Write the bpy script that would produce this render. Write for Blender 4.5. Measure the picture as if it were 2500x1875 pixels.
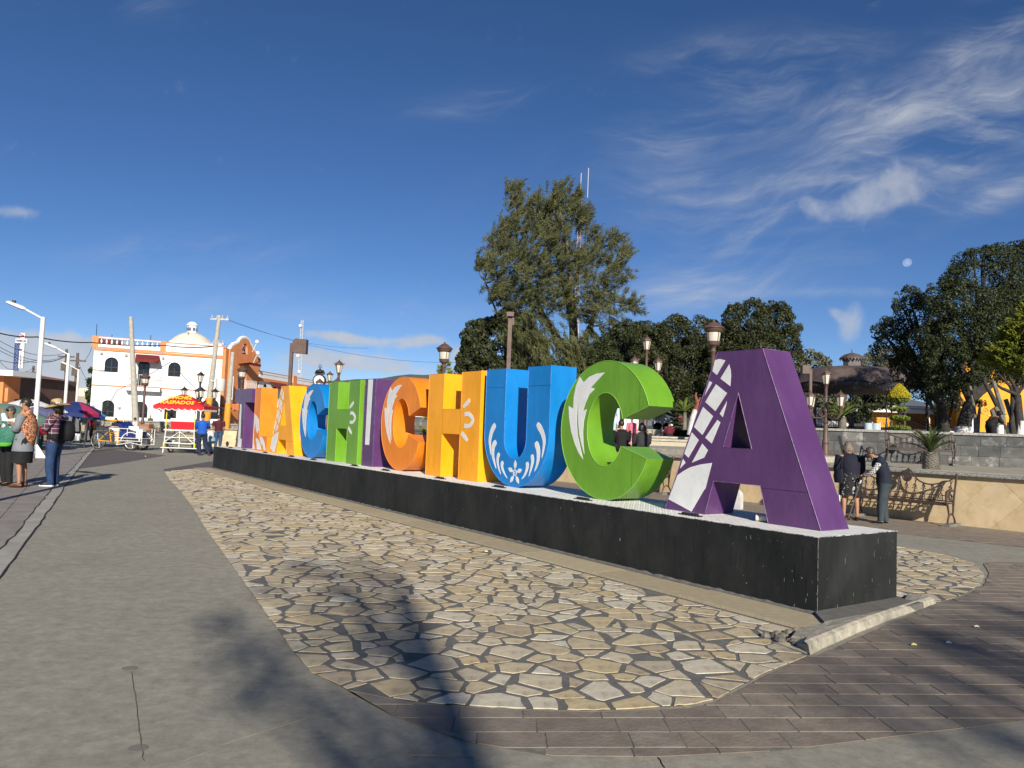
import bpy, math, random
import numpy as np
from mathutils import Vector, Matrix, noise
from mathutils.geometry import tessellate_polygon
for o in list(bpy.data.objects): bpy.data.objects.remove(o)
sc = bpy.context.scene
COL = sc.collection
R = math.radians
rnd = random.Random(7)

# ---------------------------------------------------------------- camera
FPX, PITCH, ROLL, EYE = 1878.0, 0.0598, 0.0370, 1.5
FW = Vector((0, math.cos(PITCH), math.sin(PITCH)))
_up = Vector((0, -math.sin(PITCH), math.cos(PITCH))); _rt = Vector((1, 0, 0))
RT = _rt*math.cos(ROLL) + _up*math.sin(ROLL)
UP = -_rt*math.sin(ROLL) + _up*math.cos(ROLL)
cam = bpy.data.cameras.new('camera'); camo = bpy.data.objects.new('camera', cam); COL.objects.link(camo)
m = Matrix((RT, UP, -FW)).transposed().to_4x4(); m.translation = Vector((0, 0, EYE)); camo.matrix_world = m
cam.sensor_width = 36; cam.lens = 36*FPX/2500; cam.clip_start = .05; cam.clip_end = 30000
sc.camera = camo
sc.view_settings.view_transform = 'Standard'; sc.view_settings.look = 'None'
sc.view_settings.exposure = 0.42; sc.view_settings.gamma = 1; sc.view_settings.use_curve_mapping = False
sc.cycles.max_bounces = 6; sc.cycles.transparent_max_bounces = 12
sc.cycles.use_denoising = True

# ---------------------------------------------------------------- sun
SEL = R(24); SAZ = Vector((.208, -.978))          # direction towards the sun on the ground
SUN = Vector((SAZ.x*math.cos(SEL), SAZ.y*math.cos(SEL), math.sin(SEL)))
sl = bpy.data.lights.new('sun', 'SUN'); sl.energy = 5.0; sl.angle = R(.6); sl.color = (1, .92, .79)
so = bpy.data.objects.new('sun', sl); COL.objects.link(so)
so.rotation_euler = SUN.to_track_quat('Z', 'Y').to_euler(); so.location = (5, -10, 30)

def ray(x, y): return FW + RT*((x-1250)/FPX) + UP*((937.5-y)/FPX)
def g(x, y, z=0.0):
    d = ray(x, y); t = (z-EYE)/d.z; return Vector((d.x*t, d.y*t, z))
def at(x, y, Y):
    d = ray(x, y); t = Y/d.y; return Vector((d.x*t, Y, EYE+d.z*t))

# ---------------------------------------------------------------- world
w = bpy.data.worlds.new('World'); sc.world = w; w.use_nodes = True
nt = w.node_tree; nt.nodes.clear()
def N(t, **k):
    n = nt.nodes.new(t)
    for a, b in k.items(): setattr(n, a, b)
    return n
def sock(v):
    return v
def MA_(op, a, b=None, c=None, clamp=False):
    n = N('ShaderNodeMath', operation=op, use_clamp=clamp)
    for i, v in enumerate((a, b, c)):
        if v is None: continue
        if isinstance(v, (int, float)): n.inputs[i].default_value = v
        else: nt.links.new(v, n.inputs[i])
    return n.outputs[0]
out = N('ShaderNodeOutputWorld')
sky = N('ShaderNodeTexSky', sky_type='NISHITA', sun_disc=False)
sky.sun_elevation = SEL; sky.sun_rotation = math.atan2(SAZ.x, SAZ.y)
sky.altitude = 2600; sky.air_density = .9; sky.dust_density = .1; sky.ozone_density = 3.0
hs = N('ShaderNodeHueSaturation'); hs.inputs['Saturation'].default_value = 1.15; hs.inputs['Value'].default_value = 1.0
tn = N('ShaderNodeMix', data_type='RGBA', blend_type='MULTIPLY'); tn.inputs['Factor'].default_value = 1; nt.links.new(sky.outputs[0], tn.inputs['A']); tn.inputs['B'].default_value = (1.03, .985, 1.05, 1); nt.links.new(tn.outputs['Result'], hs.inputs['Color'])
bg = N('ShaderNodeBackground'); bg.inputs[1].default_value = .066; nt.links.new(hs.outputs[0], bg.inputs[0])
tc = N('ShaderNodeTexCoord'); sp = N('ShaderNodeSeparateXYZ'); nt.links.new(tc.outputs['Generated'], sp.inputs[0])
X, Y_, Z = sp.outputs
yp = MA_('MAXIMUM', MA_('ABSOLUTE', Y_), .05)
GX = MA_('DIVIDE', X, yp); GZ = MA_('DIVIDE', Z, yp)
FRONT = MA_('GREATER_THAN', Y_, 0)
def noise_(x, y, scale, det=5, rough=.55, dist=0, w_=0):
    cb = N('ShaderNodeCombineXYZ'); nt.links.new(x, cb.inputs[0]); nt.links.new(y, cb.inputs[1]); cb.inputs[2].default_value = w_
    n = N('ShaderNodeTexNoise'); n.inputs['Scale'].default_value = scale; n.inputs['Detail'].default_value = det
    n.inputs['Roughness'].default_value = rough; n.inputs['Distortion'].default_value = dist
    nt.links.new(cb.outputs[0], n.inputs['Vector']); return n.outputs['Fac']
def ramp(v, a, b): 
    n = N('ShaderNodeMapRange', interpolation_type='SMOOTHSTEP'); nt.links.new(v, n.inputs[0])
    n.inputs[1].default_value = a; n.inputs[2].default_value = b; return n.outputs[0]
def spot(px, py, rx, ry, rot=0, soft=1.0):
    d = ray(px, py); cx, cz = d.x/d.y, d.z/d.y; rx /= FPX; ry /= FPX
    c, s = math.cos(R(rot)), math.sin(R(rot))
    dx = MA_('SUBTRACT', GX, cx); dz = MA_('SUBTRACT', GZ, cz)
    u = MA_('DIVIDE', MA_('ADD', MA_('MULTIPLY', dx, c), MA_('MULTIPLY', dz, s)), rx)
    v = MA_('DIVIDE', MA_('SUBTRACT', MA_('MULTIPLY', dz, c), MA_('MULTIPLY', dx, s)), ry)
    r2 = MA_('ADD', MA_('MULTIPLY', u, u), MA_('MULTIPLY', v, v))
    return MA_('POWER', 2.718, MA_('MULTIPLY', r2, -soft))
def acc(l):
    r = l[0]
    for x in l[1:]: r = MA_('ADD', r, x)
    return r
# wispy cirrus: streaks rising to the right, warped
wx = noise_(GX, GZ, 3.0, 3, .5, 0, 3.1); wy = noise_(GX, GZ, 3.0, 3, .5, 0, 8.7)
ux = MA_('ADD', GX, MA_('MULTIPLY', MA_('SUBTRACT', wx, .5), .22)); uz = MA_('ADD', GZ, MA_('MULTIPLY', MA_('SUBTRACT', wy, .5), .15))
a1 = MA_('ADD', MA_('MULTIPLY', ux, 1.0), MA_('MULTIPLY', uz, .45)); b1 = MA_('SUBTRACT', MA_('MULTIPLY', uz, 3.6), MA_('MULTIPLY', ux, 1.3))
c1 = noise_(a1, b1, 2.6, 9, .62, .35, 1.3)
c2 = noise_(MA_('MULTIPLY', ux, 1.1), MA_('MULTIPLY', uz, 7.0), 2.4, 8, .6, .5, 5.5)
c3 = noise_(MA_('ADD', MA_('MULTIPLY', ux, 2.2), MA_('MULTIPLY', uz, 1.5)), MA_('SUBTRACT', MA_('MULTIPLY', uz, 9), MA_('MULTIPLY', ux, 3.0)), 2.6, 9, .66, .8, 7.7)
streak = MA_('MULTIPLY', MA_('ADD', MA_('MULTIPLY', ramp(c1, .38, .74), .75), MA_('MULTIPLY', ramp(c2, .44, .78), .55)), MA_('ADD', .5, MA_('MULTIPLY', ramp(c3, .36, .68), .75)))
m_right = acc([spot(2330, 330, 330, 130, 30), spot(1900, 270, 260, 75, 10), spot(1850, 150, 230, 60, 8), spot(2430, 60, 160, 60, 40),
               MA_('MULTIPLY', spot(1650, 340, 200, 40, 8), .8), MA_('MULTIPLY', spot(1780, 540, 190, 75, -10), 1.0),
               MA_('MULTIPLY', spot(1720, 700, 200, 50, 5), .9), MA_('MULTIPLY', spot(1750, 610, 160, 30, 10), .5),
               MA_('MULTIPLY', spot(2050, 715, 130, 12, 2), 1.0), MA_('MULTIPLY', spot(2220, 360, 260, 90, 20), .9), MA_('MULTIPLY', spot(2440, 480, 140, 30, 28), .7),
               MA_('MULTIPLY', spot(1200, 250, 150, 32, 8), .8), MA_('MULTIPLY', spot(400, 620, 260, 45, 6), .55),
               MA_('MULTIPLY', spot(1750, 440, 260, 35, 2), .4), MA_('MULTIPLY', spot(600, 740, 500, 60, 0), .35), MA_('MULTIPLY', spot(350, 10, 90, 40, 0), .4)])
cirrus = MA_('MULTIPLY', MA_('MULTIPLY', streak, MA_('MINIMUM', m_right, 1.0)), .86)
general = MA_('MULTIPLY', ramp(noise_(GX, GZ, 1.1, 3, .5, 0, 12.0), .5, .8), MA_('MULTIPLY', streak, .16))
# puffy fair-weather clouds
pn = noise_(GX, GZ, 13, 8, .58, .25, 2.2); pn2 = noise_(GX, GZ, 30, 6, .6, .3, 4.2)
puff = acc([spot(2095, 500, 120, 48, 14, .9), spot(2195, 445, 80, 52, 30, .9), MA_('MULTIPLY', spot(1962, 495, 42, 30, -30), .9), MA_('MULTIPLY', spot(1860, 432, 38, 20, 0), .75),
            spot(2072, 795, 40, 62, -25, 1.1), MA_('MULTIPLY', spot(2040, 765, 30, 13, -30), .8),
            spot(28, 515, 70, 20, -5, 1.2)])
lowp = acc([spot(785, 866, 95, 24, -3, 1.2), spot(840, 825, 110, 17, -6, 1.2), spot(975, 838, 50, 19, 0), spot(1050, 830, 40, 17, 0), MA_('MULTIPLY', spot(900, 893, 200, 15, -3), .7),
            spot(940, 880, 70, 22, 0), spot(1130, 868, 35, 34, 0, .8), MA_('MULTIPLY', spot(60, 835, 260, 40, -4), 1.1), MA_('MULTIPLY', spot(260, 850, 120, 26, 0), .7), MA_('MULTIPLY', spot(60, 910, 400, 50, 0), 1.2), MA_('MULTIPLY', spot(600, 900, 300, 25, -3), .6), MA_('MULTIPLY', spot(1550, 950, 600, 30, 0), .5)])
pm = ramp(MA_('ADD', MA_('MINIMUM', puff, 1.0), MA_('MULTIPLY', MA_('SUBTRACT', acc([MA_('MULTIPLY', pn, .7), MA_('MULTIPLY', pn2, .3)]), .5), 2.7)), .25, 1.3)
pm = MA_('MULTIPLY', pm, .6)
lm = ramp(MA_('ADD', MA_('MINIMUM', lowp, 1.0), MA_('MULTIPLY', MA_('SUBTRACT', acc([MA_('MULTIPLY', pn, .7), MA_('MULTIPLY', pn2, .3)]), .5), 2.2)), .3, 1.05)
lm = MA_('MULTIPLY', lm, .85)
allm = MA_('MULTIPLY', MA_('MINIMUM', MA_('MAXIMUM', MA_('MAXIMUM', pm, lm), MA_('ADD', cirrus, general)), .95), FRONT)
back = MA_('MULTIPLY', MA_('SUBTRACT', 1.0, FRONT), MA_('MULTIPLY', streak, MA_('MULTIPLY', .4, ramp(noise_(GX, GZ, 1.1, 3, .5, 0, 12.0), .4, .7))))
back = MA_('MULTIPLY', back, ramp(Y_, 0, -.25))
allm = MA_('MULTIPLY', MA_('ADD', allm, back), ramp(Z, -.01, .02))
cc = N('ShaderNodeMix', data_type='RGBA'); cc.inputs['A'].default_value = (.44, .47, .53, 1); cc.inputs['B'].default_value = (.60, .62, .66, 1)
nt.links.new(pn2, cc.inputs['Factor'])
bg2 = N('ShaderNodeBackground'); bg2.inputs[1].default_value = .78; nt.links.new(cc.outputs['Result'], bg2.inputs[0])
mx = N('ShaderNodeMixShader'); nt.links.new(allm, mx.inputs[0]); nt.links.new(bg.outputs[0], mx.inputs[1]); nt.links.new(bg2.outputs[0], mx.inputs[2])
nt.links.new(mx.outputs[0], out.inputs['Surface'])

# ---------------------------------------------------------------- materials
MATS = {}
def mat(name, c1, c2=None, sc_=4.0, rough=.6, bump=0.0, bsc=60.0, metal=0.0, spec=.4, stretch=(1, 1, 1), contrast=(.35, .65), c3=None, sc3=1.0, t3=(.6, .75), coord='Object', emit=None, trans=None, det=6, bd=.01, nr=.6):
    if name in MATS: return MATS[name]
    mt = bpy.data.materials.new(name); mt.use_nodes = True; t = mt.node_tree; b = t.nodes['Principled BSDF']
    b.inputs['Roughness'].default_value = rough; b.inputs['Metallic'].default_value = metal; b.inputs['Specular IOR Level'].default_value = spec
    def c4(c): return (c[0], c[1], c[2], 1)
    b.inputs['Base Color'].default_value = c4(c1)
    if c2 or bump or c3:
        co = t.nodes.new('ShaderNodeTexCoord'); mp = t.nodes.new('ShaderNodeMapping'); mp.inputs['Scale'].default_value = stretch
        t.links.new(co.outputs[coord], mp.inputs[0])
    col = None
    def nz(s, d=det):
        n = t.nodes.new('ShaderNodeTexNoise'); n.inputs['Scale'].default_value = s; n.inputs['Detail'].default_value = d; n.inputs['Roughness'].default_value = nr
        t.links.new(mp.outputs[0], n.inputs['Vector']); return n.outputs['Fac']
    def rg(v, a, b_):
        n = t.nodes.new('ShaderNodeMapRange'); n.inputs[1].default_value = a; n.inputs[2].default_value = b_; t.links.new(v, n.inputs[0]); return n.outputs[0]
    def mixc(f, a, b_):
        n = t.nodes.new('ShaderNodeMix'); n.data_type = 'RGBA'; t.links.new(f, n.inputs['Factor'])
        for k, v in (('A', a), ('B', b_)):
            if isinstance(v, tuple): n.inputs[k].default_value = c4(v)
            else: t.links.new(v, n.inputs[k])
        return n.outputs['Result']
    if c2: col = mixc(rg(nz(sc_), *contrast), tuple(c1), tuple(c2))
    if c3: col = mixc(rg(nz(sc3), *t3), col if col is not None else tuple(c1), tuple(c3))
    if col is not None: t.links.new(col, b.inputs['Base Color'])
    if bump:
        bp = t.nodes.new('ShaderNodeBump'); bp.inputs['Strength'].default_value = bump; bp.inputs['Distance'].default_value = bd
        t.links.new(nz(bsc), bp.inputs['Height']); t.links.new(bp.outputs[0], b.inputs['Normal'])
    if emit: b.inputs['Emission Color'].default_value = c4(emit); b.inputs['Emission Strength'].default_value = 1
    if trans: b.inputs['Transmission Weight'].default_value = trans
    MATS[name] = mt; return mt

# ---------------------------------------------------------------- mesh builder
class MB:
    def __init__(s): s.v = []; s.f = []; s.m = []; s.mi = 0
    def add(s, vs, fs):
        o = len(s.v); s.v += [tuple(v) for v in vs]; s.f += [tuple(i+o for i in f) for f in fs]; s.m += [s.mi]*len(fs); return s
    def box(s, x0, x1, y0, y1, z0, z1, M=None):
        vs = [Vector(p) for p in ((x0,y0,z0),(x1,y0,z0),(x1,y1,z0),(x0,y1,z0),(x0,y0,z1),(x1,y0,z1),(x1,y1,z1),(x0,y1,z1))]
        if M: vs = [M @ v for v in vs]
        return s.add(vs, [(0,3,2,1),(4,5,6,7),(0,1,5,4),(1,2,6,5),(2,3,7,6),(3,0,4,7)])
    def tube(s, pts, r, n=8, cap=True, flat=1.0):
        pts = [Vector(p) for p in pts]; k = len(pts)
        rs = [r]*k if isinstance(r, (int, float)) else r
        vs = []; fs = []; ref = None
        for i, p in enumerate(pts):
            d = (pts[min(i+1, k-1)]-pts[max(i-1, 0)])
            d = d.normalized() if d.length > 1e-9 else Vector((0, 0, 1))
            if ref is None: ref = Vector((0, 0, 1)) if abs(d.z) < .9 else Vector((1, 0, 0))
            a = (ref - d*ref.dot(d))
            a = a.normalized() if a.length > 1e-6 else d.orthogonal().normalized()
            ref = a; b = d.cross(a)
            rr = rs[i]; ra, rb = (rr, rr*flat) if isinstance(rr, (int, float)) else rr
            for j in range(n):
                t = 2*math.pi*j/n; vs.append(p+a*(ra*math.cos(t))+b*(rb*math.sin(t)))
        for i in range(k-1):
            for j in range(n):
                j2 = (j+1) % n; fs.append((i*n+j, i*n+j2, (i+1)*n+j2, (i+1)*n+j))
        if cap: fs.append(tuple(range(n-1, -1, -1))); fs.append(tuple((k-1)*n+j for j in range(n)))
        return s.add(vs, fs)
    def lathe(s, prof, n=12, c=(0, 0, 0), rot=0, ax=None, sx=1, sy=1):
        vs = []; fs = []; c = Vector(c)
        for r, z in prof:
            for j in range(n):
                t = 2*math.pi*j/n+rot; p = Vector((r*math.cos(t)*sx, r*math.sin(t)*sy, z))
                if ax is not None: p = ax @ p
                vs.append(c+p)
        k = len(prof)
        for i in range(k-1):
            for j in range(n):
                j2 = (j+1) % n; fs.append((i*n+j, i*n+j2, (i+1)*n+j2, (i+1)*n+j))
        if prof[0][0] > 1e-4: fs.append(tuple(range(n-1, -1, -1)))
        if prof[-1][0] > 1e-4: fs.append(tuple((k-1)*n+j for j in range(n)))
        return s.add(vs, fs)
    def rings(s, rings, n=12):      # each ring (cx,cy,z,rx,ry)
        vs = []; fs = []
        for cx, cy, z, rx, ry in rings:
            for j in range(n):
                t = 2*math.pi*j/n; vs.append((cx+rx*math.cos(t), cy+ry*math.sin(t), z))
        k = len(rings)
        for i in range(k-1):
            for j in range(n):
                j2 = (j+1) % n; fs.append((i*n+j, i*n+j2, (i+1)*n+j2, (i+1)*n+j))
        fs.append(tuple(range(n-1, -1, -1))); fs.append(tuple((k-1)*n+j for j in range(n)))
        return s.add(vs, fs)
    def prism(s, loops, a0, a1, plane='xz', caps=True, M=None):
        if not isinstance(loops[0][0], (tuple, list, Vector)): loops = [loops]
        fl = []; st = []
        for l in loops: st.append(len(fl)); fl += [(p[0], p[1]) for p in l]
        def P(p, a):
            v = Vector((p[0], a, p[1])) if plane == 'xz' else (Vector((p[0], p[1], a)) if plane == 'xy' else Vector((a, p[0], p[1])))
            return M @ v if M else v
        n = len(fl); vs = [P(p, a0) for p in fl]+[P(p, a1) for p in fl]; fs = []
        if caps:
            tr = tessellate_polygon([[Vector((p[0], p[1], 0)) for p in l] for l in loops])
            for a, b, c in tr:
                ar = (fl[b][0]-fl[a][0])*(fl[c][1]-fl[a][1])-(fl[b][1]-fl[a][1])*(fl[c][0]-fl[a][0])
                if abs(ar) < 1e-10: continue
                if ar < 0: a, b, c = a, c, b
                # ccw in (p0,p1): normal = for xz -> -y ; xy -> +z ; yz -> +x
                lo = a0 < a1
                if plane == 'xz': fs += [(a, b, c), (c+n, b+n, a+n)] if lo else [(c, b, a), (a+n, b+n, c+n)]
                else: fs += [(c, b, a), (a+n, b+n, c+n)] if lo else [(a, b, c), (c+n, b+n, a+n)]
        for li, l in enumerate(loops):
            k = len(l); o = st[li]
            for i in range(k): j = (i+1) % k; fs.append((o+i, o+j, o+j+n, o+i+n))
        return s.add(vs, fs)
    def sheet(s, poly, z):
        fl = [(p[0], p[1]) for p in poly]
        fs = []
        for a, b, c in tessellate_polygon([[Vector((p[0], p[1], 0)) for p in fl]]):
            ar = (fl[b][0]-fl[a][0])*(fl[c][1]-fl[a][1])-(fl[b][1]-fl[a][1])*(fl[c][0]-fl[a][0])
            fs.append((a, b, c) if ar > 0 else (a, c, b))
        return s.add([(p[0], p[1], z) for p in fl], fs)
    def sphere(s, c, r, n=10, sx=1, sy=1, sz=1):
        pr = [(max(1e-5, math.sin(math.pi*i/(n//2+1)))*r, -math.cos(math.pi*i/(n//2+1))*r*sz) for i in range(n//2+2)]
        return s.lathe(pr, n, c, sx=sx, sy=sy)
    def mesh(s, name, mats, smooth=False, ang=40):
        me = bpy.data.meshes.new(name); me.from_pydata(s.v, [], s.f)
        if not isinstance(mats, (list, tuple)): mats = [mats]
        for mm in mats: me.materials.append(mm)
        if len(mats) > 1: me.polygons.foreach_set('material_index', s.m)
        if smooth:
            me.polygons.foreach_set('use_smooth', [True]*len(me.polygons)); me.set_sharp_from_angle(angle=R(ang))
        me.update(); return me
    def build(s, name, mats, parent=None, smooth=False, kind=None, fix=False, label=None, ang=40):
        me = s.mesh(name, mats, smooth, ang)
        if fix:
            import bmesh
            b = bmesh.new(); b.from_mesh(me); bmesh.ops.recalc_face_normals(b, faces=b.faces); b.to_mesh(me); b.free()
        return obj(name, me, parent, kind, label)
def obj(name, me, parent=None, kind=None, label=None):
    o = bpy.data.objects.new(name, me); COL.objects.link(o)
    if parent: o.parent = parent
    if kind: o['kind'] = kind
    if label: o['label'] = label
    return o
def thing(name, label, cat, loc=(0, 0, 0), rotz=0, group=None):
    o = bpy.data.objects.new(name, None); COL.objects.link(o); o.empty_display_size = .1
    o.location = loc; o.rotation_euler = (0, 0, rotz); o['label'] = label; o['category'] = cat
    if group: o['group'] = group
    return o
def tag(o, label, cat, group=None):
    o['label'] = label; o['category'] = cat
    if group: o['group'] = group
    return o
def dup(root, loc, rotz, label, group=None, scale=None):
    r = root.copy(); COL.objects.link(r); r.location = loc; r.rotation_euler = (0, 0, rotz); r['label'] = label
    if group: r['group'] = group
    if scale: r.scale = (scale,)*3
    for ch in list(root.children):
        c = ch.copy(); COL.objects.link(c); c.parent = r
        for gch in list(ch.children):
            d = gch.copy(); COL.objects.link(d); d.parent = c
    return r
def arc(cx, cz, rx, rz, a0, a1, n):
    return [(cx+rx*math.cos(R(a0+(a1-a0)*i/n)), cz+rz*math.sin(R(a0+(a1-a0)*i/n))) for i in range(n+1)]
# ================================================================ GROUND
X0, Y0, TH = 2.6734, 6.6574, .6067
UU = Vector((-math.sin(TH), math.cos(TH), 0)); VV = Vector((math.cos(TH), math.sin(TH), 0))
def pl(u, v, z=0.0): return Vector((X0, Y0, z)) + UU*u + VV*v
RZP = math.atan2(-UU.y, -UU.x)            # plinth frame: local x = towards the near end, local y = towards the back
def uvof(p): d = Vector((p[0]-X0, p[1]-Y0, 0)); return (d.dot(UU), d.dot(VV))
concrete = mat('grey_concrete', (.40, .375, .30), (.165, .157, .13), 9.0, .9, .5, 45, c3=(.15, .145, .125), sc3=1.0, t3=(.46, 1.0), stretch=(1, 1.05, 1), contrast=(.30, .70), bd=.006, det=15, nr=.82)
concrete2 = mat('pale_concrete', (.38, .36, .32), (.28, .27, .24), 3, .85, .3, 30, det=8)
tilebrown = mat('stamped_tile', (.29, .26, .235), (.21, .19, .175), 2.5, .8, .3, 30)
brownbase = mat('paver_joint', (.21, .195, .17), (.11, .10, .09), 6, .85, .4, 60)
pav_m = [mat('brown_paver_%d' % i, c, tuple(x*.72 for x in c), 7, .8, .5, 45, c3=(.20, .19, .175), sc3=2.5, t3=(.6, .85), coord='Object', det=9) for i, c in enumerate([(.262, .216, .170), (.235, .198, .160), (.262, .225, .182), (.218, .180, .146)])]
for mm in pav_m: pass
gr = MB(); gr.sheet([(-6000, -6000), (6000, -6000), (6000, 9000), (-6000, 9000)], 0); gr.build('ground', concrete, kind='structure')

def poly_clip(poly, nx, ny, d):
    r = []; k = len(poly)
    for i in range(k):
        a = poly[i]; b = poly[(i+1) % k]
        da = a[0]*nx+a[1]*ny-d; db = b[0]*nx+b[1]*ny-d
        if da <= 0: r.append(a)
        if (da < 0 < db) or (db < 0 < da):
            t = da/(da-db); r.append((a[0]+(b[0]-a[0])*t, a[1]+(b[1]-a[1])*t))
    return r
def area(p): return .5*sum(p[i][0]*p[(i+1) % len(p)][1]-p[(i+1) % len(p)][0]*p[i][1] for i in range(len(p)))
def pxpoly(l): return [tuple(g(*p)[:2]) for p in l]

# brown stamped pavers, laid in rows (each block a piece)
outer = [(775,1640),(960,1750),(1150,1815),(1350,1848),(1610,1850),(1900,1835),(2500,1762)]
inner = [(2415,1400),(2402,1432),(2345,1459),(2275,1478),(1990,1606),(1975,1603),(1883,1645),(1752,1714),(1682,1732),(1450,1742),(1200,1734),(1000,1719),(850,1689)]
R1 = pxpoly(outer) + [(8.6, 4.4), (9.5, 9.4)] + pxpoly([(2500,1375),(2440,1372),(2400,1376)]) + pxpoly(inner)
R2 = pxpoly([(2120,1296),(2194,1303),(2330,1318),(2500,1337)]) + [(9.6, 11.2), (10.3, 12.9), (9.3, 13.95), (1.2, 23.8), (0.0, 22.8)]
MA5, MB5 = R(5.5), R(-89.0)
e1 = (math.cos(MA5), math.sin(MA5)); e2 = (math.cos(MB5), math.sin(MB5))
def pave(name, region, zb, top, rw, ln, maxn, jt=.008):
    base = MB(); base.sheet(region, zb); bo = base.build(name, brownbase, kind='structure')
    cand = []; r2 = random.Random(4)
    for i in range(-150, 150):
        off = r2.uniform(0, ln); xs_ = [-20+off]
        while xs_[-1] < 20: xs_.append(xs_[-1]+ln*r2.choice((.62, .8, 1.0, 1.0, 1.25)))
        for j in range(len(xs_)-1):
            # cut lengths vary: now and then a long block
            a0 = xs_[j]+jt/2; a1 = xs_[j+1]-jt/2; b0 = i*rw+jt/2; b1 = (i+1)*rw-jt/2
            cx = 2+e1[0]*(a0+a1)/2+e2[0]*(b0+b1)/2; cy = 6+e1[1]*(a0+a1)/2+e2[1]*(b0+b1)/2
            if not (min(p[0] for p in region)-.5 < cx < max(p[0] for p in region)+.5 and min(p[1] for p in region)-.5 < cy < max(p[1] for p in region)+.5): continue
            q = [(2+e1[0]*a+e2[0]*b, 6+e1[1]*a+e2[1]*b) for a, b in ((a0, b1), (a1, b1), (a1, b0), (a0, b0))]
            if area(q) < 0: q = q[::-1]
            s = region
            for k in range(4):
                p, n_ = q[k], q[(k+1) % 4]; nx, ny = n_[1]-p[1], p[0]-n_[0]; s = poly_clip(s, nx, ny, nx*p[0]+ny*p[1])
                if len(s) < 3: break
            if len(s) < 3 or abs(area(s)) < rw*ln*.08: continue
            cand.append((cx*cx+cy*cy, s, (cx, cy)))
    cand.sort(key=lambda c: c[0])
    rest = MB()
    for n_, (d, s, c) in enumerate(cand):
        z = top+r2.uniform(-.0012, .0012); b = MB() if n_ < maxn else rest
        b.mi = 0
        sm = [(c[0]+(x-c[0])*.985, c[1]+(y-c[1])*.985) for x, y in s]
        k = len(s)
        vs = [(x, y, zb) for x, y in s]+[(x, y, z-.0015) for x, y in s]+[(x, y, z) for x, y in sm]
        fs = [(i, (i+1) % k, k+(i+1) % k, k+i) for i in range(k)]+[(k+i, k+(i+1) % k, 2*k+(i+1) % k, 2*k+i) for i in range(k)]
        tri = [t for t in tessellate_polygon([[Vector((x, y, 0)) for x, y in sm]])]
        fs += [(2*k+a, 2*k+b_, 2*k+c_) for a, b_, c_ in tri]
        b.add(vs, fs)
        if n_ < maxn: b.build('paver', pav_m[r2.randrange(4)], bo)
    if rest.v: rest.build('paver_field', pav_m[0], bo, kind='stuff')
    return bo
pave('brown_paving', R1, .004, .0072, .19, .42, 290)
pave('rear_paving', R2, .004, .007, .3, .62, 0)
for i, pp in enumerate([[(224,1099),(268,1096),(405,1112),(300,1130),(191,1145)], [(399,1146),(519,1126),(519,1142),(405,1157)]]):
    b = MB(); b.sheet(pxpoly(pp), .004); b.build('brown_ground_patch', mat('brown_screed', (.13, .108, .105), (.10, .086, .083), 3, .85, .2, 30), kind='structure')
# pale flush kerb with cracked edges, tiled paving to its left
le = [(-60,1425),(0,1345),(43,1299),(124,1197),(174,1148),(219,1097),(250,1076)]; ri = [(0,1415),(43,1350),(84,1299),(156,1192),(189.5,1148),(228,1099),(256,1077)]
def jag(pts, n, amp):
    r = []; q = [Vector(g(*p)) for p in pts]
    for a, b in zip(q, q[1:]):
        k = max(2, int((b-a).length/.35))
        for i in range(k):
            p = a.lerp(b, i/k); r.append((p.x+rnd.uniform(-amp, amp), p.y+rnd.uniform(-amp, amp)))
    r.append((q[-1].x, q[-1].y)); return r
L_, R_ = jag(le, 8, .018), jag(ri, 8, .018)
b = MB(); b.sheet(R_+L_[::-1], .006); b.build('kerb_band', concrete2, kind='structure')
crk = mat('crack_dark', (.02, .018, .016), rough=.95)
for side in (L_, R_):
    b = MB(); k = len(side)
    for i in range(k-1):
        a, c = Vector((*side[i], 0)), Vector((*side[i+1], 0)); d = (c-a).normalized(); nn = Vector((-d.y, d.x, 0))
        w0, w1 = .010+.012*noise.noise(a*3), .010+.012*noise.noise(c*3)
        b.add([a-nn*w0+Vector((0,0,.0085)), c-nn*w1+Vector((0,0,.0085)), c+nn*w1+Vector((0,0,.0085)), a+nn*w0+Vector((0,0,.0085))], [(0, 1, 2, 3)])
    b.build('kerb_joint', crk, kind='structure')
tl = [p for p in L_]; b = MB(); b.sheet(tl+[(-17, 34), (-40, 34), (-40, 5), (-7, 5)], .003); tile_o = b.build('tiled_ground', tilebrown, kind='structure')
lines = MB()
dk = (pl(11.8, -4.9)-pl(4.3, -5.7)).normalized(); dn = Vector((-dk.y, dk.x, 0))
o0 = pl(4.3, -5.7)
for i in range(1, 16):
    a = o0+dn*(i*.42)+dk*1.0; c = a+dk*24; lines.tube([(a.x, a.y, .0035), (c.x, c.y, .0035)], .006, 4, flat=.4)
for j in range(0, 36):
    a = o0+dk*(j*.62)+dn*.35; c = a+dn*8; lines.tube([(a.x, a.y, .0035), (c.x, c.y, .0035)], .006, 4, flat=.4)
lines.build('tile_joints', mat('tile_joint', (.085, .075, .07), rough=.9), tile_o, kind='stuff')
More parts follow.
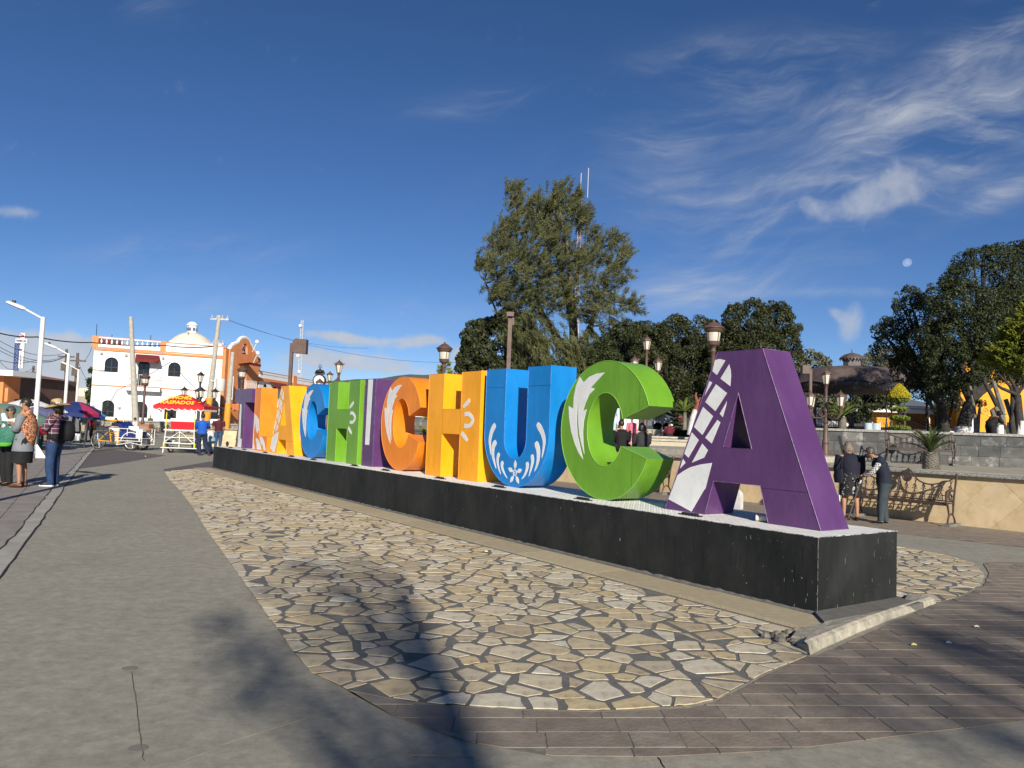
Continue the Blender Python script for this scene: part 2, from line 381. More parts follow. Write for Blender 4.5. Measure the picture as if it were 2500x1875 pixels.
# joints and cracks of the concrete slab
for pts in ([(320,1640),(331,1710),(342,1800),(350,1870)], [(430,1870),(560,1815),(800,1740),(1000,1690)][:3], [(1000,1845),(1180,1850)],
            [(1660,1740),(1700,1790),(1762,1838)], [(1608,1852),(1625,1880)]):
    b = MB(); q = [g(*p) for p in pts]; fine = []
    for a, c in zip(q, q[1:]):
        for i in range(8): p = a.lerp(c, i/8); fine.append((p.x+rnd.uniform(-.003, .003), p.y+rnd.uniform(-.003, .003), .0035))
    b.tube(fine, .004, 4, flat=.5); b.build('slab_crack', crk if pts[0][0] > 1600 else mat('crack_soft', (.17, .163, .142), rough=.9), kind='structure')
for p in ((316,1632),(336,1828)):
    c = g(*p); b = MB(); b.lathe([(.045, .003), (.04, .0045), (0, .0045)], 10, (c.x, c.y, 0)); b.build('floor_socket', mat('crack_soft', (.17, .163, .142)), kind='structure')

# ---------------- flagstone bed around the plinth
bedL = [(20.55,.1),(20.1,-.7),(19.0,-1.62),(15.8,-2.1),(12.85,-2.47),(9.8,-2.9),(7.17,-3.31),(5.3,-3.58),(3.82,-3.79),(2.1,-4.04),(.97,-4.2),(.57,-4.24),(.2,-4.17),(-.14,-3.95),(-.44,-3.61),(-.75,-3.15),(-.93,-2.65),(-.95,-2.41),(-.76,-1.67),(-.67,-1.12)]
bedR = [(-.2,1.5),(-.12,2.24),(.06,3.09),(.36,3.86),(.82,4.64),(1.4,5.1),(2.0,5.2),(6,5.3),(12,4.2),(20.5,1.7)]
bedpoly = bedL+[(-.3,-.6),(-.05,0),(-.02,1.3)]+bedR
def uvp(l): return [tuple(pl(u, v)[:2]) for u, v in l]
mortar = mat('bed_mortar', (.165, .160, .148), (.115, .112, .105), 9, .9, .8, 80, det=10)
b = MB(); b.sheet(uvp(bedpoly), .007); bed = b.build('flagstone_bed', mortar, kind='structure')
st_c = [(.58,.49,.32), (.55,.46,.31), (.62,.54,.39), (.52,.45,.33), (.58,.47,.28), (.47,.385,.26), (.64,.58,.45)]
st_m = [mat('flagstone_%d' % i, c, tuple(x*.74 for x in c), 9, .62, .5, 40, c3=tuple(x*.5 for x in (c[0], c[1]*.9, c[2]*.8)), sc3=9, t3=(.56, .72), det=10, nr=.7) for i, c in enumerate(st_c)]
r3 = random.Random(11); pts = []
regions = [bedL[::-1]+[(20.4,-.02)], None]
Lr = [(-.25,-.58)]+[(20.3,-.56)]+bedL[1:]
Rr = [(20.4,1.32),(-.0,1.32)]+bedR
def inside(p, poly):
    c = False; n_ = len(poly); x, y = p
    for i in range(n_):
        a, b_ = poly[i], poly[(i+1) % n_]
        if (a[1] > y) != (b_[1] > y) and x < (b_[0]-a[0])*(y-a[1])/(b_[1]-a[1])+a[0]: c = not c
    return c
def voro(poly, dens_near, dens_far, sd):
    r_ = random.Random(sd); P = []; tries = 0
    x0, x1 = min(p[0] for p in poly), max(p[0] for p in poly); y0, y1 = min(p[1] for p in poly), max(p[1] for p in poly)
    while tries < 60000:
        tries += 1; p = (r_.uniform(x0, x1), r_.uniform(y0, y1))
        if not inside(p, poly): continue
        rad = dens_near+(dens_far-dens_near)*min(1, max(0, p[0]/20))
        rad *= r_.choice((.55, .75, .95, 1.0, 1.25, 1.35))
        if all(((p[0]-q[0])*.88)**2+(p[1]-q[1])**2 > min(rad, q[2])**2 for q in P): P.append((p[0], p[1], rad))
    return P
stones = []
for poly, sd in ((Lr, 3), (Rr, 5)):
    P = voro(poly, .26, .30, sd)
    A_ = np.array([(p[0], p[1]) for p in P])
    for i, p in enumerate(P):
        d = ((A_-A_[i])**2).sum(1); idx = np.argsort(d)[1:15]; s = poly
        for j in idx:
            q = A_[j]; nx, ny = q[0]-p[0], q[1]-p[1]; ln = math.hypot(nx, ny); nx /= ln; ny /= ln
            gap = .0045+.017*abs(math.sin((i+j)*7.13))**2+(.003 if p[0] < 4 else 0)
            tt = .5+.5*(p[2]-P[j][2])/(p[2]+P[j][2]); s = poly_clip(s, nx, ny, nx*(p[0]+(q[0]-p[0])*tt)+ny*(p[1]+(q[1]-p[1])*tt)-gap)
            if len(s) < 3: break
        if len(s) < 3 or abs(area(s)) < .004: continue
        if area(s) < 0: s = s[::-1]
        c = (sum(x for x, y in s)/len(s), sum(y for x, y in s)/len(s))
        kk = r3.uniform(.945, .995); s = [(c[0]+(x-c[0])*kk, c[1]+(y-c[1])*kk) for x, y in s]
        # knock corners off and roughen the edges
        if r_ := (len(s) > 4 and r3.random() < .4):
            k = r3.randrange(len(s)); s.pop(k)
            if len(s) > 5 and r3.random() < .2: s.pop(r3.randrange(len(s)))
        q = []
        for k in range(len(s)):
            a, b_ = s[k], s[(k+1) % len(s)]; ll = math.hypot(b_[0]-a[0], b_[1]-a[1]); q.append(a)
            nseg = 3 if ll > .12 else 2
            rough_ = .0045 if r3.random() < .7 else .011
            for t in range(1, nseg): q.append((a[0]+(b_[0]-a[0])*t/nseg+r3.uniform(-rough_, rough_), a[1]+(b_[1]-a[1])*t/nseg+r3.uniform(-rough_, rough_)))
        stones.append((q, c))
stones.sort(key=lambda s: (pl(*s[1])-Vector((0, 0, 0))).length)
restm = [MB() for _ in st_m]
for n_, (q, c) in enumerate(stones):
    k = len(q); wq = uvp(q); wc = pl(*c); z = .0105+r3.uniform(-.0006, .0012); tx, ty = r3.uniform(-.004, .004), r3.uniform(-.004, .004)
    org = wc if n_ < 295 else Vector((0, 0, 0))
    def V_(p, f, dz): x = wc.x+(p[0]-wc.x)*f; y = wc.y+(p[1]-wc.y)*f; return (x-org.x, y-org.y, z+dz+(x-wc.x)*tx*.5+(y-wc.y)*ty)
    vs = [(x-org.x, y-org.y, .005) for x, y in wq]+[V_(p, 1, -.0015) for p in wq]+[V_(p, .985, 0) for p in wq]+[V_((wc.x, wc.y), 1, .0004)]
    fs = [(i, (i+1) % k, k+(i+1) % k, k+i) for i in range(k)]+[(k+i, k+(i+1) % k, 2*k+(i+1) % k, 2*k+i) for i in range(k)]+[(2*k+i, 2*k+(i+1) % k, 3*k) for i in range(k)]
    mi = r3.randrange(len(st_m))
    if n_ < 295:
        b = MB(); b.add(vs, fs); o = b.build('stone', st_m[mi], bed); o.location = (wc.x, wc.y, 0)
    else: restm[mi].add(vs, fs)
far = MB()
for i, mb in enumerate(restm): far.mi = i; far.add(mb.v, mb.f)
far.build('far_stones', st_m, bed, kind='stuff')

# marble strip slabs along the plinth foot
marble = [mat('marble_strip_%d' % i, c, (c[0]*.78, c[1]*.77, c[2]*.74), 14, .5, .15, 60, c3=(c[0]*.6, c[1]*.55, c[2]*.5), sc3=30, t3=(.6, .75), stretch=(1, 3, 1)) for i, c in enumerate([(.50,.42,.28), (.47,.40,.28), (.52,.45,.31)])]
stripo = MB(); stripo.sheet(uvp([(-.26,-.54),(-.26,-.02),(20.5,-.02),(20.5,-.54)][::-1]), .0095); stripo = stripo.build('marble_border', mortar, kind='structure')
u = -.26
while u < 20.4:
    ln = rnd.choice([.98, 1.2, 1.35]); u2 = min(u+ln, 20.45)
    b = MB(); b.prism(uvp([(u+.003,-.535),(u+.003,-.075),(u2-.003,-.075),(u2-.003,-.535)]), .008, .028 if u > .5 else .036, 'xy'); b.build('slab', rnd.choice(marble), stripo); u = u2
b = MB(); vs = []; fs = []; nf_ = 700
for i in range(nf_+1):
    uu = 20.3*i/nf_-.02; w0_ = .045+.022*noise.noise(Vector((uu*6, 1, 0)))+.012*noise.noise(Vector((uu*25, 2, 0))); h0_ = .045+.012*noise.noise(Vector((uu*9, 5, 0)))
    vs += [tuple(pl(uu, -w0_-.03, .0295)), tuple(pl(uu, -w0_*.6, .0295+.35*(h0_-.03))), tuple(pl(uu, -.001, h0_))]
for i in range(nf_): fs += [(i*3, i*3+3, i*3+4, i*3+1), (i*3+1, i*3+4, i*3+5, i*3+2)]
b.add(vs, fs)
b.build('mortar_fillet', mortar, stripo, kind='stuff')
# worn raised kerb at the near end
kb = MB(); kerbm = mat('worn_kerb', (.50, .46, .36), (.30, .275, .22), 9, .9, 1.0, 40, c3=(.14, .13, .11), sc3=6, t3=(.6, .72), det=10)
F = [(-.66,-1.08),(-.60,-.85),(-.53,-.5),(-.46,-.15),(-.40,.2),(-.34,.55),(-.29,.9),(-.24,1.25),(-.19,1.62)]
Bk = [(-.40,-.92),(-.30,-.72),(-.27,-.5),(-.24,-.15),(-.21,.2),(-.18,.55),(-.14,.9),(-.06,1.29),(.10,1.66)]
vs = []; 
for i, (f, bk) in enumerate(zip(F, Bk)):
    h = .085-.003*i; jj = rnd.uniform(-.004, .004)
    for (a, z) in ((f, 0), ((f[0]+.015+jj*.3, f[1]), h*.8), ((f[0]+.045+abs(jj), f[1]), h+jj*.5), ((f[0]*.5+bk[0]*.5, bk[1]), h*.9+jj), (bk, h*.62), ((bk[0]+.03, bk[1]), 0)):
        vs.append(tuple(pl(a[0], a[1], z)))
fs = []
for i in range(len(F)-1):
    for j in range(5): a = i*6+j; fs.append((a, a+6, a+7, a+1))
fs.append((0, 1, 2, 3, 4, 5)); k = (len(F)-1)*6; fs.append((k+5, k+4, k+3, k+2, k+1, k))
kb.add(vs, fs); kb.build('stone_kerb', kerbm, kind='structure')
rb = MB(); rubm = mat('rubble', (.26, .235, .19), (.12, .11, .095), 12, .95, 1, 50)
for i in range(46):
    uu, v_ = rnd.uniform(-.5, -.2), rnd.uniform(-1.0, -.52); s_ = rnd.uniform(.015, .045)
    rb.sphere(pl(uu, v_, s_*.5), s_, 6, sz=rnd.uniform(.5, .9))
for i in range(60):
    uu, v_ = rnd.uniform(-.24, -.04), rnd.uniform(-.05, 1.2); s_ = rnd.uniform(.01, .022)
    rb.sphere(pl(uu, v_, s_*.4+.02), s_, 5, sz=.6)
rb.build('broken_mortar', rubm, kind='stuff')
b = MB(); b.prism(uvp([(-.26,-.3),(-.26,1.25),(-.005,1.25),(-.005,-.02),(-.02,-.06)]), .004, .06, 'xy'); b.build('mortar_bed', mortar, kind='structure')

# ================================================================ PLINTH
PH = .677; PL_, PW = 20.42, 1.267
pth = thing('plinth', 'long low black plinth with white tread plate top carrying the letters', 'plinth', pl(0, 0, 0), RZP)
black = mat('black_paint', (.009, .011, .011), (.024, .026, .025), 1.3, .6, .25, 9, c3=(.036, .038, .037), sc3=3.2, t3=(.48, .85), spec=.22, det=12, nr=.68, stretch=(1, 1, .55))
white_pl = mat('white_plate', (.74, .74, .72), (.62, .62, .60), 7, .6, .0, 1, c3=(.3, .29, .27), sc3=16, t3=(.66, .74))
b = MB(); b.box(-PL_+.01, -.01, .01, PW-.01, 0, PH-.006); b.build('core', mat('dark_core', (.01, .01, .01)), pth)
npan = 10
for i in range(npan):
    x0_ = -PL_+i*PL_/npan; x1_ = x0_+PL_/npan
    for y0_, y1_ in ((0, .01), (PW-.01, PW)):
        b = MB(); b.box(x0_+.003, x1_-.003, y0_, y1_, 0, PH-.004); b.build('panel', black, pth)
for x0_, x1_ in ((-.01, 0), (-PL_, -PL_+.01)):
    b = MB(); b.box(x0_, x1_, .0105, PW-.0105, 0, PH-.004); b.build('end_panel', black, pth)
b = MB()
b.box(-PL_, 0, 0, PW, PH-.004, PH)
top_ = b.build('top_plate', white_pl, pth)
b = MB()      # raised tread pattern, real lozenges near the viewer
for i in range(0, 260):
    for j in range(0, 30):
        x = -.03-i*.042; y = .03+j*.042
        a = (.011, .004) if (i+j) % 2 else (.004, .011)
        b.add([(x-a[0], y, PH), (x, y-a[1], PH), (x+a[0], y, PH), (x, y+a[1], PH), (x, y, PH+.0028)], [(0, 1, 4), (1, 2, 4), (2, 3, 4), (3, 0, 4)])
b.build('tread_pattern', white_pl, top_, kind='stuff')
edge = MB(); edge.tube([(-PL_, 0, PH), (0, 0, PH), (0, PW, PH)], .004, 6); edge.build('edge_bead', mat('chipped_edge', (.45, .45, .43), (.06, .06, .06), 14, .5, contrast=(.45, .55)), pth)
edge = MB(); edge.tube([(0, 0, 0), (0, 0, PH-.005)], .0022, 6); edge.build('corner_bead', mat('corner_wear', (.22, .22, .21), (.03, .03, .03), 12, .5, contrast=(.48, .56)), pth)
ch = MB(); r8 = random.Random(8)
for i in range(170):
    u_ = 20*r8.random()**1.9; x = -u_; z = r8.choice((r8.uniform(.02, .6), r8.uniform(.55, .67), r8.gauss(.3, .1))); z = min(.668, max(.01, z)); s_ = r8.uniform(.0015, .0045)*(2.2 if r8.random() < .08 else 1); l_ = s_*(r8.uniform(2, 9) if r8.random() < .25 else 1); a_ = r8.uniform(-.5, .5)
    q = [(x+s_*math.cos(k*1.05+a_)*r8.uniform(.6, 1.2), z+l_*math.sin(k*1.05+a_)*r8.uniform(.6, 1.2)) for k in range(6)]; ch.add([(a, -.0012, c) for a, c in q], [tuple(range(6))])
for i in range(34):
    y = r8.uniform(.02, 1.24); z = r8.uniform(.02, .66); s_ = r8.uniform(.0015, .004); l_ = s_*(r8.uniform(3, 14) if r8.random() < .3 else 1)
    q = [(y+s_*math.cos(k*1.05), z+l_*math.sin(k*1.05)*r8.uniform(.7, 1.2)) for k in range(6)]; ch.add([(.0012, a, c) for a, c in q], [tuple(range(6))])
ch.build('paint_chips', mat('chip_grey', (.24, .24, .235), (.11, .11, .105), 30), pth, kind='stuff')
dr_ = MB()
for i in range(60):
    x = -20*r8.random()**1.5; z = r8.uniform(.3, .66); l_ = r8.uniform(.06, .35); w_ = r8.uniform(.001, .003); dr_.add([(x-w_, -.0009, z), (x+w_, -.0009, z), (x+w_*.4, -.0009, z-l_), (x-w_*.4, -.0009, z-l_)], [(0, 3, 2, 1)])
dr_.build('paint_drips', mat('drip_black', (.003, .003, .003), rough=.25), pth, kind='stuff')
darkm = mat('dark_metal', (.02, .02, .02), rough=.5)
for u_ in (19.3, 17.9, 16.0, 14.0, 12.55, 10.3, 8.9, 6.9, 5.2, 3.35, 1.62):
    b = MB(); b.box(-u_-.14, -u_+.14, .16, .23, PH, PH+.012); b.box(-u_-.10, -u_+.1, .175, .215, PH+.012, PH+.03); b.build('floodlight', darkm, pth)

# ================================================================ LETTERS
def lpaint(nm, c, rough=.38):
    return mat(nm, c, tuple(min(1, x*1.2+.008) for x in c), 1.3, rough, .7, 1.7, c3=tuple(x*.75+.008 for x in c), sc3=3, t3=(.55, .95), spec=.45, bd=.02, det=5, stretch=(1.6, 1.6, .8))
PUR = lpaint('purple_enamel', (.082, .031, .112), .3); ORA = lpaint('orange_enamel', (.70, .205, .008)); YEL = lpaint('yellow_enamel', (.80, .33, .003))
BLU = lpaint('blue_enamel', (.002, .175, .50)); GRN = lpaint('green_enamel', (.120, .285, .016)); WHT = mat('white_decal', (.78, .79, .78), (.66, .67, .67), 3, .45, .7, 2.4, bd=.015)
bead = {}
def beadm(c, nm): return mat('edge_'+nm, tuple(min(1, x*.8+.10) for x in c), tuple(c), 18, .5, contrast=(.42, .6))
LD, LH = .45, 1.731
def oval_c(cx=0):
    o_ = arc(-.0, .865, .87, .865, 20, 180, 22)+arc(0, .865, .87, .865, 180, 338, 22)[1:]
    o_ = [(x if x < 0 else x*.925, z) for x, z in o_]
    i_ = arc(-.005, .872, .335, .458, 334, 180, 18)+arc(-.005, .872, .335, .458, 180, 17, 18)[1:]
    return [o_+i_]
def shape(k):
    if k == 'T': return [[(-.80,1.731),(-.80,1.34),(-.24,1.34),(-.24,0),(.26,0),(.26,1.34),(.86,1.34),(.86,1.731)]]
    if k == 'L': return [[(-.635,1.731),(-.635,0),(.635,0),(.635,.40),(-.085,.40),(-.085,1.731)]]
    if k == 'A': return [[(-.975,0),(-.40,0),(-.29,.36),(.30,.36),(.40,0),(.975,0),(.30,1.731),(-.27,1.731)], [(-.175,.72),(.19,.72),(.01,1.29)][::-1]]
    if k == 'H': return [[(-.84,0),(-.32,0),(-.32,.72),(.26,.72),(.26,0),(.84,0),(.84,1.731),(.26,1.731),(.26,1.13),(-.32,1.13),(-.32,1.731),(-.84,1.731)]]
    if k == 'I': return [[(-.255,0),(.255,0),(.255,1.731),(-.255,1.731)]]
    if k == 'U': return [[(-.81,1.731)]+arc(0, .78, .81, .78, 180, 360, 28)+[(.81,1.731),(.285,1.731)]+arc(.005, .70, .28, .30, 360, 180, 14)+[(-.275,1.731)]]
    if k == 'C': return oval_c()
def stroke(pts, ws):
    L = []; Rr_ = []
    for i, p in enumerate(pts):
        a = pts[max(0, i-1)]; c = pts[min(len(pts)-1, i+1)]; dx, dz = c[0]-a[0], c[1]-a[1]; l = math.hypot(dx, dz) or 1
        L.append((p[0]-dz/l*ws[i], p[1]+dx/l*ws[i])); Rr_.append((p[0]+dz/l*ws[i], p[1]-dx/l*ws[i]))
    return L+Rr_[::-1]
def smooth(pts, n=4):
    r = []
    P = [pts[0]]+list(pts)+[pts[-1]]
    for i in range(1, len(P)-2):
        for t in range(n):
            t /= n; a, b_, c, d = P[i-1:i+3]
            r.append(tuple(.5*((2*b_[k])+(-a[k]+c[k])*t+(2*a[k]-5*b_[k]+4*c[k]-d[k])*t*t+(-a[k]+3*b_[k]-3*c[k]+d[k])*t**3) for k in range(len(b_))))
    r.append(tuple(pts[-1])); return r
M_A = [[(-.305,1.64),(-.27,1.652),(-.235,1.653),(-.165,1.635),(-.275,1.485),(-.335,1.527)],[(-.115,1.589),(-.095,1.53),(-.088,1.471),(-.095,1.361),(-.225,1.445)],[(-.375,1.423),(-.335,1.405),(-.435,1.27)],[(-.285,1.385),(-.135,1.288),(-.285,1.1),(-.425,1.198)],[(-.135,1.202),(-.145,1.152),(-.185,1.038),(-.225,1.071)],[(-.455,1.144),(-.315,1.045),(-.455,.843),(-.575,.927)],[(-.255,1.006),(-.215,.981),(-.325,.756),(-.415,.814)],[(-.605,.865),(-.505,.786),(-.645,.588),(-.705,.63)],[(-.455,.748),(-.375,.681),(-.425,.6),(-.595,.536)],[(-.725,.569),(-.685,.531),(-.765,.462)],[(-.80,.386),(-.71,.44),(-.615,.486),(-.47,.525),(-.315,.55),(-.40,.267),(-.415,.258),(-.585,.008),(-.925,.11)]]
M_C = [[(-.03,1.584),(-.19,1.575),(-.33,1.539),(-.44,1.469),(-.52,1.546),(-.59,1.431),(-.63,1.276),(-.63,1.129),(-.73,1.165),(-.71,1.002),(-.66,.827),(-.58,.674),(-.49,.552),(-.4,.477),(-.46,.621),(-.52,.772),(-.55,.926),(-.55,1.1),(-.52,1.264),(-.53,1.1),(-.52,.946),(-.49,.792),(-.44,.66),(-.38,.545),(-.405,.68),(-.42,.832),(-.41,.966),(-.36,1.123),(-.43,1.1),(-.39,1.196),(-.32,1.309),(-.21,1.383),(-.29,1.4),(-.17,1.486)]]
M_H = [stroke([(.33,1.159),(.43,1.215),(.52,1.271)], [.022,.04,.034]), stroke(smooth([(.38,1.045),(.52,1.045),(.64,.955),(.54,.862),(.38,.862)]), [.034]*17), stroke([(.31,.745),(.40,.69),(.50,.625)], [.034,.04,.024])]
MU_ = [[(-.525,.898),(-.615,.784),(-.655,.648),(-.635,.537),(-.615,.43)],[(-.485,.642),(-.555,.562),(-.555,.428),(-.505,.32),(-.455,.234)],[(-.385,.469),(-.425,.39),(-.405,.281),(-.325,.155)],[(-.285,.353),(-.305,.287),(-.255,.203),(-.155,.112)],[(.535,.924),(.645,.813),(.705,.692),(.695,.569),(.665,.445)],[(.515,.665),(.575,.564),(.585,.441),(.555,.337),(.505,.252)],[(.435,.486),(.455,.394),(.425,.289),(.375,.171)],[(.325,.376),(.335,.304),(.285,.196),(.205,.123)]]
def feather(l):
    q = smooth(l, 4); n_ = len(q); return stroke(q, [(.052 if l[0][1] > .6 else .04)*((1-i/(n_-1))**.7)*(1 if i > 1 else (.55+.25*i)) for i in range(n_)])
M_U = [feather(l) for l in MU_]
for a in (90, 18, -54, -126, 162):
    c, s_ = math.cos(R(a)), math.sin(R(a)); pp = []
    for t, w_ in ((.05, .0), (.09, .028), (.13, .032), (.16, .016), (.185, 0)): pp.append((.035+c*t-s_*w_, .205+s_*t+c*w_))
    for t, w_ in ((.16, .016), (.13, .032), (.09, .028)): pp.append((.035+c*t+s_*w_, .205+s_*t-c*w_))
    M_U.append(pp)
M_L = [[(-.64,1.01),(-.445,.964),(-.205,.85),(-.145,.55),(-.255,.461),(-.355,.516),(-.455,.645),(-.50,.76),(-.56,.7),(-.60,.552),(-.60,.377),(-.56,.204),(-.43,.03),(-.632,.02)],[(-.395,.335),(-.225,.319),(-.015,.226),(.20,.03),(-.215,.03),(-.295,.202)],[(-.08,.385),(.20,.385),(.40,.243),(.54,.03),(.40,.03),(.225,.191),(.165,.147),(.045,.256)]]
M_T = [[(-.238,1.30),(-.10,1.278),(-.03,.277),(.12,.269),(.12,.012),(-.238,.012)]]
M_I = [[(-.12,1.729),(.10,1.726),(.06,.42),(-.13,.42)]]
LET = [('T', 19.25, PUR, 'purple', M_T, 'purple letter T with a white stripe, at the far end beside the orange L'),
       ('L', 17.365, ORA, 'orange', M_L, 'orange letter L with white flame shapes, second from the far end'),
       ('A', 15.50, YEL, 'yellow', M_A, 'yellow letter A with a white net pattern on its left leg'),
       ('C', 13.42, BLU, 'blue', M_C, 'blue letter C with a white feather, between yellow A and green H'),
       ('H', 11.62, GRN, 'green', M_H, 'green letter H with small white dashes around a white curl'),
       ('I', 10.29, PUR, 'purple', M_I, 'narrow purple letter I with a white vertical band, between green H and orange C'),
       ('C', 8.87, ORA, 'orange', M_C, 'orange letter C with a white feather, left of the yellow H'),
       ('H', 7.02, YEL, 'yellow', M_H, 'yellow letter H with white dashes and curl, left of the blue U'),
       ('U', 5.215, BLU, 'blue', M_U, 'blue letter U with white feathers and a white flower at its foot'),
       ('C', 3.27, GRN, 'green', M_C, 'big green letter C with a white feather, beside the purple A'),
       ('A', 1.245, PUR, 'purple', M_A, 'biggest purple letter A with a white net pattern, at the near end of the plinth')]
for k, u0, pm_, nm, motif, lab in LET:
    t = thing('block_letter', lab, 'letter', pl(u0, .45, PH+.004), RZP, 'coloured letters spelling the town name on the plinth')
    sh = shape(k)
    if k == 'C' and u0 > 8: sh = [[(x*.97, z) for x, z in sh[0]]]
    b = MB(); b.prism(sh, 0, LD, 'xz'); b.build('body', pm_, t, smooth=True, ang=25)
    c = pm_.node_tree.nodes['Principled BSDF'].inputs['Base Color']
    col = {'purple': (.115,.04,.185), 'orange': (.83,.27,.012), 'yellow': (.80,.33,.003), 'blue': (.003,.2,.66), 'green': (.19,.48,.02)}[nm]
    b = MB()
    for l in sh: b.tube([(x, -.001, z) for x, z in l]+[(l[0][0], -.001, l[0][1])], .0042, 5, cap=False)
    for x, z in sh[0]:
        if k in 'TLAHI' and x > 0: b.tube([(x, 0, z), (x, LD, z)], .003, 5)
    b.build('weld_seam', beadm(col, nm), t)
    for pp in motif:
        b = MB(); b.prism([pp], -.0035, -.0005, 'xz'); b.build('white_motif', WHT, t)
    sj = mat('seam_line_'+nm, tuple(x*.35 for x in col))
    for q_ in {'A': [(.315, .845, .335, .339)], 'C': [(.60, .603, 1.10, 1.44), (.50, .503, .18, .58)], 'H': [(-.322, -.319, .725, 1.125), (.262, .265, .725, 1.125)]}.get(k, []):
        b = MB(); b.box(q_[0], q_[1], -.0025, 0, q_[2], q_[3]); b.build('sheet_joint', sj, t)
    if k == 'U':
        b = MB(); rg = [(.035+.047*math.cos(a_*.3927), .205+.047*math.sin(a_*.3927)) for a_ in range(16)]; rg2 = [(.035+.03*math.cos(-a_*.3927), .205+.03*math.sin(-a_*.3927)) for a_ in range(16)]
        b.prism([rg, rg2], -.0035, -.0005, 'xz'); b.lathe([(.014, 0), (0, .001)], 10, (.035, -.0036, .205), ax=Matrix.Rotation(R(90), 3, 'X')); b.build('white_motif', WHT, t)
        for xa, xb in ((-.80, -.28), (.29, .80)):
            b = MB(); b.box(xa, xb, -.003, 0, 1.452, 1.456); b.build('sheet_joint', mat('joint_line_blue', (.002, .05, .16)), t)  # dark blue line marks the sheet joint
b = MB(); c = g(1866, 1274, PH); b.tube([c+Vector((-.075, .03, .035)), c+Vector((.0, .0, .035)), c+Vector((.075, -.03, .034))], [.032, .035, .032], 10)
tag(b.build('paper_cup', mat('cup_paper', (.75, .70, .62), (.55, .42, .30), 6), smooth=True), 'crumpled pale paper cup lying on the plinth in front of the purple A', 'cup')
# ================================================================ TERRACES ON THE RIGHT
W0 = Vector((9.32, 13.98, 0)); WD = Vector((-.6356, .772, 0)); WN = Vector((-.772, -.6356, 0))
def wp(s, n=0, z=0): return W0+WD*s+WN*n+Vector((0, 0, z))
RZW = math.atan2(-WD.y, -WD.x)     # local x = -WD (towards the near end), local y = away from the viewer
cream_m = [mat('cream_tile_%d' % i, c, tuple(x*.80 for x in c), 2.2, .5, .12, 40, c3=(c[0]*.75, c[1]*.68, c[2]*.52), sc3=6, t3=(.52, .75), det=9) for i, c in enumerate([(.66,.51,.30), (.62,.48,.29), (.68,.54,.34)])]
cream_flat = mat('cream_plaster', (.66, .55, .36), (.56, .46, .29), 3, .7, .1, 40)
granite = mat('speckled_granite', (.40, .39, .36), (.13, .13, .12), 55, .6, .4, 90, contrast=(.4, .6), det=3)
joint_m = mat('wall_joint', (.36, .29, .18), rough=.9)
def tiled_wall(label, s0, s1, H_, M0, seed, sz=.62, name='planter_wall'):
    """wall in a local frame: x from -s1 to -s0, front face at y=0"""
    t = thing(name, label, 'wall', M0[0], M0[1])
    b = MB(); b.box(-s1, -s0, .012, .30, 0, H_); b.build('wall_core', joint_m, t)
    h = sz*math.sqrt(2)/2; r_ = random.Random(seed)
    for i in range(int(-s1/h)-3, int(-s0/h)+4):
        for j in range(-1, 4):
            if (i+j) % 2: continue
            cx, cz = i*h, j*h+.1; q = [(cx-h+.0017, cz), (cx, cz-h+.0017), (cx+h-.0017, cz), (cx, cz+h-.0017)]
            for nx, nz, d in ((1, 0, -s0), (-1, 0, s1), (0, 1, H_), (0, -1, 0)):
                q = poly_clip(q, nx, nz, d)
                if len(q) < 3: break
            if len(q) < 3 or abs(area(q)) < .004: continue
            b = MB(); b.prism([q], r_.uniform(-.0012, .0012), .02, 'xz'); b.build('stone_tile', r_.choice(cream_m), t)
    x = -s1
    while x < -s0:
        x2 = min(x+1.25, -s0)
        b = MB(); pr = [(-.07, H_+.002), (-.085, H_+.018), (-.085, H_+.05), (-.07, H_+.066), (.33, H_+.066), (.33, H_+.002)]
        b.prism([pr], x+.003, x2-.003, 'yz'); b.build('cap_stone', granite, t); x = x2
    return t
tiled_wall('long cream stone planter wall with speckled cap behind the iron benches', -7, 14.5, .93, (W0, RZW), 3)
# grass strip, kerb and walk behind the cap
gm = MB()
for i in range(5200):
    s_, n_ = rnd.uniform(-7, 13), -rnd.uniform(.36, .86); p = wp(s_, n_, .94); a = rnd.uniform(0, 6.28); h_ = rnd.uniform(.03, .075); w_ = .006
    d = Vector((math.cos(a), math.sin(a), 0))
    gm.add([p-d*w_, p+d*w_, p+Vector((rnd.uniform(-.03, .03), rnd.uniform(-.03, .03), h_))], [(0, 1, 2)])
tag(gm.build('grass', mat('grass_blade', (.075, .095, .03), (.12, .12, .05), 6, .7), kind='stuff'), 'thin strip of short grass behind the cream wall cap', 'grass')
def wpoly(l): return [tuple(wp(s, n)[:2]) for s, n in l]
def rev(l): return l[::-1]
walk = mat('terrace_floor', (.40, .36, .28), (.30, .27, .21), 2, .85, .2, 30)
soil = mat('planter_soil', (.07, .06, .045), (.10, .09, .06), 6, .95, .5, 30)
b = MB(); b.prism(wpoly([(-7.2,-.31),(14.6,-.31),(14.6,-.92),(-7.2,-.92)]), 0, .945, 'xy'); b.build('planter_ground', soil, kind='structure')
b = MB(); b.prism(wpoly([(-7.2,-.92),(14.6,-.92),(14.6,-1.07),(-7.2,-1.07)]), 0, 1.0, 'xy'); b.build('planter_kerb', mat('pale_stone', (.48, .44, .34), (.38, .35, .28), 6, .8, .3, 40), kind='structure')
b = MB(); b.sheet([tuple(wp(-7.2,-1.07)[:2]), tuple(wp(14.6,-1.07)[:2]), (3.2, 47), (9.3, 47), (9.0, 22.9), (15.6, 20.6), (17.5, 18)][::-1], .975); b.build('terrace_walk', walk, kind='structure')
stepm = mat('pebbled_stone', (.50, .45, .33), (.28, .25, .19), 45, .85, .5, 60, contrast=(.42, .6), det=3)
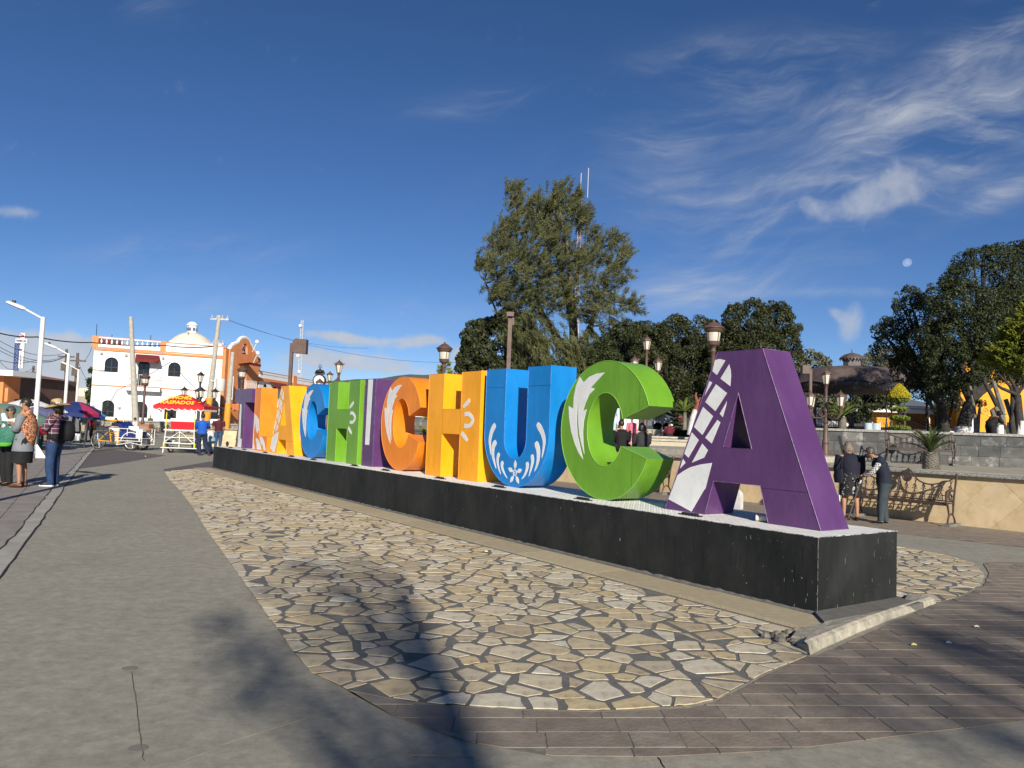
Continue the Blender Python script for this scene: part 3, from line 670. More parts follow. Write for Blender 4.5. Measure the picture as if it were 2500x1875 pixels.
nosing = mat('stone_nosing', (.45, .42, .35), (.30, .28, .24), 8, .7, .3, 40)
# seating steps
def step(name, x0, x1, y0, y1, z0, z1, front=stepm):
    b = MB(); b.box(x0, x1, y0, y1, z0, z1-.07); b.mi = 1; b.box(x0-.04, x1+.04, y0-.06, y1, z1-.068, z1); return b.build(name, [front, nosing], kind='structure')
b = MB(); b.prism(wpoly([(5.2,-1.9),(14.6,-1.9),(14.6,-9.0),(5.2,-4.0)]), .9, 1.12, 'xy'); b.build('stone_step', nosing, kind='structure')
step('stone_step', -1.5, 8.5, 29.0, 46, 1.0, 1.37)
step('stone_step', -1.2, 8.5, 33.0, 46, 1.3, 1.47, cream_flat)
step('stone_step', -2.5, 9.0, 44.0, 60, 1.2, 1.83)
plaza = mat('upper_plaza', (.22, .20, .17), (.15, .14, .12), 2, .9, .2, 20)
b = MB(); b.sheet([(8.9,23.4),(15.8,20.95),(60,20.95),(120,90),(-4,90),(-4,60),(8.9,60)], 1.84); b.build('upper_ground', plaza, kind='structure')
# grey stone retaining wall, block by block
GA = Vector((15.8, 20.55, 0)); GB = Vector((8.7, 23.15, 0)); GD = (GB-GA); GL = GD.length; GD.normalize()
gw = thing('stone_wall', 'grey volcanic stone block retaining wall under the railing and kiosk', 'wall', GB, math.atan2(-GD.y, -GD.x))
b = MB(); b.box(0, GL, .02, .35, .6, 1.83); b.build('wall_core', mat('pale_mortar', (.24, .235, .22), rough=.9), gw)
gst = [mat('grey_block_%d' % i, c, tuple(x*.5 for x in c), 2.6, .75, .5, 30, c3=tuple(min(1, x*1.9) for x in c), sc3=3.3, t3=(.55, .66), det=9) for i, c in enumerate([(.12,.122,.118), (.085,.087,.087), (.15,.15,.143), (.105,.105,.10)])]
r5 = random.Random(2)
for row in range(4):
    z0_ = .66+row*.292; x = -r5.uniform(0, .4)
    while x < GL:
        ln = r5.uniform(.42, .74); xa, xb = max(0, x), min(GL, x+ln)
        if xb-xa > .05:
            b = MB(); b.box(xa+.004, xb-.004, r5.uniform(-.006, .006), .03, z0_+.004, z0_+.288); b.build('stone_block', r5.choice(gst), gw)
        x += ln
x = 0
while x < GL:
    b = MB(); b.box(x+.003, min(GL, x+1.2)-.003, -.05, .38, 1.832, 1.9); b.build('cap_stone', granite, gw); x += 1.2
b = MB(); b.box(-.35, -.02, 0, 36, .6, 1.9); b.build('return_wall', gst[1], gw)
# second wall of blocks further along, seen through the orange C
bw = thing('stone_wall', 'grey block wall with pale top band seen through the orange C', 'wall', (-9, 48, 0))
for row in range(7):
    x = -r5.uniform(0, .5)
    while x < 10.5:
        ln = r5.uniform(.4, .7); b = MB(); b.box(max(0, x)+.006, min(10.5, x+ln)-.006, r5.uniform(-.008, .008), .3, row*.3+.006, row*.3+.294)
        if row > 2: b.build('stone_block', r5.choice(gst), bw)
        x += ln
b = MB(); b.box(0, 10.5, .04, .5, 0, 2.1); b.build('wall_core', mat('pale_mortar', (.3, .3, .28)), bw)
b = MB(); b.box(0, 10.5, -.05, .5, 2.1, 2.32); b.build('pale_band', mat('white_lime', (.72, .70, .66), (.62, .6, .56), 2, .8), bw)
c = at(1038, 1055, 40); b = MB(); b.box(c.x-.5, c.x+.5, 39.6, 40.4, 0, 1.28); b.box(c.x-.56, c.x+.56, 39.54, 40.46, 1.28, 1.36); tag(b.build('stone_box', mat('dark_stone_box', (.05, .05, .045))), 'dark square stone box with lid behind the orange C', 'box')
# far cream wall behind the T
c0 = at(512, 1050, 41.8); c1 = at(980, 1060, 46.5); dd = (c1-c0); dd.z = 0; dl = dd.length; dd.normalize()
tiled_wall('far cream stone wall behind the purple T', -dl, 0, .93, (Vector((c0.x, c0.y, 0)), math.atan2(dd.y, dd.x)), 9, .75)

# ---------------------------------------------------------------- iron benches
iron = mat('brown_iron', (.040, .026, .022), (.075, .05, .042), 12, .5, .3, 40, spec=.5)
def bench(label, loc, rz, W_=1.78, group='ornate iron benches', sc_=1.0):
    t = thing('iron_bench', label, 'bench', loc, rz, group)
    h = W_/2; bk = lambda z: .30+(z-.42)*.28       # back leans away (+y)
    for sx in (-h, h):
        b = MB()
        b.tube([(sx, .02, 0), (sx, .05, .12), (sx, .10, .22), (sx, .06, .34), (sx, .02, .42)], [.022, .018, .016, .02, .022], 6)
        b.tube([(sx, .40, 0), (sx, .36, .12), (sx, .28, .22), (sx, .30, .34), (sx, .30, .42)], [.022, .018, .016, .02, .022], 6)
        b.tube([(sx, .02, 0), (sx, .10, .18), (sx, .20, .24), (sx, .32, .18), (sx, .40, 0)], .014, 6)
        b.tube([(sx, .30, .40), (sx, bk(.6)+.0, .6), (sx, bk(.8), .8), (sx, bk(.95)+.02, .97)], [.024, .02, .02, .03], 6)
        b.tube([(sx, -.02, .42), (sx, -.03, .55), (sx, .0, .64), (sx, .12, .67), (sx, .24, .66), (sx, bk(.68), .68)], [.022, .024, .03, .026, .02, .02], 6)
        b.tube([(sx, .03+.05*math.cos(a*.7), .58+.05*math.sin(a*.7)) for a in range(10)], .011, 5)
        b.tube([(sx, .18+.06*math.cos(a*.7), .54+.06*math.sin(a*.7)) for a in range(10)], .011, 5)
        b.build('leg_frame', iron, t, smooth=True)
    for i in range(7):
        b = MB(); y = .0+i*.048; b.box(-h, h, y, y+.034, .42, .436); b.build('seat_slat', iron, t)
    b = MB(); b.tube([(-h, -.015, .405), (h, -.015, .405)], .016, 6)
    def top(x):
        a = abs(x)/h; return .80+.05*math.cos(a*6.5)+(.13 if a > .9 else 0)*(a-.9)*8+(.17*math.exp(-(x/.13)**2))
    xs = [h*(-1+2*i/30) for i in range(31)]
    b.tube([(x, bk(top(x)), top(x)) for x in xs], .015, 6)
    b.tube([(x, bk(.46), .46) for x in (-h, h)], .013, 6); b.tube([(x, bk(.56), .56) for x in (-h, h)], .008, 5)
    n = 11
    for i in range(n):
        x = -h+.08+(W_-.16)*i/(n-1)
        zt = top(x)-.01
        b.tube([(x-.05, bk(.46), .46), (x-.035, bk(.55), .55), (x+.01, bk(.64), .64), (x+.012, bk(.72), .72), (x-.02, bk(zt), zt)], .009, 5)
        b.tube([(x+.05, bk(.46), .46), (x+.035, bk(.55), .55), (x-.01, bk(.64), .64), (x-.012, bk(.72), .72), (x+.02, bk(zt), zt)], .009, 5)
        b.tube([(x+.03*math.cos(a), bk(.70)-.005, .71+.03*math.sin(a)) for a in (0, 1.05, 2.1, 3.14, 4.2, 5.25, 6.28)], .009, 4)
        b.tube([(x+.024*math.cos(a), bk(.51)-.005, .51+.024*math.sin(a)) for a in (0, 1.26, 2.5, 3.77, 5.03, 6.28)], .008, 4)
        for q in range(3):
            a = q*2.1+.5; b.sphere((x+.045*math.cos(a), bk(.64), .64+.045*math.sin(a)), .013, 5)
    b.build('scroll_back', iron, t, smooth=True)
    b = MB(); b.lathe([(.095, -.008), (.10, 0), (.095, .012), (.075, .016), (.07, .010), (0, .012)], 18, (0, bk(.86)-.015, .87), ax=Matrix.Rotation(R(78), 3, 'X'))
    b.tube([(0, bk(.98), .95), (0, bk(1.0), 1.03)], [.03, .01], 6); b.sphere((-.035, bk(.97), .985), .022, 6); b.sphere((.035, bk(.97), .985), .022, 6); b.sphere((0, bk(1.0), 1.03), .02, 6)
    b.build('crest', iron, t, smooth=True)
    for sx in (-h, h):
        b = MB(); b.box(sx-.07, sx+.07, -.05, .47, -.001, .055); b.build('concrete_foot', mat('foot_concrete', (.20, .19, .18), (.13, .12, .11), 12, .9, .5, 40), t)
    t.scale = (sc_,)*3
    return t
# local +y of a bench is its back; benches along the cream wall face the plinth
be = bench('brown iron bench against the cream wall behind the elderly couple', wp(1.95, .62), RZW)
dup(be, wp(8.7, .62), RZW, 'brown iron bench against the cream wall between the green C and the purple A')
p = at(2244, 1140, 21.0); dup(be, Vector((p.x, 20.9, .985)), R(-18), 'brown iron bench on the upper walk behind the squat planted palm', scale=.92)
dup(be, g(408, 1072), R(200), 'brown iron bench in the far square between tricycle and shaved ice cart')
dup(be, g(355, 1066), R(170), 'pale looking iron bench in the far square in front of the rubble wall')

# ---------------------------------------------------------------- lamps
lampbrown = mat('lamp_brown', (.085, .05, .04), (.12, .075, .06), 9, .5, .2, 40)
glassw = mat('milky_glass', (.62, .58, .50), (.50, .47, .40), 5, .25, spec=.6)
def lantern_round(mb_frame, mb_glass, z, s=1.0, x=0, y=0):
    c = (x, y, z)
    mb_frame.lathe([(.05*s, -.05*s), (.08*s, 0), (.135*s, .03*s), (.15*s, .10*s), (.155*s, .115*s), (.135*s, .12*s)], 14, c)
    mb_glass.lathe([(.138*s, .12*s), (.165*s, .33*s), (.1*s, .335*s)], 14, c)
    for k in range(4):
        a = k*math.pi/2+.5; mb_frame.tube([(x+.142*s*math.cos(a), y+.142*s*math.sin(a), z+.12*s), (x+.170*s*math.cos(a), y+.170*s*math.sin(a), z+.33*s)], .009*s, 5)
    mb_frame.lathe([(.17*s, .325*s), (.205*s, .35*s), (.225*s, .42*s), (.25*s, .425*s), (.25*s, .44*s), (.17*s, .50*s), (.09*s, .565*s), (.04*s, .58*s), (.03*s, .60*s), (.032*s, .62*s), (0, .635*s)], 18, c)
def park_lamp(label, base, Hh, s=1.0, fluted=True, group='single lantern park lamps'):
    t = thing('park_lamp', label, 'street lamp', base, 0, group)
    b = MB(); zt = Hh-.62*s
    b.lathe([(.17*s, 0), (.17*s, .06*s), (.13*s, .10*s), (.10*s, .35*s), (.13*s, .40*s), (.11*s, .46*s), (.085*s, .75*s), (.075*s, .80*s), (.065*s, .9*s), (.055*s, zt-.15), (.075*s, zt-.12), (.06*s, zt-.08), (.05*s, zt-.05)], 14)
    b.build('post', lampbrown, t, smooth=True)
    f, gl = MB(), MB(); lantern_round(f, gl, zt, s); f.build('lantern_cap', lampbrown, t, smooth=True); gl.build('lantern_glass', glassw, t, smooth=True)
    return t
def by_height(px, pytop, D, zb): p = at(px, pytop, D); return Vector((p.x, p.y, zb)), p.z-zb
bs, hh = by_height(1743, 782, 17.5, 0)
park_lamp('brown single lantern park lamp standing just behind the big purple A', bs, hh, .97)
bs, hh = by_height(1086, 836, 24, 0); park_lamp('brown single lantern park lamp rising behind the yellow H', bs, hh, 1.05)
bs, hh = by_height(586, 893, 41, 0); bs.x = at(565, 1090, 41).x+.35; park_lamp('brown single lantern park lamp beside the far cream wall left of the T', bs, hh, 1.15)
bs, hh = by_height(356, 911, 58, 0); park_lamp('brown single lantern park lamp in front of the white town hall balcony', bs, hh, 1.5)
def lantern6(f, gl, c, s, crown=True):
    x, y, z = c
    f.lathe([(.02*s, -.10*s), (.05*s, -.06*s), (.085*s, 0), (.09*s, .012*s)], 6, c)
    gl.lathe([(.082*s, .012*s), (.135*s, .30*s)], 6, c)
    for k in range(6):
        a = k*math.pi/3; f.tube([(x+.084*s*math.cos(a), y+.084*s*math.sin(a), z+.01*s), (x+.138*s*math.cos(a), y+.138*s*math.sin(a), z+.30*s)], .009*s, 4)
    f.lathe([(.14*s, .295*s), (.175*s, .315*s), (.165*s, .345*s), (.10*s, .41*s), (.05*s, .45*s), (.02*s, .47*s), (.025*s, .49*s), (0, .53*s)], 6, c)
    if crown:
        for k in range(6):
            a = k*math.pi/3; f.tube([(x+.17*s*math.cos(a), y+.17*s*math.sin(a), z+.32*s), (x+.20*s*math.cos(a), y+.20*s*math.sin(a), z+.36*s), (x+.18*s*math.cos(a), y+.18*s*math.sin(a), z+.41*s)], [.012*s, .01*s, .004*s], 4)
def candelabra(label, base, Hh, arms, s, material, ra=.62, rise=.0, rot=0, group='many armed lantern lamps', crown=True):
    t = thing('candelabra_lamp', label, 'street lamp', base, 0, group)
    zt = Hh-.53*s; za = zt-.75*s
    b = MB(); b.lathe([(.19*s, 0), (.19*s, .05), (.12*s, .12), (.10*s, .5*s), (.12*s, .52*s), (.075*s, .62*s), (.065*s, za-.5*s), (.10*s, za-.46*s), (.06*s, za-.42*s), (.055*s, za-.15*s), (.09*s, za-.1*s), (.05*s, za), (.045*s, zt-.12*s), (.06*s, zt-.08*s)], 12)
    b.build('post', material, t, smooth=True)
    f, gl = MB(), MB(); lantern6(f, gl, (0, 0, zt), s, crown); f.build('lantern_frame', material, t); gl.build('lantern_glass', glassw, t)
    for k in range(arms):
        a = rot+2*math.pi*k/arms; c_, s_ = math.cos(a), math.sin(a); r_ = ra*s
        b = MB(); pr = [(.04, za-.25*s), (r_*.35, za-.33*s), (r_*.75, za-.32*s), (r_*.97, za-.18*s), (r_, za-.05*s)]
        b.tube([(c_*r, s_*r, z) for r, z in pr], .022*s, 6)
        b.tube([(c_*(r_*.35+.11*s*math.cos(q)*(1-q/9)), s_*(r_*.35+.11*s*math.cos(q)*(1-q/9)), za-.20*s+.11*s*math.sin(q)*(1-q/9)) for q in [i*.6 for i in range(13)]], .014*s, 5)
        b.build('arm', material, t, smooth=True)
        f, gl = MB(), MB(); lantern6(f, gl, (c_*r_, s_*r_, za+.04*s), s*.95, crown); f.build('lantern_frame', material, t); gl.build('lantern_glass', glassw, t)
    return t
p = g(2015, 1108, .985); bs = Vector((p.x, 22.3, .985)); bs.x = at(2015, 1100, 22.3).x; hh = at(2015, 897, 22.3).z-.985
candelabra('brown lamp with five lanterns in front of the grey stone wall', bs, hh, 4, .92, lampbrown, .62, rot=.35)
bs, hh = by_height(1580, 817, 26, 1.1); candelabra('brown lamp with three lanterns rising above the green C', bs, hh, 2, .98, lampbrown, .42, rot=.1, crown=False)
blackiron = mat('black_iron', (.018, .017, .018), (.03, .028, .028), 9, .5)
bs, hh = by_height(491, 905, 62, 0); candelabra('black lamp with five lanterns in front of the town hall, above the red cart', bs, hh, 4, 1.75, blackiron, .66, rot=.5)
bs, hh = by_height(829, 877, 40, 0); candelabra('brown lamp with five lanterns rising above the green H', bs, hh, 4, 1.35, lampbrown, .70, rot=.15)
bs, hh = by_height(806, 905, 52, 0); candelabra('darker lamp mostly hidden behind the clock', bs, hh, 4, 1.3, lampbrown, .5, rot=.7)
# shoebox lamps on square posts
def box_lamp(label, base, Hh, s=1.0, head='side', dirx=1):
    t = thing('box_lamp', label, 'street lamp', base, 0, 'box headed square post lamps')
    b = MB(); b.box(-.055*s, .055*s, -.055*s, .055*s, 0, Hh); b.build('post', lampbrown, t)
    b = MB(); w_ = .42*s
    if head == 'side': b.prism([[(.06*s*dirx, Hh-.32*s), (.06*s*dirx, Hh+.10*s), (.16*s*dirx, Hh+.16*s), (w_*1.25*dirx, Hh+.14*s), (w_*1.25*dirx, Hh-.36*s)]], -.14*s, .14*s, 'xz')
    elif head == 'front': b.box(-.10*s, .10*s, -.16*s, .02*s, Hh-.02*s, Hh+.10*s); b.box(.055*s, .11*s, -.08*s, .08*s, Hh-.25*s, Hh-.05*s)
    else: b.box(-.40*s, -.06*s, -.15*s, .15*s, Hh-.20*s, Hh+.16*s)
    b.build('lamp_head', lampbrown, t); return t
bs, hh = by_height(713, 838, 33, 0); box_lamp('box lamp on a dark square post behind the yellow letter A', bs, hh, 1.25, 'side')
bs, hh = by_height(1246, 772, 21, 0); box_lamp('box lamp on a brown square post rising behind the blue U', bs, hh, 1.0, 'front')
bs, hh = by_height(1979, 902, 24, .985); box_lamp('low box lamp on a thin brown post in front of the kiosk', bs, hh, .72, 'left')
# clock
bs, hh = by_height(782, 890, 45, 0)
t = thing('street_clock', 'black street clock with white round face above the blue C', 'clock', bs)
b = MB(); zc = hh-.95; b.lathe([(.2, 0), (.2, .1), (.1, .3), (.07, zc-.6), (.12, zc-.55), (.07, zc-.45)], 10); b.build('post', blackiron, t)
b = MB(); b.lathe([(.36, -.12), (.38, -.10), (.38, .10), (.36, .12), (0, .12)], 20, (0, 0, zc), ax=Matrix.Rotation(R(90), 3, 'X')); b.box(-.27, .27, -.1, .1, zc+.36, zc+.52); b.lathe([(.28, .0), (.22, .12), (.06, .16), (.03, .2), (0, .42)], 10, (0, 0, zc+.5))
for sx in (-1, 1): b.tube([(0, 0, zc+.72), (.09*sx, 0, zc+.8), (.06*sx, 0, zc+.9), (0, 0, zc+.95)], .018, 5)
b.build('case', blackiron, t, smooth=True)
b = MB(); b.lathe([(.30, 0), (0, 0.002)], 20, (0, -.125, zc), ax=Matrix.Rotation(R(90), 3, 'X')); fc = b.build('face', mat('clock_white', (.8, .8, .78)), t)
for k in range(12):
    a = k*math.pi/6; b = MB(); b.tube([(.24*math.sin(a), -.13, zc+.24*math.cos(a)), (.27*math.sin(a), -.13, zc+.27*math.cos(a))], .012, 4); b.build('hour_mark', darkm, fc)
for a, l, r_ in ((R(125), .15, .014), (R(215), .22, .010)):
    b = MB(); b.tube([(0, -.133, zc), (l*math.sin(a), -.133, zc+l*math.cos(a))], r_, 4); b.build('clock_hand', darkm, fc)
# white arm lamps on the left
whitepost = mat('white_post', (.74, .74, .72), (.62, .62, .60), 5, .5, .1, 10)
def arm_lamp(label, base, Hh, s=1.0, feet=False):
    t = thing('white_street_lamp', label, 'street lamp', base, 0, 'white arm lamps along the left')
    b = MB(); b.tube([(0, 0, 0), (0, 0, Hh)], [.068*s, .062*s], 12); b.build('post', whitepost, t, smooth=True)
    b = MB()
    for k in range(4 if not feet else 7):
        a = k*2*math.pi/(4 if not feet else 7)+.4; b.add([(.08*math.cos(a)-.01*math.sin(a), .08*math.sin(a), .45), (.36*math.cos(a), .36*math.sin(a), 0), (.08*math.cos(a), .08*math.sin(a), 0), (.08*math.cos(a)+.02, .08*math.sin(a)+.012, .45), (.36*math.cos(a)+.02, .36*math.sin(a)+.012, 0), (.08*math.cos(a)+.02, .08*math.sin(a)+.012, 0)], [(0, 1, 2), (3, 5, 4), (0, 3, 4, 1), (1, 4, 5, 2), (0, 2, 5, 3)])
    b.build('base_fin', whitepost, t)
    b = MB(); b.tube([(0, 0, Hh-.06), (-.55*s, 0, Hh+.22*s)], .028*s, 6); b.build('arm', whitepost, t, smooth=True)
    b = MB(); d = Vector((-.94, 0, .34)); o_ = Vector((-.5*s, 0, Hh+.2*s))
    b.tube([o_, o_+d*.1*s, o_+d*.2*s, o_+d*.55*s, o_+d*.62*s], [(.03*s, .05*s), (.06*s, .10*s), (.065*s, .13*s), (.055*s, .12*s), (.02*s, .05*s)], 10); hd = b.build('lamp_head', whitepost, t, smooth=True)
    b = MB(); c_ = o_+d*.4*s; b.lathe([(.05*s, 0), (.05*s, .07*s), (0, .075*s)], 8, (c_.x, c_.y, c_.z+.05*s)); b.build('photocell', darkm, hd); return t
for i, (bx, by, ty, D, lab) in enumerate([(80,1118,774,25.5,'nearest white arm lamp, rising behind the waiting women'), (152,1083,863,38.5,'second white arm lamp from the viewer with finned base behind the hat woman'), (181,1060,902,54,'farthest white arm lamp at the left of the town hall')]):
    bs = at(bx, by, D); bs.z = 0; hh = at(bx+20, ty, D).z; arm_lamp(lab, bs, hh, 1.15, feet=(i == 1))
bs = Vector((-7.9, 9.9, 0)); arm_lamp('white arm lamp just out of view on the left whose shadow crosses the kerb', bs, 4.3, 1.15)

# ---------------------------------------------------------------- kiosk
KD = 49.0; kc = at(2078, 1040, KD); kz = 2.45
ki = thing('kiosk', 'brown bandstand kiosk with bulging metal roof and cupola', 'kiosk', (kc.x, kc.y, 0))
kroof = mat('kiosk_roof', (.075, .055, .05), (.13, .10, .09), 1.5, .45, .2, 4, spec=.4)
b = MB(); b.lathe([(3.3, 1.8), (3.3, kz)], 8, rot=R(22.5)); b.build('platform', gst[1], ki)
def wavy(prof, n=64, cx=0, cy=0):
    b = MB(); vs = []; fs = []
    for i, (r, z) in enumerate(prof):
        for j in range(n):
            a = 2*math.pi*j/n; k = ((a*8/(2*math.pi)) % 1); oct_ = math.cos(math.pi/8)/math.cos((k-.5)*math.pi/4)
            rr = r*oct_; zz = z-(.22*(abs(k-.5)*2)**2 if i < 2 else (.08*(abs(k-.5)*2)**2 if i < 3 else 0))
            vs.append((cx+rr*math.cos(a), cy+rr*math.sin(a), zz))
    for i in range(len(prof)-1):
        for j in range(n): j2 = (j+1) % n; fs.append((i*n+j, i*n+j2, (i+1)*n+j2, (i+1)*n+j))
    return b.add(vs, fs)
wavy([(3.75, 5.22), (3.6, 5.32), (3.35, 5.75), (2.9, 6.05), (2.2, 6.22), (1.2, 6.32), (.62, 6.35)]).build('roof', kroof, ki, smooth=True, ang=60)
b = MB(); b.lathe([(3.45, 5.05), (0.01, 5.08)], 8, rot=R(22.5)); b.build('ceiling', mat('kiosk_ceiling', (.16, .13, .10)), ki)
b = MB()
for j in range(120):
    a = 2*math.pi*j/120; k = ((a*8/(2*math.pi)) % 1); oct_ = math.cos(math.pi/8)/math.cos((k-.5)*math.pi/4); r = 3.7*oct_; zt = 5.2-.22*(abs(k-.5)*2)**2
    a2 = a+.05; p0 = Vector((r*math.cos(a), r*math.sin(a), zt)); p1 = Vector((r*math.cos(a2), r*math.sin(a2), zt))
    b.add([p0, p1, p1-Vector((0, 0, .16)), (p0+p1)/2-Vector((0, 0, .32)), p0-Vector((0, 0, .16))], [(0, 1, 2, 3, 4)])
b.build('fringe', kroof, ki, kind='stuff')
for j in range(8):
    a = R(22.5+45*j); x, y = 3.05*math.cos(a), 3.05*math.sin(a); b = MB(); b.lathe([(.12, kz), (.07, kz+.4), (.05, kz+.5), (.05, 4.7), (.10, 4.9), (.16, 5.1)], 8, (x, y, 0)); b.build('column', kroof, ki)
b = MB(); b.lathe([(3.2, 4.72), (3.2, 5.05)], 8, rot=R(22.5)); b.build('valance', mat('kiosk_valance', (.20, .165, .125), (.14, .115, .09), 3), ki)
b = MB(); b.lathe([(.55, 6.3), (.55, 6.85)], 8); cu = b.build('cupola', mat('cupola_grey', (.14, .13, .13)), ki)
b = MB(); b.lathe([(.78, 6.86), (.72, 6.95), (.5, 7.1), (.2, 7.2), (.04, 7.25), (.03, 7.45), (0, 7.5)], 8)
for j in range(24):
    a = j*math.pi/12; p0 = Vector((.77*math.cos(a), .77*math.sin(a), 6.87)); p1 = Vector((.77*math.cos(a+.24), .77*math.sin(a+.24), 6.87)); b.add([p0, p1, (p0+p1)/2-Vector((0, 0, .16))], [(0, 1, 2)])
b.build('cupola_roof', kroof, cu)
def railing(label, p0, p1, z0, z1, n, drop=0):
    d = (p1-p0); L = d.length; rz = math.atan2(d.y, d.x); t = thing('iron_railing', label, 'railing', (p0.x, p0.y, z0), rz, 'wrought iron railings round the kiosk'); H_ = z1-z0
    sl = (p1.z-p0.z)/L
    b = MB()
    for z in (.04, H_*.78, H_): b.tube([(0, 0, z), (L, 0, z+sl*L)], .02, 5)
    b.build('rail', blackiron, t)
    for i in range(n+1):
        x = L*i/n; b = MB(); b.tube([(x, 0, 0+sl*x), (x, 0, H_+sl*x)], .011, 4)
        if i < n:
            c_ = x+L/n/2; rr = min(L/n*.40, .1)
            b.tube([(c_+rr*math.cos(q), 0, H_*.89+sl*c_+rr*.8*math.sin(q)) for q in [k*.9 for k in range(8)]], .009, 4)
            b.tube([(c_+rr*.8*math.cos(q)*(1 if k < 5 else .6), 0, H_*.30+sl*c_+rr*1.4*math.sin(q)) for k, q in enumerate([k*.9 for k in range(8)])], .009, 4)
            b.tube([(c_-rr*.5, 0, H_*.62+sl*c_), (c_, 0, H_*.45+sl*c_), (c_+rr*.5, 0, H_*.62+sl*c_)], .009, 4)
        b.build('baluster', blackiron, t)
    return t
a = at(1984, 1040, 45); c = at(2172, 1044, 45); a.z = c.z = 0; railing('black iron railing with scrolls in front of the kiosk', a, c, 2.42, 3.28, 26)
a = at(2206, 1018, 44); c = at(2302, 1056, 41); dz = c.z-a.z; a.z = 0; c.z = -1.0; railing('black iron stair railing sloping down right of the spiral topiary', a, c, 2.55, 3.3, 15)
b = MB(); b.box(kc.x-9, kc.x+6.6, 44.6, 60, 1.84, 2.40); b.build('kiosk_terrace', gst[1], kind='structure')
for px_, lab in ((2119, 'left pale blue metal litter bin on the terrace edge'), (2138, 'right pale blue metal litter bin with white post on the terrace edge')):
    p = at(px_, 1046, 26); b = MB(); b.lathe([(.12, 1.9), (.13, 2.18), (.115, 2.185)], 14, (p.x, p.y, 0)); t = thing('litter_bin', lab, 'bin', (0, 0, 0)); b.build('drum', mat('pale_bin', (.42, .50, .55), rough=.35), t, smooth=True)
    b = MB(); b.tube([(p.x+.145, p.y, 1.84), (p.x+.145, p.y, 2.22)], .018, 6); b.build('post', whitepost, t)
# sign leaning behind the couple
p = at(2058, 1105, 15.6); t = thing('folded_sign', 'tall narrow dark board on a white post behind the seated woman', 'sign', (p.x, p.y, 0), R(-25))
b = MB(); b.prism([[(-.11, 1.62), (-.05, 1.64), (.055, 1.22), (.0, 1.2)]], -.02, .02, 'xz'); b.build('board', mat('sign_dark', (.03, .035, .035), rough=.3), t)
b = MB(); b.tube([(-.075, 0, 0), (-.03, 0, 1.22)], .022, 6); b.build('post', whitepost, t)
# rounded white stone behind the A
p = g(1795, 1243); t = thing('stone_marker', 'white rounded low stone marker standing behind the left leg of the big purple A', 'marker', p, R(-40))
b = MB(); b.prism([[(-.14, 0), (.14, 0)]+arc(0, .28, .14, .14, 0, 180, 12)], -.08, .08, 'xz'); b.build('slab', mat('white_stone', (.6, .6, .58), (.45, .46, .46), 5, .7, .2, 20), t)
# ================================================================ TOWN HALL AND SHOPS ON THE LEFT
class Pl:
    """vertical plane through two ground points; local x along it, y away from the viewer"""
    def __init__(s, A, B):
        s.A = Vector((A[0], A[1], 0)); s.d = Vector((B[0], B[1], 0))-s.A; s.L = s.d.length; s.d.normalize(); s.n = Vector((-s.d.y, s.d.x, 0)); s.rz = math.atan2(s.d.y, s.d.x)
    def sz(s, px, py, off=0):
        r = ray(px, py); o = Vector((0, 0, EYE)); t = ((s.A+s.n*off-o).dot(s.n))/r.dot(s.n); p = o+r*t; return ((p-s.A).dot(s.d), p.z)
white_w = mat('lime_white', (.80, .80, .79), (.73, .73, .72), .5, .8, .1, 12, c3=(.60, .58, .54), sc3=1.2, t3=(.66, .85))
orange_w = mat('orange_plaster', (.72, .27, .10), (.62, .22, .08), .8, .85, .15, 12)
terra = mat('terracotta_line', (.55, .19, .08), rough=.8)
glass_d = mat('dark_glass', (.012, .014, .018), rough=.08, spec=.6)
maroon = mat('maroon_awning', (.17, .02, .022), (.12, .014, .016), 4, .8)
def z2(x, y): return (200+x*.2230, 760+y*.2230)
def z3(x, y): return (440+x*.2230, 760+y*.2230)
def z8(x, y): return (540+x*.12658, 900+y*.12658)
TP = Pl((-43.7, 80), (-32.4, 85.6))
th = thing('town_hall', 'white two storey town hall with arched windows, balustrade and cream dome', 'building', TP.A, TP.rz)
def S(P, x, y): return P.sz(*z2(x, y))
def archhole(xl, xr, zb, zt, rise=.5):
    r_ = (xr-xl)/2; h_ = r_*1.0
    return [(xl, zb), (xr, zb)]+arc((xl+xr)/2, zt-h_, r_, h_, 0, 180, 10)
topz = S(TP, 115, 405)[1]; W_ = TP.L
holes = []; wins = []
for (xl, yt, xr, yb) in ((250,503,398,665), (945,558,1082,715), (205,972,355,1155), (548,988,720,1165), (1310,952,1500,1180)):
    a = S(TP, xl, (yt+yb)/2)[0]; c = S(TP, xr, (yt+yb)/2)[0]; zt = S(TP, (xl+xr)/2, yt)[1]; zb = S(TP, (xl+xr)/2, yb)[1]; h_ = archhole(a, c, zb, zt); holes.append(h_); wins.append((h_, a, c, zb, zt))
for (xl, yt, xr, yb) in ((612,550,738,828), (902,1040,1035,1185)):
    a = S(TP, xl, (yt+yb)/2)[0]; c = S(TP, xr, (yt+yb)/2)[0]; zt = S(TP, (xl+xr)/2, yt)[1]; zb = S(TP, (xl+xr)/2, yb)[1]
    h_ = [(a, zb), (c, zb), (c, zt-.25), (c-.2, zt), (a+.2, zt), (a, zt-.25)]; holes.append(h_); wins.append((h_, a, c, zb, zt))
b = MB(); b.prism([[(0, 0), (W_, 0), (W_, topz), (0, topz)]]+[h[::-1] for h in holes], 0, .35, 'xz'); b.box(0, .3, .352, 12, 0, topz); b.box(W_-.3, W_, .352, 12, 0, topz); b.box(.3, W_-.3, .7, 12, topz-.3, topz-.02)
b.build('wall', white_w, th)
b = MB(); b.box(.3, W_-.3, 2.2, 2.3, 0, topz-.31); b.build('inner_wall', mat('room_dark', (.05, .045, .04)), th)
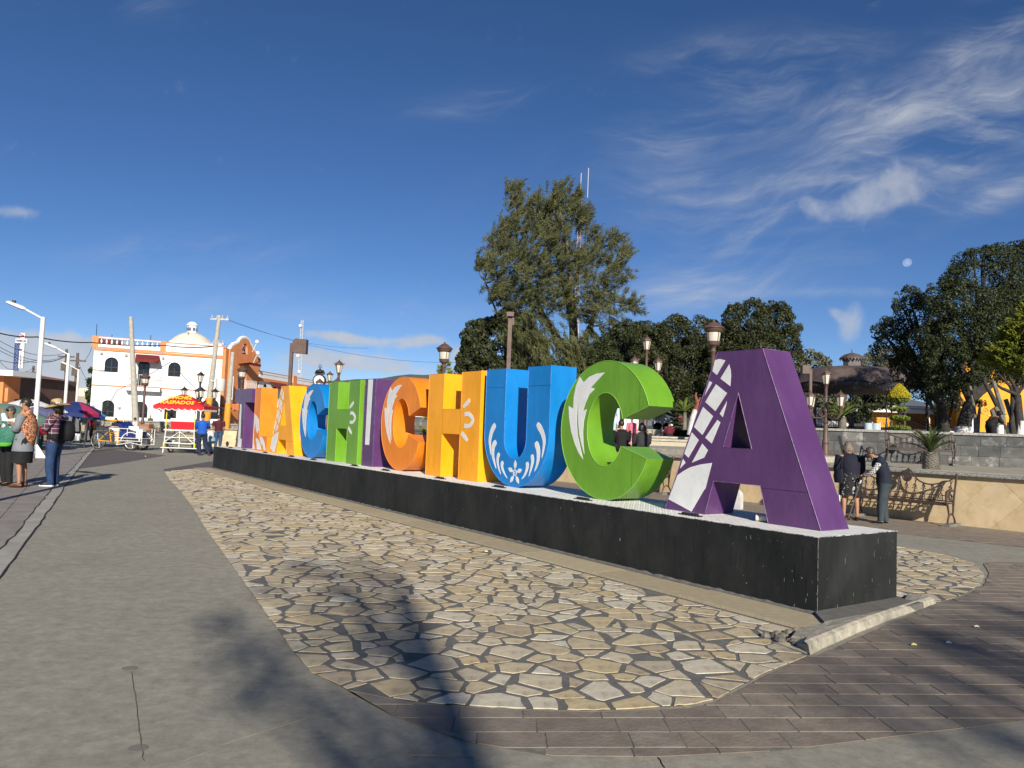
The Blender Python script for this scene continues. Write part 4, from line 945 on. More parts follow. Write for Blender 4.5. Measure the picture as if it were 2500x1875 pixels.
for h_, a, c, zb, zt in wins:
    cx = (a+c)/2; b = MB(); inn = [(cx+(x-cx)*.93, zb+.06+(z-zb)*.94) for x, z in h_]
    b.prism([h_, inn[::-1]], .2, .27, 'xz'); b.box(cx-.03, cx+.03, .2, .26, zb+.05, zt-.1); b.box(a+.05, c-.05, .19, .25, zb+(zt-zb)*.30, zb+(zt-zb)*.30+.07)
    fr = b.build('window', mat('window_frame', (.03, .03, .032) if zb > 5 else (.45, .45, .43)), th); b = MB(); b.prism([h_], .272, .285, 'xz'); b.build('pane', glass_d, fr)
beltz = S(TP, 65, 803)[1]
for z, hh in ((topz-.12, .16), (topz+.12, .10)):
    b = MB(); b.box(-.12, W_+.12, -.14, .0, z-.02, z+hh); b.build('cornice', orange_w, th)
b = MB(); b.box(-.02, W_+.02, -.04, 0, beltz-.06, beltz+.06); b.build('belt_line', terra, th)
pt = S(TP, 115, 272)[1]; base_p = topz+.22
for xl, xr in ((112, 180), (862, 922)):
    a = S(TP, xl, 330)[0]; c = S(TP, xr, 330)[0]; b = MB(); b.box(a, c, -.10, .4, base_p, pt+.05); b.build('pilaster', orange_w, th)
a0 = S(TP, 180, 330)[0]; a1 = S(TP, 862, 330)[0]; a2 = S(TP, 922, 350)[0]
b = MB(); b.box(a0, a1, -.02, .3, base_p, base_p+.38); b.box(a0, a1, -.04, .32, pt-.12, pt); b.box(a2, W_, -.02, .3, base_p, pt-.12); b.build('parapet', white_w, th)
b = MB(); b.box(a0, a1, -.06, .34, pt, pt+.05); b.box(a2, W_, -.06, .34, pt-.12, pt-.02); b.build('coping', terra, th)
hb = pt-.12-base_p-.38
bal = MB(); bal.lathe([(.10, 0), (.10, .06*hb), (.05, .12*hb), (.12, .42*hb), (.07, .62*hb), (.04, .72*hb), (.10, .9*hb), (.13, .95*hb), (.13, hb)], 8); balm = bal.mesh('baluster', white_w, True)
for i in range(12):
    o = obj('baluster', balm, th); o.location = (a0+(a1-a0)*(i+.6)/12.2, .14, base_p+.38)
b = MB()
for row in range(2):
    for i in range(12):
        x = a2+.3+i*(W_-a2-.4)/12+(row % 2)*.2; b.lathe([(.23, -.07), (.18, -.02), (0, .0)], 10, (x, -.02, base_p+.55+row*.5), ax=Matrix.Rotation(R(90), 3, 'X'))
b.build('scallop', white_w, th, kind='stuff')
# dome
dc = at(*z2(1198, 330), 92); dr = 560*.2230/2/FPX*92
M_inv = Matrix.Rotation(-TP.rz, 3, 'Z'); dl_ = M_inv @ (Vector((dc.x, dc.y, 0))-TP.A)
ztop = at(*z2(1215, 232), 92).z; zb_ = pt-1.2; creamd = mat('cream_dome', (.66, .62, .50), (.58, .54, .44), .6, .85, .1, 6)
b = MB(); b.lathe([(dr*1.01, zb_)]+[(dr*math.cos(R(a)), zb_+(ztop-zb_)*math.sin(R(a))) for a in range(8, 90, 6)]+[(.01, ztop)], 32, (dl_.x, dl_.y, 0)); b.build('dome', creamd, th, smooth=True)
lr = 104*.2230/2/FPX*92; zl = at(*z2(1222, 158), 92).z; zc2 = at(*z2(1225, 115), 92).z
b = MB(); b.lathe([(lr, ztop-.25), (lr, zl), (lr*1.22, zl), (lr*1.22, zl+.1)]+[(lr*.98*math.cos(R(a)), zl+.1+(zc2-zl-.1)*math.sin(R(a))) for a in range(0, 91, 15)], 16, (dl_.x, dl_.y, 0)); ln_ = b.build('lantern', white_w, th, smooth=True)
for k in range(8):
    a = -R(90)+k*math.pi/4+.3; x, y = dl_.x+lr*1.005*math.cos(a), dl_.y+lr*1.005*math.sin(a); M4 = Matrix.Translation((x, y, 0)) @ Matrix.Rotation(a+R(90), 4, 'Z')
    b = MB(); b.prism([archhole(-.16, .16, ztop+.15, zl-.25)], -.01, .01, 'xz', M=M4); b.build('opening', mat('opening_blue', (.10, .13, .20)), ln_)
# centre bay balcony and awning
xa, xb = S(TP, 482, 835)[0], S(TP, 850, 850)[0]; zbal = S(TP, 640, 828)[1]
b = MB(); b.box(xa, xb, -1.0, 0, zbal-.45, zbal-.05); b.box(xa+.1, xb-.1, -.35, 0, 0, zbal-.45) if False else None; bc_ = b.build('balcony', white_w, th)
b = MB(); b.box(xa-.05, xb+.05, -1.05, 0, zbal-.05, zbal+.02); b.build('balcony_edge', terra, bc_)
b = MB()
for z in (zbal+.05, zbal+1.25): b.tube([(xa+.05, -.02, z), (xa+.05, -.95, z), (xb-.05, -.95, z), (xb-.05, -.02, z)], .03, 5)
for i in range(15): x = xa+.05+(xb-xa-.1)*i/14; b.tube([(x, -.95, zbal), (x, -.95, zbal+1.25)], .02, 4)
b.build('balcony_rail', mat('rail_white', (.6, .6, .58)), bc_)
xa2, xb2 = S(TP, 588, 500)[0], S(TP, 846, 520)[0]; za = S(TP, 600, 468)[1]; zb2 = S(TP, 600, 545)[1]
b = MB(); b.add([(xa2, 0, za), (xb2, 0, za), (xb2, -1.3, zb2+.18), (xa2, -1.3, zb2+.18), (xa2, -1.3, zb2-.12), (xb2, -1.3, zb2-.12), (xa2, 0, zb2-.1), (xb2, 0, zb2-.1)], [(0, 1, 2, 3), (3, 2, 5, 4), (0, 3, 4, 6), (1, 7, 5, 2)]); b.build('awning', maroon, th)
for x_, y_ in ((212, 460), (484, 480), (888, 510), (122, 1040), (408, 1055), (860, 1078)):
    s_, z_ = S(TP, x_, y_); b = MB(); b.box(s_-.1, s_+.1, -.22, 0, z_-.12, z_+.12); b.build('wall_lamp', mat('grey_fix', (.3, .3, .3)), th)
for x_, yt, dp in ((165, 140, 4), (330, 255, 3), (755, 262, 3), (1168, 150, 7)):
    s_, z_ = TP.sz(*z2(x_, yt), off=dp); s1_, z1_ = TP.sz(*z2(x_-4, yt+120), off=dp); b = MB(); b.tube([(s1_, dp, pt-2), (s_, dp, z_)], .03, 4); b.build('mast', darkm, th)
for i, (x_, y_) in enumerate(((195, 335), (250, 345), (305, 345), (365, 350), (420, 355))):
    s_, z_ = TP.sz(*z2(x_, y_), off=2.5); b = MB(); b.box(s_-.3, s_+.3, 2.4, 2.6, z_-.35, z_+.35); b.build('roof_chair_back', maroon if i != 3 else darkm, th)
# rubble plinth wall in front, with planters
rm = [mat('rubble_%d' % i, c, tuple(x*.6 for x in c), 2, .9, .4, 12) for i, c in enumerate([(.33, .31, .27), (.26, .24, .21), (.40, .37, .32), (.20, .19, .18)])]
rw = thing('rubble_wall', 'low grey rubble stone wall in front of the town hall', 'wall', TP.A-TP.n*5.5, TP.rz)
b = MB(); b.box(-6, 22, .1, .6, 0, .95); b.build('wall_core', mat('rubble_mortar', (.30, .28, .24)), rw)
r6 = random.Random(5)
for row in range(3):
    x = -6
    while x < 22:
        ln = r6.uniform(.32, .62); z0_ = row*.31; q = [(x+ln/2+(ln/2-.02)*math.cos(a)*r6.uniform(.85, 1.08), z0_+.155+.145*math.sin(a)*r6.uniform(.85, 1.05)) for a in [k*math.pi/3.5+.2 for k in range(7)]]
        b = MB(); b.prism([q], .03, .12, 'xz'); b.build('rubble_stone', r6.choice(rm), rw); x += ln
b = MB(); b.box(-6, 22, -.05, .7, .95, 1.08); b.build('coping', granite, rw)
# orange belfry building
OP = Pl((-40.0, 107.0), (-38.7, 116.4))
def O3(x, y, off=0): return OP.sz(*z3(x, y), off=off)
of = thing('belfry_building', 'orange building with curved white edged gable and small bell', 'building', OP.A, OP.rz)
gp = [(548,410),(560,408),(566,385),(580,380),(588,362),(606,360),(620,352),(640,345),(655,318),(672,300),(700,291),(728,293),(752,310),(768,338),(780,372),(792,376),(796,405),(812,412),(820,440),(836,446),(842,480),(862,500),(882,516)]
gz = [O3(*p) for p in gp]; belh = [O3(x, y) for x, y in ((680,468),(738,472),(738,400),(732,370),(715,352),(700,352),(688,368),(680,400))]
dh = [O3(x, y) for x, y in ((632,850),(724,850),(724,700),(700,650),(660,650),(632,700))]
xl, xr = gz[0][0], gz[-1][0]
arch_ = [O3(575, 1300)[0], O3(700, 1300)[0]]
b = MB(); b.prism([[(xl, 0), (xr, 0)]+[(s, z) for s, z in gz[::-1]], [(s, z) for s, z in belh], [(s, z) for s, z in dh]], 0, .5, 'xz'); b.box(xl, xr, .502, 10, 0, gz[-1][1]-.6); b.build('wall', orange_w, of)
b = MB(); b.tube([(s, .2, z+.05) for s, z in gz], .26, 6); b.build('gable_edge', white_w, of)
bc = O3(708, 405); b = MB(); b.lathe([(.30, -.45), (.22, -.25), (.16, .0), (.08, .12), (0, .16)], 10, (bc[0], .2, bc[1])); b.tube([(bc[0]-.5, .2, bc[1]+.2), (bc[0]+.5, .2, bc[1]+.2)], .05, 5); b.build('bell', darkm, of, smooth=True)
b = MB(); b.prism([[(s, z) for s, z in dh]], .3, .35, 'xz'); b.build('door', glass_d, of)
q = [O3(632, 575), O3(752, 585), O3(815, 655), O3(640, 625)]
b = MB(); b.add([(q[0][0], 0, q[0][1]), (q[1][0], 0, q[1][1]), (q[1][0], -1.9, q[2][1]+.9), (q[0][0], -1.9, q[2][1]+.9), (q[0][0], -1.9, q[2][1]+.5), (q[1][0], -1.9, q[2][1]+.5)], [(0, 1, 2, 3), (3, 2, 5, 4)]); b.build('awning', maroon, of)
s0_, z0_ = O3(640, 850); s1_, z1_ = O3(775, 850); zt = O3(640, 750)[1]
b = MB(); b.box(s0_-.2, s1_+.2, -.9, 0, z0_-.6, z0_-.1); bb_ = b.build('balcony', white_w, of)
b = MB()
for i in range(14):
    x = s0_+(s1_-s0_)*i/13; b.tube([(x, -.85, z0_-.1), (x, -.85, zt)], .03, 4)
    if i % 2 == 0: b.tube([(x+.2+.16*math.cos(k), -.85, (z0_+zt)/2+.4*math.sin(k)) for k in range(7)], .025, 4)
b.box(s0_, s1_, -.88, -.82, zt, zt+.08); b.build('balcony_rail', mat('rail_white', (.6, .6, .58)), bb_)
# left side wall of the same building, facing the square, with louvre strip and niche
SPw = Pl((-47.5, 107.3), (-40.0, 107.0))
so_ = thing('orange_side_house', 'bright orange house side beside the town hall with dark door', 'building', SPw.A, SPw.rz)
zt = SPw.sz(*z3(520, 402))[1]
b = MB(); b.box(0, SPw.L-.05, 0, 8, 0, zt); b.build('wall', orange_w, so_)
b = MB(); b.box(-.1, SPw.L-.06, -.12, -.002, zt-.05, zt+.2); b.build('cornice', terra, so_)
s_, z_ = SPw.sz(*z3(573, 840)); b = MB(); b.box(s_-.25, s_+.1, -.12, -.001, z_-1.6, z_+1.6); fr = b.build('window', white_w, so_); b = MB(); b.box(s_-.18, s_+.03, -.13, -.121, z_-1.4, z_+1.4); b.build('pane', glass_d, fr)
for k in range(6): b = MB(); z_ = SPw.sz(*z3(480, 1012+k*10))[1]; s_ = SPw.sz(*z3(448, 1030))[0]; b.box(s_, s_+4.0, -.5+k*.07, -.45+k*.07, z_-.12, z_); b.build('louvre_slat', terra, so_)
# long white building with balustrade
LP = Pl((-38.55, 117.0), (-35.6, 140.0)); LE = Pl((-38.55, 117.0), (-35.4, 139.5))
lb = thing('long_building', 'long white two storey building with balustrade and orange pilaster', 'building', LP.A, LP.rz)
def L3(x, y): return LP.sz(*z3(x, y))
sR = LP.sz(868, 950)[0]; zT = L3(877, 657)[1]; zB = L3(877, 728)[1]
b = MB(); b.box(.1, sR, 0, 9, 0, zB-.5); b.build('wall', white_w, lb)
b = MB(); b.box(0, sR, -.25, .3, zB-.5, zB); b.build('cornice', orange_w, lb)
b = MB(); b.box(0, sR, -.1, .35, zB, zB+.55); b.box(0, sR, -.1, .35, zT-.32, zT); b.build('parapet', white_w, lb)
b = MB(); b.box(0, sR, -.14, .4, zT, zT+.07); b.build('coping', terra, lb)
hb = zT-.32-zB-.55; bal2 = MB(); bal2.lathe([(.2, 0), (.1, .1*hb), (.26, .45*hb), (.12, .7*hb), (.24, hb)], 8); bm2 = bal2.mesh('baluster', white_w, True)
npix = int((806-638)/6.2)
for i in range(34):
    s_ = LP.sz(640+i*6.6, 920)[0]
    if s_ < sR: o = obj('baluster', bm2, lb); o.location = (s_, .1, zB+.55); o.scale = (.62, .62, 1)
for pxx in (717, 812):
    s_ = LP.sz(pxx, 920)[0]; b = MB(); b.box(s_-.7, s_+.7, -.3, .4, zB-2.6, zT+.25); b.build('pilaster', orange_w, lb)
def L8(x, y): return LP.sz(*z8(x, y))
for (xa_, xb_, yt, yb_) in ((905, 1225, 245, 352),):
    a, c = L8(xa_, 300)[0], L8(xb_, 300)[0]; z0_, z1_ = L8(1000, yt)[1], L8(1000, yb_)[1]
    b = MB(); b.add([(a, 0, z0_), (c, 0, z0_), (c, -1.6, z1_), (a, -1.6, z1_)], [(0, 1, 2, 3)]); b.add([(a, -1.6, z1_), (c, -1.6, z1_), (c, -1.6, z1_-.35), (a, -1.6, z1_-.35)], [(0, 1, 2, 3)]); b.build('awning', maroon, lb)
for (x0_, x1_, yt, yb_) in ((812, 868, 312, 362), (985, 1095, 350, 610), (1030, 1075, 780, 980)):
    a, c = L8(x0_, 340)[0], L8(x1_, 340)[0]; z0_, z1_ = L8(1000, yb_)[1], L8(1000, yt)[1]; b = MB(); b.prism([archhole(a, c, z0_, z1_)], -.06, -.01, 'xz'); fr = b.build('window', mat('window_frame_dark', (.05, .05, .05)), lb); b = MB(); b.prism([archhole(a+.15, c-.15, z0_+.1, z1_-.15)], -.08, -.061, 'xz'); b.build('pane', glass_d, fr)
a, c = L8(1045, 600)[0], L8(1120, 600)[0]; z0_ = L8(1080, 715)[1]; b = MB(); b.box(a, c, -1.2, 0, z0_-.3, z0_)
for i in range(6): x = a+(c-a)*i/5; b.tube([(x, -1.15, z0_), (x, -1.15, z0_+1.3)], .03, 4)
b.box(a, c, -1.18, -1.12, z0_+1.3, z0_+1.38); b.build('balcony', mat('rail_white', (.6, .6, .58)), lb)
# ---- far-left orange shop with tiled roof and white canopy
p = at(0, 1000, 60); q = at(62, 1000, 60)
sh_ = thing('corner_shop', 'orange and brown corner shop with red tiled roof at the left edge', 'building', (0, 0, 0))
brown_w = mat('brown_wall', (.15, .085, .06), (.11, .065, .05), 2, .85)
def bx(x0, y0, x1, y1, Yd, depth, nm, mt_, par): a = at(x0, y1, Yd); c = at(x1, y0, Yd); b = MB(); b.box(a.x, c.x, Yd, Yd+depth, max(0, a.z) if a.z > .6 else 0, c.z); return b.build(nm, mt_, par)
bx(12, 917, 46, 985, 60, 8, 'side_wall', brown_w, sh_); bx(-60, 915, 10, 1060, 58, 2, 'wall', orange_w, sh_)
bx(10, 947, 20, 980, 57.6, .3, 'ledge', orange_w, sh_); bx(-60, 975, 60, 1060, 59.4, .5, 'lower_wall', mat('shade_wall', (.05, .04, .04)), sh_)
a = at(34, 908, 60); c = at(58, 918, 60); d_ = at(-60, 908, 60)
b = MB(); b.add([(d_.x, 59.4, c.z), (c.x, 59.4, c.z), (a.x, 62, a.z), (d_.x, 62, a.z), (c.x, 68, c.z)], [(0, 1, 2, 3), (1, 4, 2)]); b.build('tiled_roof', mat('roof_tiles', (.30, .09, .05), (.2, .06, .04), 6, .8), sh_)
bx(-60, 904, 32, 914, 57, 3, 'canopy', white_w, sh_)
# ---- far cream wall / houses behind the poles
for (x0, y0, x1, y1, D, c_, lab) in ((108, 948, 215, 1030, 130, (.60, .56, .45), 'long pale cream wall far behind the wooden poles'), (46, 960, 110, 1030, 150, (.45, .40, .34), 'pale low house far behind the pharmacy sign'), (150, 968, 212, 1030, 120, (.35, .30, .26), 'small brown house between the wooden poles and the town hall')):
    t = thing('distant_house', lab, 'building', (0, 0, 0)); m_ = mat('distant_%d' % x0, c_, tuple(x*.8 for x in c_), 1.5, .9)
    bx(x0, y0, x1, y1, D, 8, 'wall', m_, t)
    a = at(x0, y0, D); c = at(x1, y0, D)
    k = 0; x = a.x+1
    while x < c.x-1.5:
        b = MB(); b.box(x, x+.9, D-.05, D, a.z-2.4, a.z-1.3); b.build('window', glass_d, t); x += 2.6
# water tank
p = at(58, 942, 70); b = MB(); b.lathe([(.5, 0), (.52, .9), (.3, 1.15), (.12, 1.2), (.12, 1.3)], 12, (p.x, p.y, p.z-.6)); b.tube([(p.x, p.y, 0), (p.x, p.y, p.z-.6)], .06, 5); tag(b.build('water_tank', mat('tank_black', (.03, .03, .035)), smooth=True), 'black roof water tank on a post at the far left', 'water tank')
# ---- pharmacy sign
def Z1(x, y): return (x*.3014, 720+y*.3014)
SD = 75; c = at(*Z1(165, 450), SD); ps = thing('pharmacy_sign', 'tall white pharmacy cross sign on a blue lattice mast', 'sign', (c.x, SD, 0))
def sr(x0, y0, x1, y1, nm, mt_, y0_=0, par=ps): a = at(*Z1(x0, y1), SD); q = at(*Z1(x1, y0), SD); b = MB(); b.box(a.x-c.x, q.x-c.x, y0_, y0_+.25, a.z, q.z); return b.build(nm, mt_, par), a, q
signw = mat('sign_white', (.78, .78, .78))
bd, a, q = sr(147, 310, 203, 592, 'board', signw); bd2, a2, q2 = sr(125, 358, 222, 388, 'cross_board', signw, -.03)
sblue = mat('sign_navy', (.02, .03, .10)); sred = mat('sign_red', (.55, .02, .02))
def text(body, size, loc, mt_, par, rot=(R(90), 0, 0), ext=.01, align='CENTER', name='lettering', sx=1):
    cu_ = bpy.data.curves.new(name, 'FONT'); cu_.body = body; cu_.size = size; cu_.extrude = ext; cu_.align_x = align; cu_.align_y = 'CENTER'; cu_.materials.append(mt_); cu_.resolution_u = 2; cu_.offset = size*.02
    o = bpy.data.objects.new(name, cu_); COL.objects.link(o); bpy.context.view_layer.update(); me_ = bpy.data.meshes.new_from_object(o); bpy.data.objects.remove(o); o = bpy.data.objects.new(name, me_); COL.objects.link(o); o.parent = par; o.location = loc; o.rotation_euler = rot; o.scale = (sx, 1, 1); return o
text('FARMACIAS', (q2.z-a2.z)*.80, ((a2.x+q2.x)/2-c.x, -.05, (a2.z+q2.z)/2), sblue, ps, sx=.62)
for i, ch in enumerate('SIMILARES'):
    zz = at(*Z1(165, 398+i*22.8), SD); text(ch, .30, (zz.x-c.x+.05-.0, -.02, zz.z), sblue, ps)
zz = at(*Z1(173, 332), SD); b = MB(); b.lathe([(.27, 0), (.25, .03), (0, .03)], 20, (zz.x-c.x, -.0, zz.z), ax=Matrix.Rotation(R(90), 3, 'X'), sx=1, sy=.62); lg = b.build('logo', sred, ps); text('Dr.', .24, (zz.x-c.x, -.06, zz.z), signw, lg, name='logo_mark')
for k, (xx) in enumerate((104, 138)):
    p0 = at(*Z1(xx, 382), SD); p1 = at(*Z1(xx-16, 700), SD); b = MB(); b.tube([(p1.x-c.x, .4, 0), (p0.x-c.x, .4, p0.z)], .07, 4); b.build('mast_leg', mat('mast_blue', (.05, .08, .22)), ps)
b = MB()
for i in range(11):
    p0 = at(*Z1(104-i*1.6, 385+i*28), SD); p1 = at(*Z1(138-(i+1)*1.6, 385+(i+1)*28), SD); p2 = at(*Z1(138-i*1.6, 385+i*28), SD); p3 = at(*Z1(104-(i+1)*1.6, 385+(i+1)*28), SD)
    b.tube([(p0.x-c.x, .4, p0.z), (p1.x-c.x, .4, p1.z)], .04, 4); b.tube([(p2.x-c.x, .4, p2.z), (p3.x-c.x, .4, p3.z)], .04, 4); b.tube([(p0.x-c.x, .4, p0.z), (p2.x-c.x, .4, p2.z)], .04, 4)
b.build('mast_bracing', mat('mast_blue', (.05, .08, .22)), ps)
# ---- poles
conc = mat('concrete_pole', (.42, .40, .34), (.32, .30, .26), 4, .85, .2, 20); wood = mat('wood_pole', (.13, .10, .075), (.08, .065, .05), 6, .9, .3, 20)
ochre = mat('ochre_paint', (.70, .30, .03), (.6, .24, .02), 6, .7)
def pole(label, ptop, pbot, D, rt, rb_, mt_, band=None, extra=None, D2=None):
    a = at(*pbot, D); q = at(*ptop, D2 or D); k = (a-q); 
    # run the pole straight down to the ground
    t_ = a.z/(q.z-a.z) if q.z != a.z else 0; base = a-(q-a)*t_; base.z = 0
    t = thing('utility_pole', label, 'pole', base, 0, 'utility poles round the square'); b = MB(); b.tube([(0, 0, 0), q-base], [rb_, rt], 10); b.build('shaft', mt_, t, smooth=True)
    d = (q-base).normalized()
    if band: b = MB(); b.tube([d*band[0], d*band[1]], rb_*1.02, 10); b.build('painted_band', ochre, t, smooth=True)
    return t, q-base, d
pole('bare leaning pale concrete pole in front of the town hall balcony', z2(535, 62), z2(583, 1110), 66, .17, .30, conc)
t, top, d = pole('tall concrete pole with crossarms and insulators right of the dome', z2(1505, 45), z2(1370, 1180), 70, .17, .30, conc, (0, 3.4))
def hw(t, top, d, fr):
    for (dz, w0, w1) in fr:
        b = MB(); b.box(top.x-w0, top.x+w1, top.y-.08, top.y+.08, top.z-dz-.08, top.z-dz+.08)
        for k in range(4): x = top.x-w0+.15+(w0+w1-.3)*k/3; b.lathe([(.07, 0), (.1, .1), (.06, .16), (.09, .24), (0, .3)], 6, (x, top.y, top.z-dz+.08))
        b.build('crossarm', mat('insulator_grey', (.25, .27, .3), (.5, .52, .55), 8, .4), t)
hw(t, top, d, [(.35, .8, .9), (2.6, .9, .6)])
b = MB(); zz = top.z-7; b.lathe([(.38, 0), (.42, .1), (.42, 1.1), (.36, 1.2), (0, 1.25)], 14, (top.x-.2+.75, top.y-.2, zz)); b.box(top.x-.4, top.x+.8, top.y-.3, top.y-.1, zz+.9, zz+1.0); b.build('transformer', mat('transformer_grey', (.5, .5, .48)), t, smooth=True)
t2_, top2, d2 = pole('shorter concrete pole with ochre foot in front of the orange building', z2(1660, 455)if False else z3(575, 448), z3(505, 1270), 66, .16, .27, conc, (0, 2.9))
b = MB(); b.box(top2.x-3.6, top2.x+.2, top2.y-.06, top2.y+.06, top2.z-4.9, top2.z-4.76); b.build('crossarm', darkm, t2_)
for (pt_, pb_, D, lab) in ((Z1(540, 440), Z1(525, 900), 85, 'dark wooden pole behind the second white lamp'), (Z1(630, 470), Z1(603, 870), 80, 'dark wooden pole with yellow band left of the town hall'), (Z1(272, 575), Z1(250, 830), 95, 'thin dark wooden pole behind the nearest white lamp'), (Z1(500, 730), Z1(495, 880), 110, 'smallest wooden pole far down the street')):
    t, top, d = pole(lab, pt_, pb_, D, .13, .2, wood, (3.4, 4.4) if 'yellow' in lab else None)
    b = MB(); b.box(top.x-.9, top.x+.9, top.y-.06, top.y+.06, top.z-.9, top.z-.75); b.box(top.x-.35, top.x+.35, top.y-.3, top.y, top.z-2.4, top.z-1.5); b.build('crossarm', wood, t)
cable = mat('black_cable', (.015, .015, .015), rough=.7)
def wire(pts, Ds, lab, sag=.4, r_=.022):
    P3 = [at(*p, D) for p, D in zip(pts, Ds)]; b = MB(); q = []
    for a, c in zip(P3, P3[1:]):
        for i in range(10):
            t = i/10; p = a.lerp(c, t); p.z -= sag*4*t*(1-t); q.append(p)
    q.append(P3[-1]); b.tube(q, r_, 4); tag(b.build('cable', cable), lab, 'cable', 'overhead cables across the left sky')
wire([Z1(-40, 300), Z1(300, 340), Z1(740, 385), z2(900, 372), z2(1440, 385)], [62, 64, 72, 80, 70], 'thick black cable crossing in front of the town hall balustrade', .15, .05)
wire([Z1(-40, 350), Z1(540, 465)], [60, 85], 'black cable from the left edge to the wooden pole, upper of the bundle', .8)
wire([Z1(-40, 400), Z1(540, 490)], [60, 85], 'black cable below the uppermost of the bundle', .9)
wire([Z1(-40, 430), Z1(535, 500)], [60, 85], 'third black cable of the bundle towards the wooden pole', .9)
wire([Z1(-40, 515), Z1(300, 528), Z1(520, 500)], [60, 70, 85], 'black cable passing level behind the white lamp', .3)
wire([Z1(-30, 490), Z1(110, 600), Z1(270, 590)], [60, 80, 95], 'black cable sagging to the thin wooden pole', .4)
wire([Z1(630, 500), Z1(745, 425)], [80, 81], 'black service cable from the wooden pole up to the town hall corner', .9)
wire([Z1(635, 540), Z1(720, 700)], [80, 81], 'black cable dropping from the wooden pole beside the town hall', .3)
wire([Z1(270, 590), Z1(520, 730)], [95, 110], 'long thin cable to the farthest pole', .5)
wire([z2(90, 632), z2(480, 680), z2(1200, 740)], [79.6, 81.5, 84.5], 'thin dark cable lying along the town hall facade', .0, .03)
wire([z2(1515, 60), (1140, 885)], [70, 75], 'fine cable from the tall concrete pole across the sky to the trees', 1.2, .012)
wire([z2(1500, 60), (900, 850)], [70, 90], 'second fine cable running right from the tall concrete pole', .8, .012)
# far antenna masts
mast_m = mat('mast_grey', (.45, .46, .48))
def mast(lab, top, bot, D, r_, whips=()):
    a = at(*bot, D); q = at(*top, D); a.x = q.x; t = thing('radio_mast', lab, 'antenna', (q.x, D, 0)); b = MB()
    for sx in (-1, 1): b.tube([(sx*r_*2.2, 0, 0), (sx*r_, 0, q.z)], r_*.4, 4)
    for i in range(26): z = q.z*i/26; w0 = r_*2.2*(1-i/26)+r_*i/26; b.tube([(-w0, 0, z), (w0*.95, 0, z+q.z/26)], r_*.3, 4)
    b.build('lattice', mast_m if whips == () else mat('mast_red', (.25, .06, .05), (.6, .6, .6), .6), t)
    for (x, z0, z1) in whips: b = MB(); b.tube([(x, 0, q.z+z0), (x+.02, 0, q.z+z1)], .05, 5); b.build('whip', mast_m, t)
    return t
t = mast('slim radio mast with white dishes behind the long white building', z3(1335, 95), z3(1290, 700), 160, .2)
q = at(*z3(1310, 95), 160)
for (x, y) in ((1318, 160), (1325, 325), (1290, 490), (1305, 665)): p = at(*z3(x, y), 160); b = MB(); b.sphere((p.x-t.location.x, -.3, p.z), .35, 8); b.build('dish', white_w, t)
q = at(1417, 478, 95); mast('red and white mast with two whips rising behind the tall wispy tree', (1417, 478), (1417, 700), 95, .16, ((.0, 0, 2.9), (.9, -.2, 3.6)))
for (x, y) in ((840, 335), (848, 458)): 
    p = at(*z3(x, y), 112); b = MB(); b.sphere(p, .3, 8); b.tube([p, (p.x-.6, p.y, p.z-1.5)], .04, 4); tag(b.build('roof_antenna', white_w, smooth=True), 'small white antenna dish %s the orange gable' % ('above the right slope of' if y < 400 else 'low on the right shoulder of'), 'antenna')
# ---- yellow church and house at the right
yel_w = mat('yellow_church', (.78, .36, .03), (.70, .31, .025), .6, .85, .15, 8, c3=(.60, .30, .06), sc3=1.5, t3=(.6, .8))
CD = 62
ch = thing('church_wall', 'bright yellow church wall with white door seen between the tree trunks', 'building', (0, 0, 0))
bx(2345, 880, 2440, 1100, CD, .6, 'wall', yel_w, ch); bx(2440, 905, 2600, 1100, CD+.5, .6, 'wall', yel_w, ch)
bx(2300, 985, 2345, 1100, CD+3, .6, 'low_wall', yel_w, ch); bx(2365, 1006, 2378, 1062, CD-.12, .1, 'door', white_w, ch); bx(2363, 1002, 2381, 1005, CD-.2, .18, 'lintel', yel_w, ch)
bx(2362, 990, 2376, 1000, CD-.9, .5, 'floodlight', mat('flood_grey', (.2, .21, .23)), ch)
zz = at(2402, 1004, CD).z; xx = at(2402, 1004, CD).x; b = MB(); b.tube([(xx+.35*math.cos(k*.5)*(1-k/22), CD-.05, zz+.35*math.sin(k*.5)*(1-k/22)) for k in range(18)], .03, 4); b.box(xx+.3, xx+2.2, CD-.06, CD-.0, zz-.35, zz-.28); b.build('scroll_relief', mat('pale_yellow', (.8, .5, .15)), ch)
hs_ = thing('grey_roof_house', 'yellow house with slate grey roof and white fascia behind the spiral topiary', 'building', (0, 0, 0))
HD = 70
bx(2140, 1004, 2322, 1100, HD, 5, 'wall', yel_w, hs_); bx(2190, 1010, 2325, 1100, HD-.1, .1, 'shaded_wall', mat('ochre_wall_shade', (.36, .17, .04), (.3, .14, .035), 2, .85), hs_)  # darker copy of the yellow wall; its shade is painted in
bx(2130, 996, 2326, 1005, HD-1, 2, 'fascia', white_w, hs_)
a = at(2130, 996, HD); c = at(2326, 996, HD); zr = at(2280, 965, HD).z; b = MB(); b.add([(a.x, HD-1.2, a.z), (c.x, HD-1.2, a.z), (c.x-2, HD+5, zr), (a.x+1, HD+5, zr)], [(0, 1, 2, 3)]); b.build('roof', mat('slate_roof', (.10, .115, .13), (.14, .15, .17), 2, .6), hs_)
bx(2262, 1010, 2270, 1060, HD-.3, .15, 'column', white_w, hs_)
